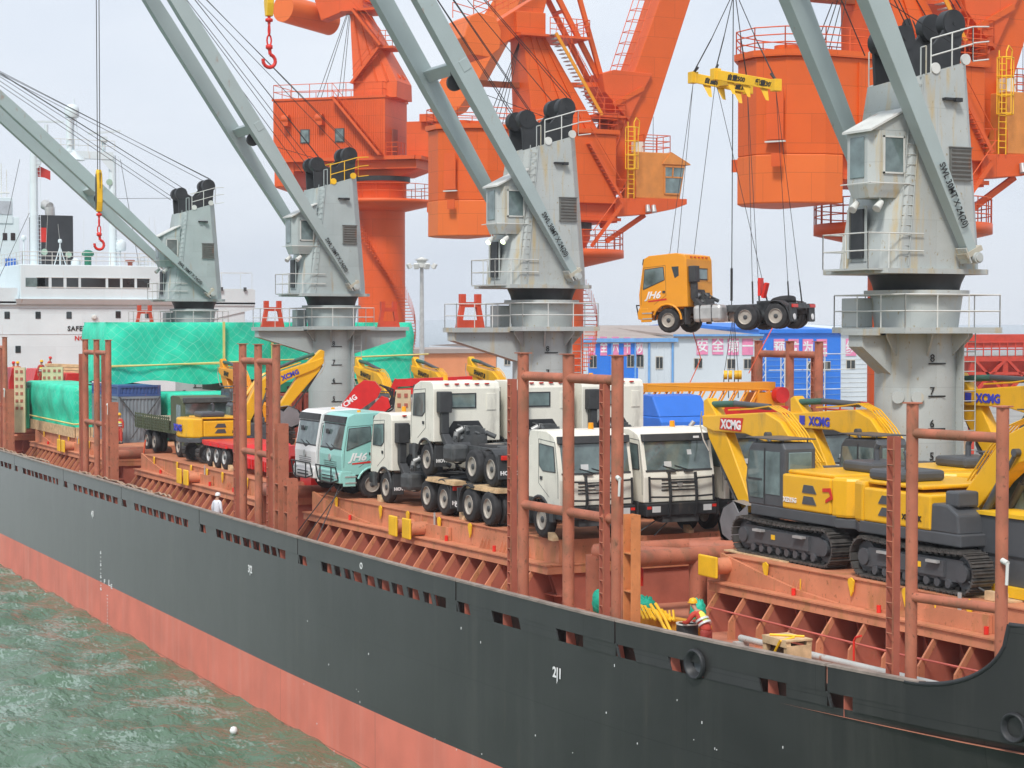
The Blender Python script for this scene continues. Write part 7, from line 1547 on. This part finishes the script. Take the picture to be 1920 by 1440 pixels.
# red low trailer
RT = thing('low_trailer', 'bright red low bed trailer with three axles behind the stanchion posts', 'trailer', (-81, 28.2, HT))
b = MB(); b.box(-87.9, -83.2, 26.75, 29.5, HT + 1.0, HT + 1.2); b.prism([(-83.2, HT + 1.2), (-82.4, HT + .75), (-76.5, HT + .75), (-75.8, HT + 1.6), (-73.9, HT + 1.75), (-73.9, HT + 1.3), (-75.4, HT + 1.15), (-76.2, HT + .45), (-82.6, HT + .45), (-83.2, HT + .9)], 'y', 26.75, 29.5); b.build('trailer_bed', m_tred, RT, world=True, bevel=.03)
b = MB(); [b.box(-82.2 + i * .45, -82.1 + i * .45, 26.68, 26.78, HT + .3, HT + .72) for i in range(13)]; b.build('side_rib', m_tred, RT, world=True)
for x in (-86.9, -85.7, -84.5):
    b = MB(); b.prism([(x - .5, HT + .98), (x - .4, HT + 1.12), (x + .4, HT + 1.12), (x + .5, HT + .98)], 'y', 26.68, 27.2); b.build('wheel_arch', m_tred, RT, world=True)
    for y, sd_ in ((26.75, -1), (29.5, 1)): wheel(RT, x + 81, y - 28.2, side=sd_, rim=m_alu)
b = MB(); b.box(-75.5, -74.2, 27.2, 29.0, HT, HT + 1.3); b.build('landing_leg', m_tred, RT, world=True)
for i, (x, y) in enumerate(((-86.2, 26.9), (-84.9, 26.9), (-83.9, 26.9))): o = chock(x, y, ('pale chock at the first red trailer wheel', 'pale chock at the middle red trailer wheel', 'pale chock at the last red trailer wheel')[i])
# red knuckle loader cranes
def loader(px, py, Z, label, sc=1.0, ramp=False, flip=1):
    p = atd(px, py, Z); L_ = thing('loader_crane', label, 'crane truck', (p.x, p.y, HT), 0, 'red loader crane trucks behind the mint cab'); z0 = p.z - HT
    rx = Vector((RX, RY, 0)); 
    def PP(u, v): return rx * u * flip + Vector((0, 0, z0 + v))
    b = MB(); M_ = None
    def pol(mb, pts, t=.25):
        n_ = Vector((RY, -RX, 0)); a_ = [PP(*q_) + n_ * t for q_ in pts]; c_ = [PP(*q_) - n_ * t for q_ in pts]; n = len(pts)
        mb.add(a_ + c_, [tuple(range(n)), tuple(range(2 * n - 1, n - 1, -1))] + [(i, n + i, n + (i + 1) % n, (i + 1) % n) for i in range(n)])
    pol(b, [(-1.5, -1.2), (-1.0, -1.3), (.6, -.2), (.8, .2), (.5, .55), (0, .6), (-.4, .3)]); b.build('main_arm', m_tred, L_)
    b = MB(); pol(b, [(-.9, -1.9), (-.5, -2.1), (1.2, -.6), (1.1, -.2), (.8, -.1)], .2); b.build('outer_arm', m_tred, L_)
    txt('XCMG', .32, tuple(PP(-1.0, -.75) + Vector((RY, -RX, 0)) * .26), rx * .8 + Vector((0, 0, .6)), Vector((0, 0, .8)) - rx * .6, m_txtw, L_, 'arm_lettering', bold=.01)
    b = MB()
    for i in range(7): b.path([PP(.7 + .12 * i, .4 - .05 * i), PP(1.3, .2 - .15 * i), PP(1.2 - .1 * i, -.5 - .1 * i), PP(.6, -1.4)], .04, 5)
    b.build('hose_bundle', m_blk, L_)
    b = MB(); b.box(-3, 2.5, -1.2, 1.2, .8, 1.2); b.box(-3, -.5, -1.15, 1.15, 1.2, 2.3); b.build('truck_body', m_alu, L_)
    b = MB(); b.rail([rx * -2.2 + Vector((.5, -.2, z0 - 1.9)), rx * 1.8 + Vector((.5, .3, z0 - 1.9))], .5, .04, 1.0); b.build('body_rail', m_cream, L_)
    for sd_ in (-1, 1):
        for x in (-2, 1.5): wheel(L_, x, sd_ * 1.1, side=sd_)
loader(682, 738, 86, 'red loader crane truck with black hose bundle behind the mint cab')
p = atd(790, 722, 90); LR = thing('loader_crane', 'long red folded crane arm lying above the cream truck cab', 'crane truck', (p.x, p.y, HT), 0, 'red loader crane trucks behind the mint cab'); rx = Vector((RX, RY, 0))
b = MB(); z = p.z - HT; b.bar(rx * -1.2 + Vector((0, 0, z + .1)), rx * 2.4 + Vector((0, 0, z + .25)), .5, .35); b.bar(rx * -1.4 + Vector((0, 0, z - .35)), rx * 1.6 + Vector((0, 0, z - .1)), .4, .3); b.bar(rx * -1.4 + Vector((0, 0, z - .4)), rx * -1.1 + Vector((0, 0, z + .25)), .4, .3); b.build('crane_arm', m_tred, LR)
b = MB(); b.box(-3, 2, -1.1, 1.1, .8, z - .7); b.build('truck_body', m_alu, LR); [wheel(LR, x, sd_ * 1.1, side=sd_) for sd_ in (-1, 1) for x in (-2, 1.4)]
def ramp(px0, px1, pyt, pyb, Z, label):
    p0, p1 = atd(px0, pyt, Z), atd(px1, pyt, Z); zb = atd(px0, pyb, Z).z; S = thing('loading_ramp', label, 'ramp', (p0.x, p0.y, HT), 0, 'beige folded loading ramps'); d_ = (p1 - p0); d_.z = 0; n_ = Vector((d_.y, -d_.x, 0)).normalized() * .12
    b = MB(); z1 = p0.z; b.add([p0 + n_, p1 + n_, Vector((p1.x, p1.y, HT)) + n_, Vector((p0.x, p0.y, HT)) + n_, p0 - n_, p1 - n_, Vector((p1.x, p1.y, HT)) - n_, Vector((p0.x, p0.y, HT)) - n_], [(0, 1, 2, 3), (7, 6, 5, 4), (0, 4, 5, 1), (1, 5, 6, 2), (3, 2, 6, 7), (0, 3, 7, 4)]); b.build('ramp_plate', mat('ramp_beige', (.62, .52, .33), .6, rust=.2), S, world=True)
    b = MB(); z = z1 - .25
    while z > zb:
        for f_ in (.25, .7): c_ = p0.lerp(p1, f_); b.obox((c_.x + n_.x * 1.1, c_.y + n_.y * 1.1, z), (.16, .05, .18), rz=math.atan2(d_.y, d_.x)); b.cut()
        z -= .45
    b.buildeach('ramp_slot', m_coamd, S, world=True)
ramp(741, 770, 731, 776, 88, 'beige folded loading ramp with square holes beside the long red arm')
ramp(27, 47, 689, 770, 118, 'beige folded loading ramp at the left edge behind the small green load')
ramp(79, 98, 688, 712, 124, 'beige ramp beside the man in yellow helmet, left one'); ramp(98, 118, 688, 712, 124, 'beige ramp under the timber stack, right one')
for i, (px0, px1, py, Z, lb) in enumerate(((17, 32, 690, 122, 'red ramp truck body at the left edge under two workers'), (62, 82, 692, 126, 'red truck body left of the beige ramps'), (120, 132, 700, 124, 'red truck body right of the beige ramps'))):
    p0, p1 = atd(px0, py, Z), atd(px1, py, Z); S = thing('ramp_truck', lb, 'truck', (p0.x, p0.y, HT), 0, 'red ramp trucks on the aft hatch'); b = MB(); b.prism([(p0.y, HT + .9), (p1.y + .6, HT + .9), (p1.y + .6, p0.z), (p0.y + .2, p0.z), (p0.y, p0.z - .8)], 'x', p0.x - 3, p0.x); b.build('truck_body', m_tred, S, world=True, bevel=.03)
    for x in (-.8, -2.2): wheel(S, x, .3, side=-1)
S = thing('timber_stack', 'stack of pale timber planks beside the workers in front of the deckhouse', 'timber', (-128, 33, 11)); p0, p1 = atd(88, 684, 127), atd(178, 684, 127)
for i in range(4): b = MB(); b.bar(p0 + Vector((0, 0, -.2 * i)), p1 + Vector((.3 * i, 0, -.2 * i - .1)), 1.2, .17); b.build('plank', m_wood, S, world=True)
b = MB(); b.box(p0.x - .5, p0.x + .5, p0.y + .5, p1.y, HT, p0.z - .9); b.build('trestle', m_cb, S, world=True)
# dark machine with yellow skirting at the right edge
S = thing('dark_machine_body', 'tall dark grey machine body with yellow bottom rail at the right edge', 'machine', (-33.5, 32.2, HT + .01))
p0 = aty(1836, 1100, 31.2); b = MB(); b.box(p0.x, p0.x + 5, 31.2, 34.5, HT + .28, HT + 1.95); b.build('machine_panel', m_exg, S, world=True, bevel=.04)
b = MB(); b.box(p0.x - .5, p0.x + 5.2, 31.0, 31.3, HT + .06, HT + .3); b.box(p0.x - .3, p0.x - .15, 31.05, 31.2, HT + .3, HT + .6); b.build('base_rail', m_ylw, S, world=True); b = MB(); b.box(p0.x, p0.x + 5, 31.15, 34.6, HT + 1.95, HT + 2.04); b.build('top_rail', m_ylw, S, world=True)
b = MB(); b.box(p0.x + .2, p0.x + 5, 31.17, 31.2, HT + 1.0, HT + 1.04); b.build('panel_seam', m_blk, S, world=True)
# wooden mats under tracks
def mat_plank(x0, x1, y, label):
    b = MB(); b.box(-(x1 - x0) / 2, (x1 - x0) / 2, -.3, .3, 0, .04); o = b.build('timber_mat', m_wood); o.location = ((x0 + x1) / 2, y, HT + .003); tag(o, label, 'timber', 'thin timber mats under the crawler tracks')
mat_plank(-47.6, -44.4, 30.55, 'thin pale timber mat under the track of the excavator with red badge'); mat_plank(-37.4, -35.6, 30.9, 'thin timber mat right of the lettered counterweight digger track')
b = MB(); b.box(-.12, .55, -.08, .08, 0, .22); o = b.build('timber_block', m_wood); o.location = (-36.2, 30.55, HT + .01); tag(o, 'square timber block at the hatch edge beside the right hand track', 'timber')
# ================================================================== SMALL THINGS ON THE STARBOARD DECK
def at_deck(px, py): return atz(px, py, DECK)
c_ = atz(1478, 1235, DECK + .2)
S = thing('crate', 'open wooden crate tied with a yellow strap by the bulwark', 'crate', (-40.3, 26.6, DECK)); W_, D_, H_ = .5, .35, 1.2
S.location = (aty(1478, 1230, 26.4).x, 26.4, DECK)
b = MB()
for x in (-W_, W_ - .12):
    for y in (-D_, D_ - .12): b.box(x, x + .12, y, y + .12, 0, H_)
for y in (-D_ - .03, D_): b.box(-W_, W_, y, y + .03, H_ - .14, H_); b.box(-W_, W_, y, y + .03, 0, .12)
b.box(-W_ - .03, W_ + .03, -D_ - .03, D_ + .03, H_, H_ + .04); b.box(-W_ - .03, -W_, -D_, D_, .1, H_ - .1); b.box(W_, W_ + .03, -D_, D_, .1, H_ - .1); b.build('crate_frame', m_wood, S)
b = MB(); b.box(-W_ + .14, W_ - .14, -D_ + .13, D_ - .14, .1, H_ - .15); b.build('crate_load', mat('rusty_chain', (.10, .05, .025), .8, var=.6, scale=9, bump=.8), S)
b = MB(); b.path([(-W_, -D_ - .06, .35), (-.2, -D_ - .08, .5), (.3, -D_ - .06, H_), (.3, 0, H_ + .07)], .035, 5); b.path([(-.2, -D_ - .08, .5), (W_, -D_ - .06, .5)], .035, 5); b.path([(-.3, -.3, H_ + .07), (.3, .3, H_ + .07)], .03, 5); b.build('strap', m_ylw, S)
S = thing('pallet_crate', 'low pale wooden pallet crate by the end of the bulwark', 'crate', (aty(1772, 1285, 27.0).x, 27.0, DECK)); b = MB(); b.box(-.75, .75, -.45, .45, .1, .5); b.build('crate_box', m_wood, S)
b = MB(); [b.box(-.78 + i * .38, -.66 + i * .38, -.48, .48, .0, .54) for i in range(5)]; b.box(-.8, .8, -.5, -.47, .35, .5); b.box(-.8, .8, -.5, -.47, .02, .14); b.build('crate_batten', m_wood, S)
S = thing('oil_drum', 'black steel drum beside the man in the yellow vest', 'drum', (aty(1290, 1180, 26.4).x, 26.4, DECK)); b = MB(); b.lathe([(.29, 0), (.29, .3), (.30, .31), (.29, .33), (.29, .6), (.30, .61), (.29, .63), (.29, .9)], n=24); b.build('drum_body', m_blk, S); b = MB(); b.lathe([(.295, .89), (.3, .93), (.27, .93), (.26, .90)], n=24); b.build('drum_rim', m_rail, S)
S = thing('yellow_beam_rack', 'yellow steel lifting frame lying on the deck under yellow slings', 'lifting frame', (aty(1230, 1150, 26.9).x, 26.9, DECK)); b = MB(); b.bar((-1.4, 0, .55), (1.2, .5, .55), .25, .35); b.bar((-1.3, .6, .4), (1.2, 1.0, .4), .2, .3); b.box(-1.0, -.8, -.1, .9, .0, .4); b.box(.7, .9, -.1, 1.0, 0, .4); b.build('frame_beam', mat('ochre_yellow', (.68, .33, .03), .6, rust=.4), S)
b = MB()
for i in range(9): random.seed(i + 20); a_ = Vector((-1.1 + .1 * i, -.1 + .06 * i, .8 + .02 * (i % 3))); b.path([a_, a_ + Vector((.5, -.12, .18 - .03 * i)), a_ + Vector((1.0, -.2, -.15)), a_ + Vector((.45, .1, .03))], .035, 5)
b.path([(-.6, .2, .95), (.4, -.1, .72), (1.3, -.4, .5), (1.5, -.45, .4)], .05, 6); b.path([(-.5, .3, .98), (.5, 0, .75), (1.35, -.3, .5)], .05, 6); o = b.build('webbing_sling', m_ylw); o.location = S.location; tag(o, 'tangled yellow webbing slings piled on the yellow lifting frame', 'sling')
random.seed(4)
for i, (px, py, sx_, sz_, y, lb) in enumerate([(1126, 1130, .28, .3, 26.9, 'crumpled green tarpaulin bundle left of the ladder post'), (1208, 1140, .4, .28, 27.6, 'crumpled green tarpaulin bundle behind the yellow slings'), (1310, 1148, .25, .3, 27.4, 'small green tarpaulin bundle behind the man in the yellow vest')]):
    p = aty(px, py, y); b = MB(); n = 22; rings = []
    for k in range(11):
        t = k / 10; r_ = sx_ * (.35 + .65 * sin(pi * min(1, t * .9 + .08)) ** .5); rings.append([(r_ * (1 + .10 * sin(1.9 * j + 3 * k) + .06 * sin(5 * j + k)) * cos(2 * pi * j / n), r_ * .8 * (1 + .10 * sin(1.7 * j + 2 * k)) * sin(2 * pi * j / n), -sz_ * 1 + 2 * sz_ * t + .06 * sin(j * 2.3 + k)) for j in range(n)])
    b.loft(rings, True, True); o = b.build('tarpaulin_bundle', mat('tarp_plain', (.02, .48, .32), .6, bump=.8, bscale=5)); o.location = p; tag(o, lb, 'tarpaulin', 'green tarpaulin bundles on the side deck')
for i in range(6):
    b = MB(); b.obox((0, 0, 0), (1.35, .12, .05), rz=.05 * (i - 3)); o = b.build('deck_plank', m_wood); p = aty(1222 + (i % 3) * 8, 1178 + i * 2, 25.75); o.location = (p.x + .1 * i, 25.6 + .13 * i, DECK + .45 + .05 * (i % 3)); tag(o, ['outermost', 'second', 'third', 'fourth', 'fifth', 'innermost'][i] + ' pale loose plank from the bulwark, in the pile beside the orange channel stand', 'plank', 'loose planks inside the bulwark')
b = MB(); b.box(-.8, .8, -.4, .4, 0, .42); o = b.build('plank_trestle', m_wood); o.location = (aty(1225, 1180, 26.0).x, 25.95, DECK); tag(o, 'wooden trestle under the loose planks', 'trestle')
b = MB(); b.lathe([(.13, 0), (.17, .3), (.16, .3), (.13, .28)], n=16); o = b.build('bucket', mat('plastic_blue', (.1, .25, .65), .4)); o.location = (aty(1388, 1207, 26.9).x, 26.9, DECK); tag(o, 'small blue bucket beside the coaming stays', 'bucket')
p = aty(1183 + 29, 1118, 29.2); b = MB(); b.lathe([(.1, 0), (.1, .5), (.05, .56), (.03, .62)], n=14); o = b.build('fire_extinguisher', m_hatred); o.location = (p.x, 29.0, DECK + .9); tag(o, 'red fire extinguisher on the post behind the orange channel stand', 'extinguisher')
b = MB(); b.path([(0, 0, 0), (0, 0, .75), (.08, 0, .85), (.3, 0, .92)], .03, 6); o = b.build('vent_pipe', m_hatred); o.location = (aty(1604, 1225, 28.9).x, 28.9, DECK + .1); tag(o, 'thin red bent pipe between the coaming stays', 'pipe')
# orange rope / lashing chains
def chain(pts, label, r=.022): b = MB(); b.path([Vector(p) - Vector(pts[0]) for p in pts], r, 5); o = b.build('lashing_chain', m_chas); o.location = pts[0]; tag(o, label, 'chain', 'lashing chains at the trucks')
def hatch_pt(px, py, z): return atz(px, py, z)
chain([Vector((-68.9, 26.4, 8.9)), Vector((-70.8, 25.1, 6.3))], 'lashing chain slanting left from the mint truck front')
chain([Vector((-68.5, 26.4, 8.9)), Vector((-68.2, 25.1, 6.3))], 'lashing chain hanging straight below the mint truck front')
chain([Vector((-67.9, 26.4, 8.9)), Vector((-69.6, 25.1, 6.3))], 'lashing chain crossing below the mint truck side')
chain([Vector((-51.6, 30.6, 8.8)), Vector((-51.9, 29.6, 8.12))], 'lashing chain from the bumper of the fully visible cream truck, left one')
chain([Vector((-51.6, 31.0, 8.8)), Vector((-51.9, 30.4, 8.12))], 'lashing chain from the bumper of the fully visible cream truck, right one')
chain([Vector((-36.9, 30.4, 8.5)), Vector((-35.9, 30.6, 8.15))], 'bright lashing chain at the rear of the right hand track', .03)
b = MB(); b.path([(0, 0, 0), (0, -.3, -2.0), (.05, -.4, -4.6)], .045, 6); o = b.build('lashing_strap', mat('rope_orange', (.75, .12, .05), .7)); p = aty(272, 825, 26.6); o.location = p; tag(o, 'orange lashing strap hanging over the hatch edge by the green truck wheel', 'strap')
b = MB(); b.lathe([(.02, -.14), (.1, -.12), (.15, 0), (.1, .12), (.02, .15)], n=14); o = b.build('float', m_txtw); p = atz(435, 1374, .05); o.location = p; tag(o, 'small white float drifting on the water', 'float')
# coiled mooring rope along the aft side deck
b = MB(); random.seed(12); xx = -128; pts = []
while xx < -76: pts.append((xx, ys(xx) + .35 + random.uniform(-.1, .15), 6.98 + random.uniform(0, .14))); xx += random.uniform(.3, .7)
def scum(a, c, nm, lb):
    b = MB(); P_ = [p for p in pts if a < p[0] < c]
    if len(P_) > 2: b.path([Vector(p) - Vector(P_[0]) for p in P_], .05, 6); b.path([Vector(p) + Vector((.2, .15, -.05)) - Vector(P_[0]) for p in P_], .05, 6); o = b.build(nm, mat('hemp', (.36, .24, .17), .9, var=.3)); o.location = P_[0]; tag(o, lb, 'rope', 'loose ropes laid along the bulwark top')
scum(-127, -108, 'deck_rope', 'brown rope laid along the bulwark top at the far left'); scum(-100, -84, 'deck_rope', 'brown rope laid along the bulwark top near the man in white')
# ================================================================== PEOPLE
def skinmesh(name, verts, edges, m, parent=None, sub=1):
    """continuous limb surface: (x,y,z,radius) joints grown by a Skin modifier and baked to a mesh"""
    me = bpy.data.meshes.new(name); me.from_pydata([v[:3] for v in verts], edges, []); o = bpy.data.objects.new(name, me); C.objects.link(o)
    sk = o.modifiers.new('skin', 'SKIN'); sk.use_smooth_shade = True
    for i, v in enumerate(verts):
        r_ = v[3] if isinstance(v[3], tuple) else (v[3], v[3]); me.skin_vertices[0].data[i].radius = r_
    me.skin_vertices[0].data[0].use_root = True
    ss = o.modifiers.new('sub', 'SUBSURF'); ss.levels = sub; ss.render_levels = sub
    nm = bpy.data.meshes.new_from_object(o.evaluated_get(bpy.context.evaluated_depsgraph_get())); bpy.data.objects.remove(o); bpy.data.meshes.remove(me)
    nm.name = name; nm.materials.clear(); nm.materials.append(m); nm.polygons.foreach_set('use_smooth', [True] * len(nm.polygons)); o = bpy.data.objects.new(name, nm); C.objects.link(o); o.parent = parent; return o
def person(label, loc, rz, top, trous, helmet, vest=None, pose='stand'):
    """faces +x"""
    P_ = thing('person', label, 'person', loc, rz, 'workers on the deck'); P_.scale = (.94,) * 3; lean = {'stand': 0, 'work': .62, 'lean': .12}[pose]
    hip = Vector((0, 0, .92)); ch = hip + Vector((sin(lean) * .42, 0, cos(lean) * .42)); nk = hip + Vector((sin(lean) * .58, 0, cos(lean) * .56)); hd = nk + Vector((.04 + lean * .2, 0, .10))
    arms = {}
    for s in (-1, 1):
        sh = nk + Vector((0, s * .19, -.07))
        if pose == 'work': el = sh + Vector((.16, s * .06, -.24)); wr = el + Vector((.24, -s * .06, -.02))
        elif pose == 'lean': el = sh + Vector((.1, s * .09, -.26)); wr = el + Vector((.22, -s * .05, -.08))
        else: el = sh + Vector((-.02, s * .07, -.28)); wr = el + Vector((.06, s * .02, -.25))
        arms[s] = (sh, el, wr)
    # body: one continuous surface, head to toe
    V = [(*hip, (.10, .11)), (*ch, (.10, .13)), (*nk, .06), (*(nk + (hd - nk) * .6), .055), (*(hd + Vector((.01, 0, .06))), .09), (*(hd + Vector((.012, 0, .15))), .085)]
    Eg = [(0, 1), (1, 2), (2, 3), (3, 4), (4, 5)]
    for s in (-1, 1):
        sh, el, wr = arms[s]; k = len(V); hand = wr + (wr - el).normalized() * .07
        V += [(*sh, .065), (*el, .045), (*wr, .03), (*hand, (.035, .02))]; Eg += [(2, k), (k, k + 1), (k + 1, k + 2), (k + 2, k + 3)]
        dr = (wr - el).normalized(); sd_ = Vector((0, 0, 1)).cross(dr).normalized()
        for f_ in range(4):                                # fingers
            k2 = len(V); b0 = hand + sd_ * (.024 - .016 * f_); V += [(*(b0 + dr * .045), .0095), (*(b0 + dr * .085 + Vector((0, 0, -.012 - .004 * f_))), .0075)]; Eg += [(k + 3, k2), (k2, k2 + 1)]
        k2 = len(V); V += [(*(wr + sd_ * s * -.04 + dr * .05), .011), (*(wr + sd_ * s * -.05 + dr * .085), .009)]; Eg += [(k + 2, k2), (k2, k2 + 1)]
        k = len(V); st = .06 if pose != 'stand' else .03
        V += [(s * .01 * 0, s * .10, .86, .09), (.02 + st * s * .3, s * .12, .48, .065), (-.02 + st * s, s * .13, .09, .045), (.10 + st * s, s * .14, .04, (.045, .035)), (.19 + st * s, s * .145, .035, .03)]
        Eg += [(0, k), (k, k + 1), (k + 1, k + 2), (k + 2, k + 3), (k + 3, k + 4)]
    skinmesh('body', V, Eg, m_skin, P_)
    # clothes follow the same joints
    V = [(*(hip + Vector((0, 0, -.06))), (.16, .175)), (*hip, (.165, .18)), (*ch, (.145, .19)), (*(nk + Vector((0, 0, -.02))), .085)]; Eg = [(0, 1), (1, 2), (2, 3)]
    for s in (-1, 1): sh, el, wr = arms[s]; k = len(V); V += [(*sh, .085), (*el, .065), (*(wr - (wr - el) * .08), .05)]; Eg += [(3, k), (k, k + 1), (k + 1, k + 2)]
    skinmesh('jacket', V, Eg, top, P_)
    V = [(0, 0, .95, (.16, .17)), (0, 0, .84, .13)]; Eg = [(0, 1)]
    for s in (-1, 1): k = len(V); st = .06 if pose != 'stand' else .03; V += [(0, s * .105, .78, .105), (.02 + st * s * .3, s * .12, .48, .088), (-.02 + st * s, s * .13, .12, .07)]; Eg += [(1, k), (k, k + 1), (k + 1, k + 2)]
    skinmesh('trousers', V, Eg, trous, P_)
    for s in (-1, 1): b = MB(); st = .06 if pose != 'stand' else .03; b.loft([[(x + st * s, s * .14 + y * .055, z) for x, y in ((-.1, -1), (.17, -1), (.22, 0), (.17, 1), (-.1, 1))] for z in (0, .08)] ); b.build('boot', m_blk, P_, bevel=.02)
    if vest:
        V = [(*(hip + Vector((0, 0, .08))), (.172, .188)), (*ch, (.16, .2)), (*(nk + Vector((0, 0, -.06))), (.11, .16))]; v = skinmesh('vest', V, [(0, 1), (1, 2)], vest, P_)
        for f_ in (.25, .6): c_ = (hip + Vector((0, 0, .08))).lerp(ch, f_); b = MB(); b.lathe([(.192, -.03), (.192, .03)], n=20); bb = b.build('reflective_band', m_lens, v); bb.location = c_; bb.rotation_euler = (0, lean, 0); bb.scale = (1, 1.06, 1)
    # face, ears, helmet
    hc = hd + Vector((.012, 0, .10)); b = MB(); b.obox(hc + Vector((.098, 0, -.02)), (.03, .022, .045)); b.obox(hc + Vector((.085, 0, -.065)), (.01, .045, .01)); [b.obox(hc + Vector((.0, s * .092, -.02)), (.04, .018, .06)) for s in (-1, 1)]; b.build('nose_and_ears', m_skin, P_, bevel=.005)
    b = MB(); [b.obox(hc + Vector((.09, s * .035, .012)), (.012, .022, .01)) for s in (-1, 1)]; b.build('eyes', m_blk, P_)
    b = MB(); b.lathe([(.098, -.06), (.103, .03), (.09, .08)], c=tuple(hc + Vector((-.012, 0, .0))), n=18); b.build('hair', m_blk, P_) if not True else None
    b = MB(); b.lathe([(.125, .02), (.122, .05), (.115, .10), (.085, .145), (.03, .165), (.005, .167)], c=tuple(hc), n=22); b.loft([[(hc.x + x, hc.y + y, hc.z + z) for x, y in ((.10, -.09), (.165, -.05), (.175, 0), (.165, .05), (.10, .09))] for z in (.018, .03)]); b.build('helmet', helmet, P_)
    return P_
m_covr = mat('coverall_red', (.50, .06, .04), .8); m_vest = mat('vest_yellow', (.75, .75, .12), .7); m_covw = mat('coverall_white', (.72, .74, .80), .8); m_hy = mat('helmet_yellow', (.85, .45, .02), .35); m_cov2 = mat('coverall_dark_red', (.33, .05, .04), .8)
pp_ = atz(1335, 1240, DECK); q_ = aty(1326, 1190, 26.5)
person('man in red coverall, yellow vest and yellow helmet bending to work beside the black drum', (q_.x, 26.5, DECK), R(-165), m_covr, m_cov2, m_hy, m_vest, 'work')
q_ = aty(410, 960, 24.5); person('man in white coverall and white helmet seen from behind at the bulwark', (q_.x, 24.4, DECK), R(120), m_covw, mat('trouser_beige', (.5, .42, .34), .8), mat('helmet_white', (.8, .8, .8), .35), None, 'stand')
q_ = aty(224, 820, 27.0); person('man in red coverall, pale vest and yellow helmet standing left of the green truck', (aty(224, 800, 27.4).x, 27.4, HT), R(-60), m_covr, m_covr, m_hy, m_vest, 'stand')
for i, (px, py, Z, hm_, cm_, vm, lb) in enumerate(((26, 700, 124, m_hatred, mat('coverall_orange', (.62, .28, .15), .8), None, 'man in pale orange coverall and red helmet at the left edge'), (33, 700, 123, m_hy, mat('coverall_orange', (.62, .28, .15), .8), None, 'man in yellow helmet beside the red helmeted one at the left edge'), (77, 697, 125, m_hy, m_covr, m_vest, 'man in yellow helmet and vest in front of the beige ramps'), (93, 690, 129, m_hatred, m_covr, None, 'man in red helmet and red coverall behind the timber stack'))):
    p = atd(px, py, Z); person(lb, (p.x, p.y, p.z - .95), R(-40 + 30 * i), cm_, cm_, hm_, vm, 'stand')
    b = MB(); b.box(-.6, .6, -.6, .6, 0, p.z - .95 - HT); o = b.build('cargo_stand', m_cgr if i % 2 else m_cb); o.location = (p.x, p.y, HT); tag(o, 'low steel box carrying ' + ('the red helmeted man at the left edge', 'the yellow helmeted man at the left edge', 'the man in front of the beige ramps', 'the man behind the timber stack')[i], 'box')
# ================================================================== HAZE
hz = MB(); hz.box(-1400, 1400, -1400, 1400, -4.2, 62); ho_ = hz.build('haze', None) if False else None
hm_ = bpy.data.materials.new('haze_air'); hm_.use_nodes = True; n = hm_.node_tree.nodes; n.remove(n['Principled BSDF'])
pv_ = n.new('ShaderNodeVolumePrincipled'); pv_.inputs['Color'].default_value = (.93, .96, 1, 1); pv_.inputs['Density'].default_value = .0003; pv_.inputs['Anisotropy'].default_value = .2
hm_.node_tree.links.new(pv_.outputs[0], n['Material Output'].inputs['Volume'])
ho_ = hz.build('haze', hm_); ho_['kind'] = 'stuff'; ho_['label'] = 'pale overcast air thinning the view of distant cranes and sheds'
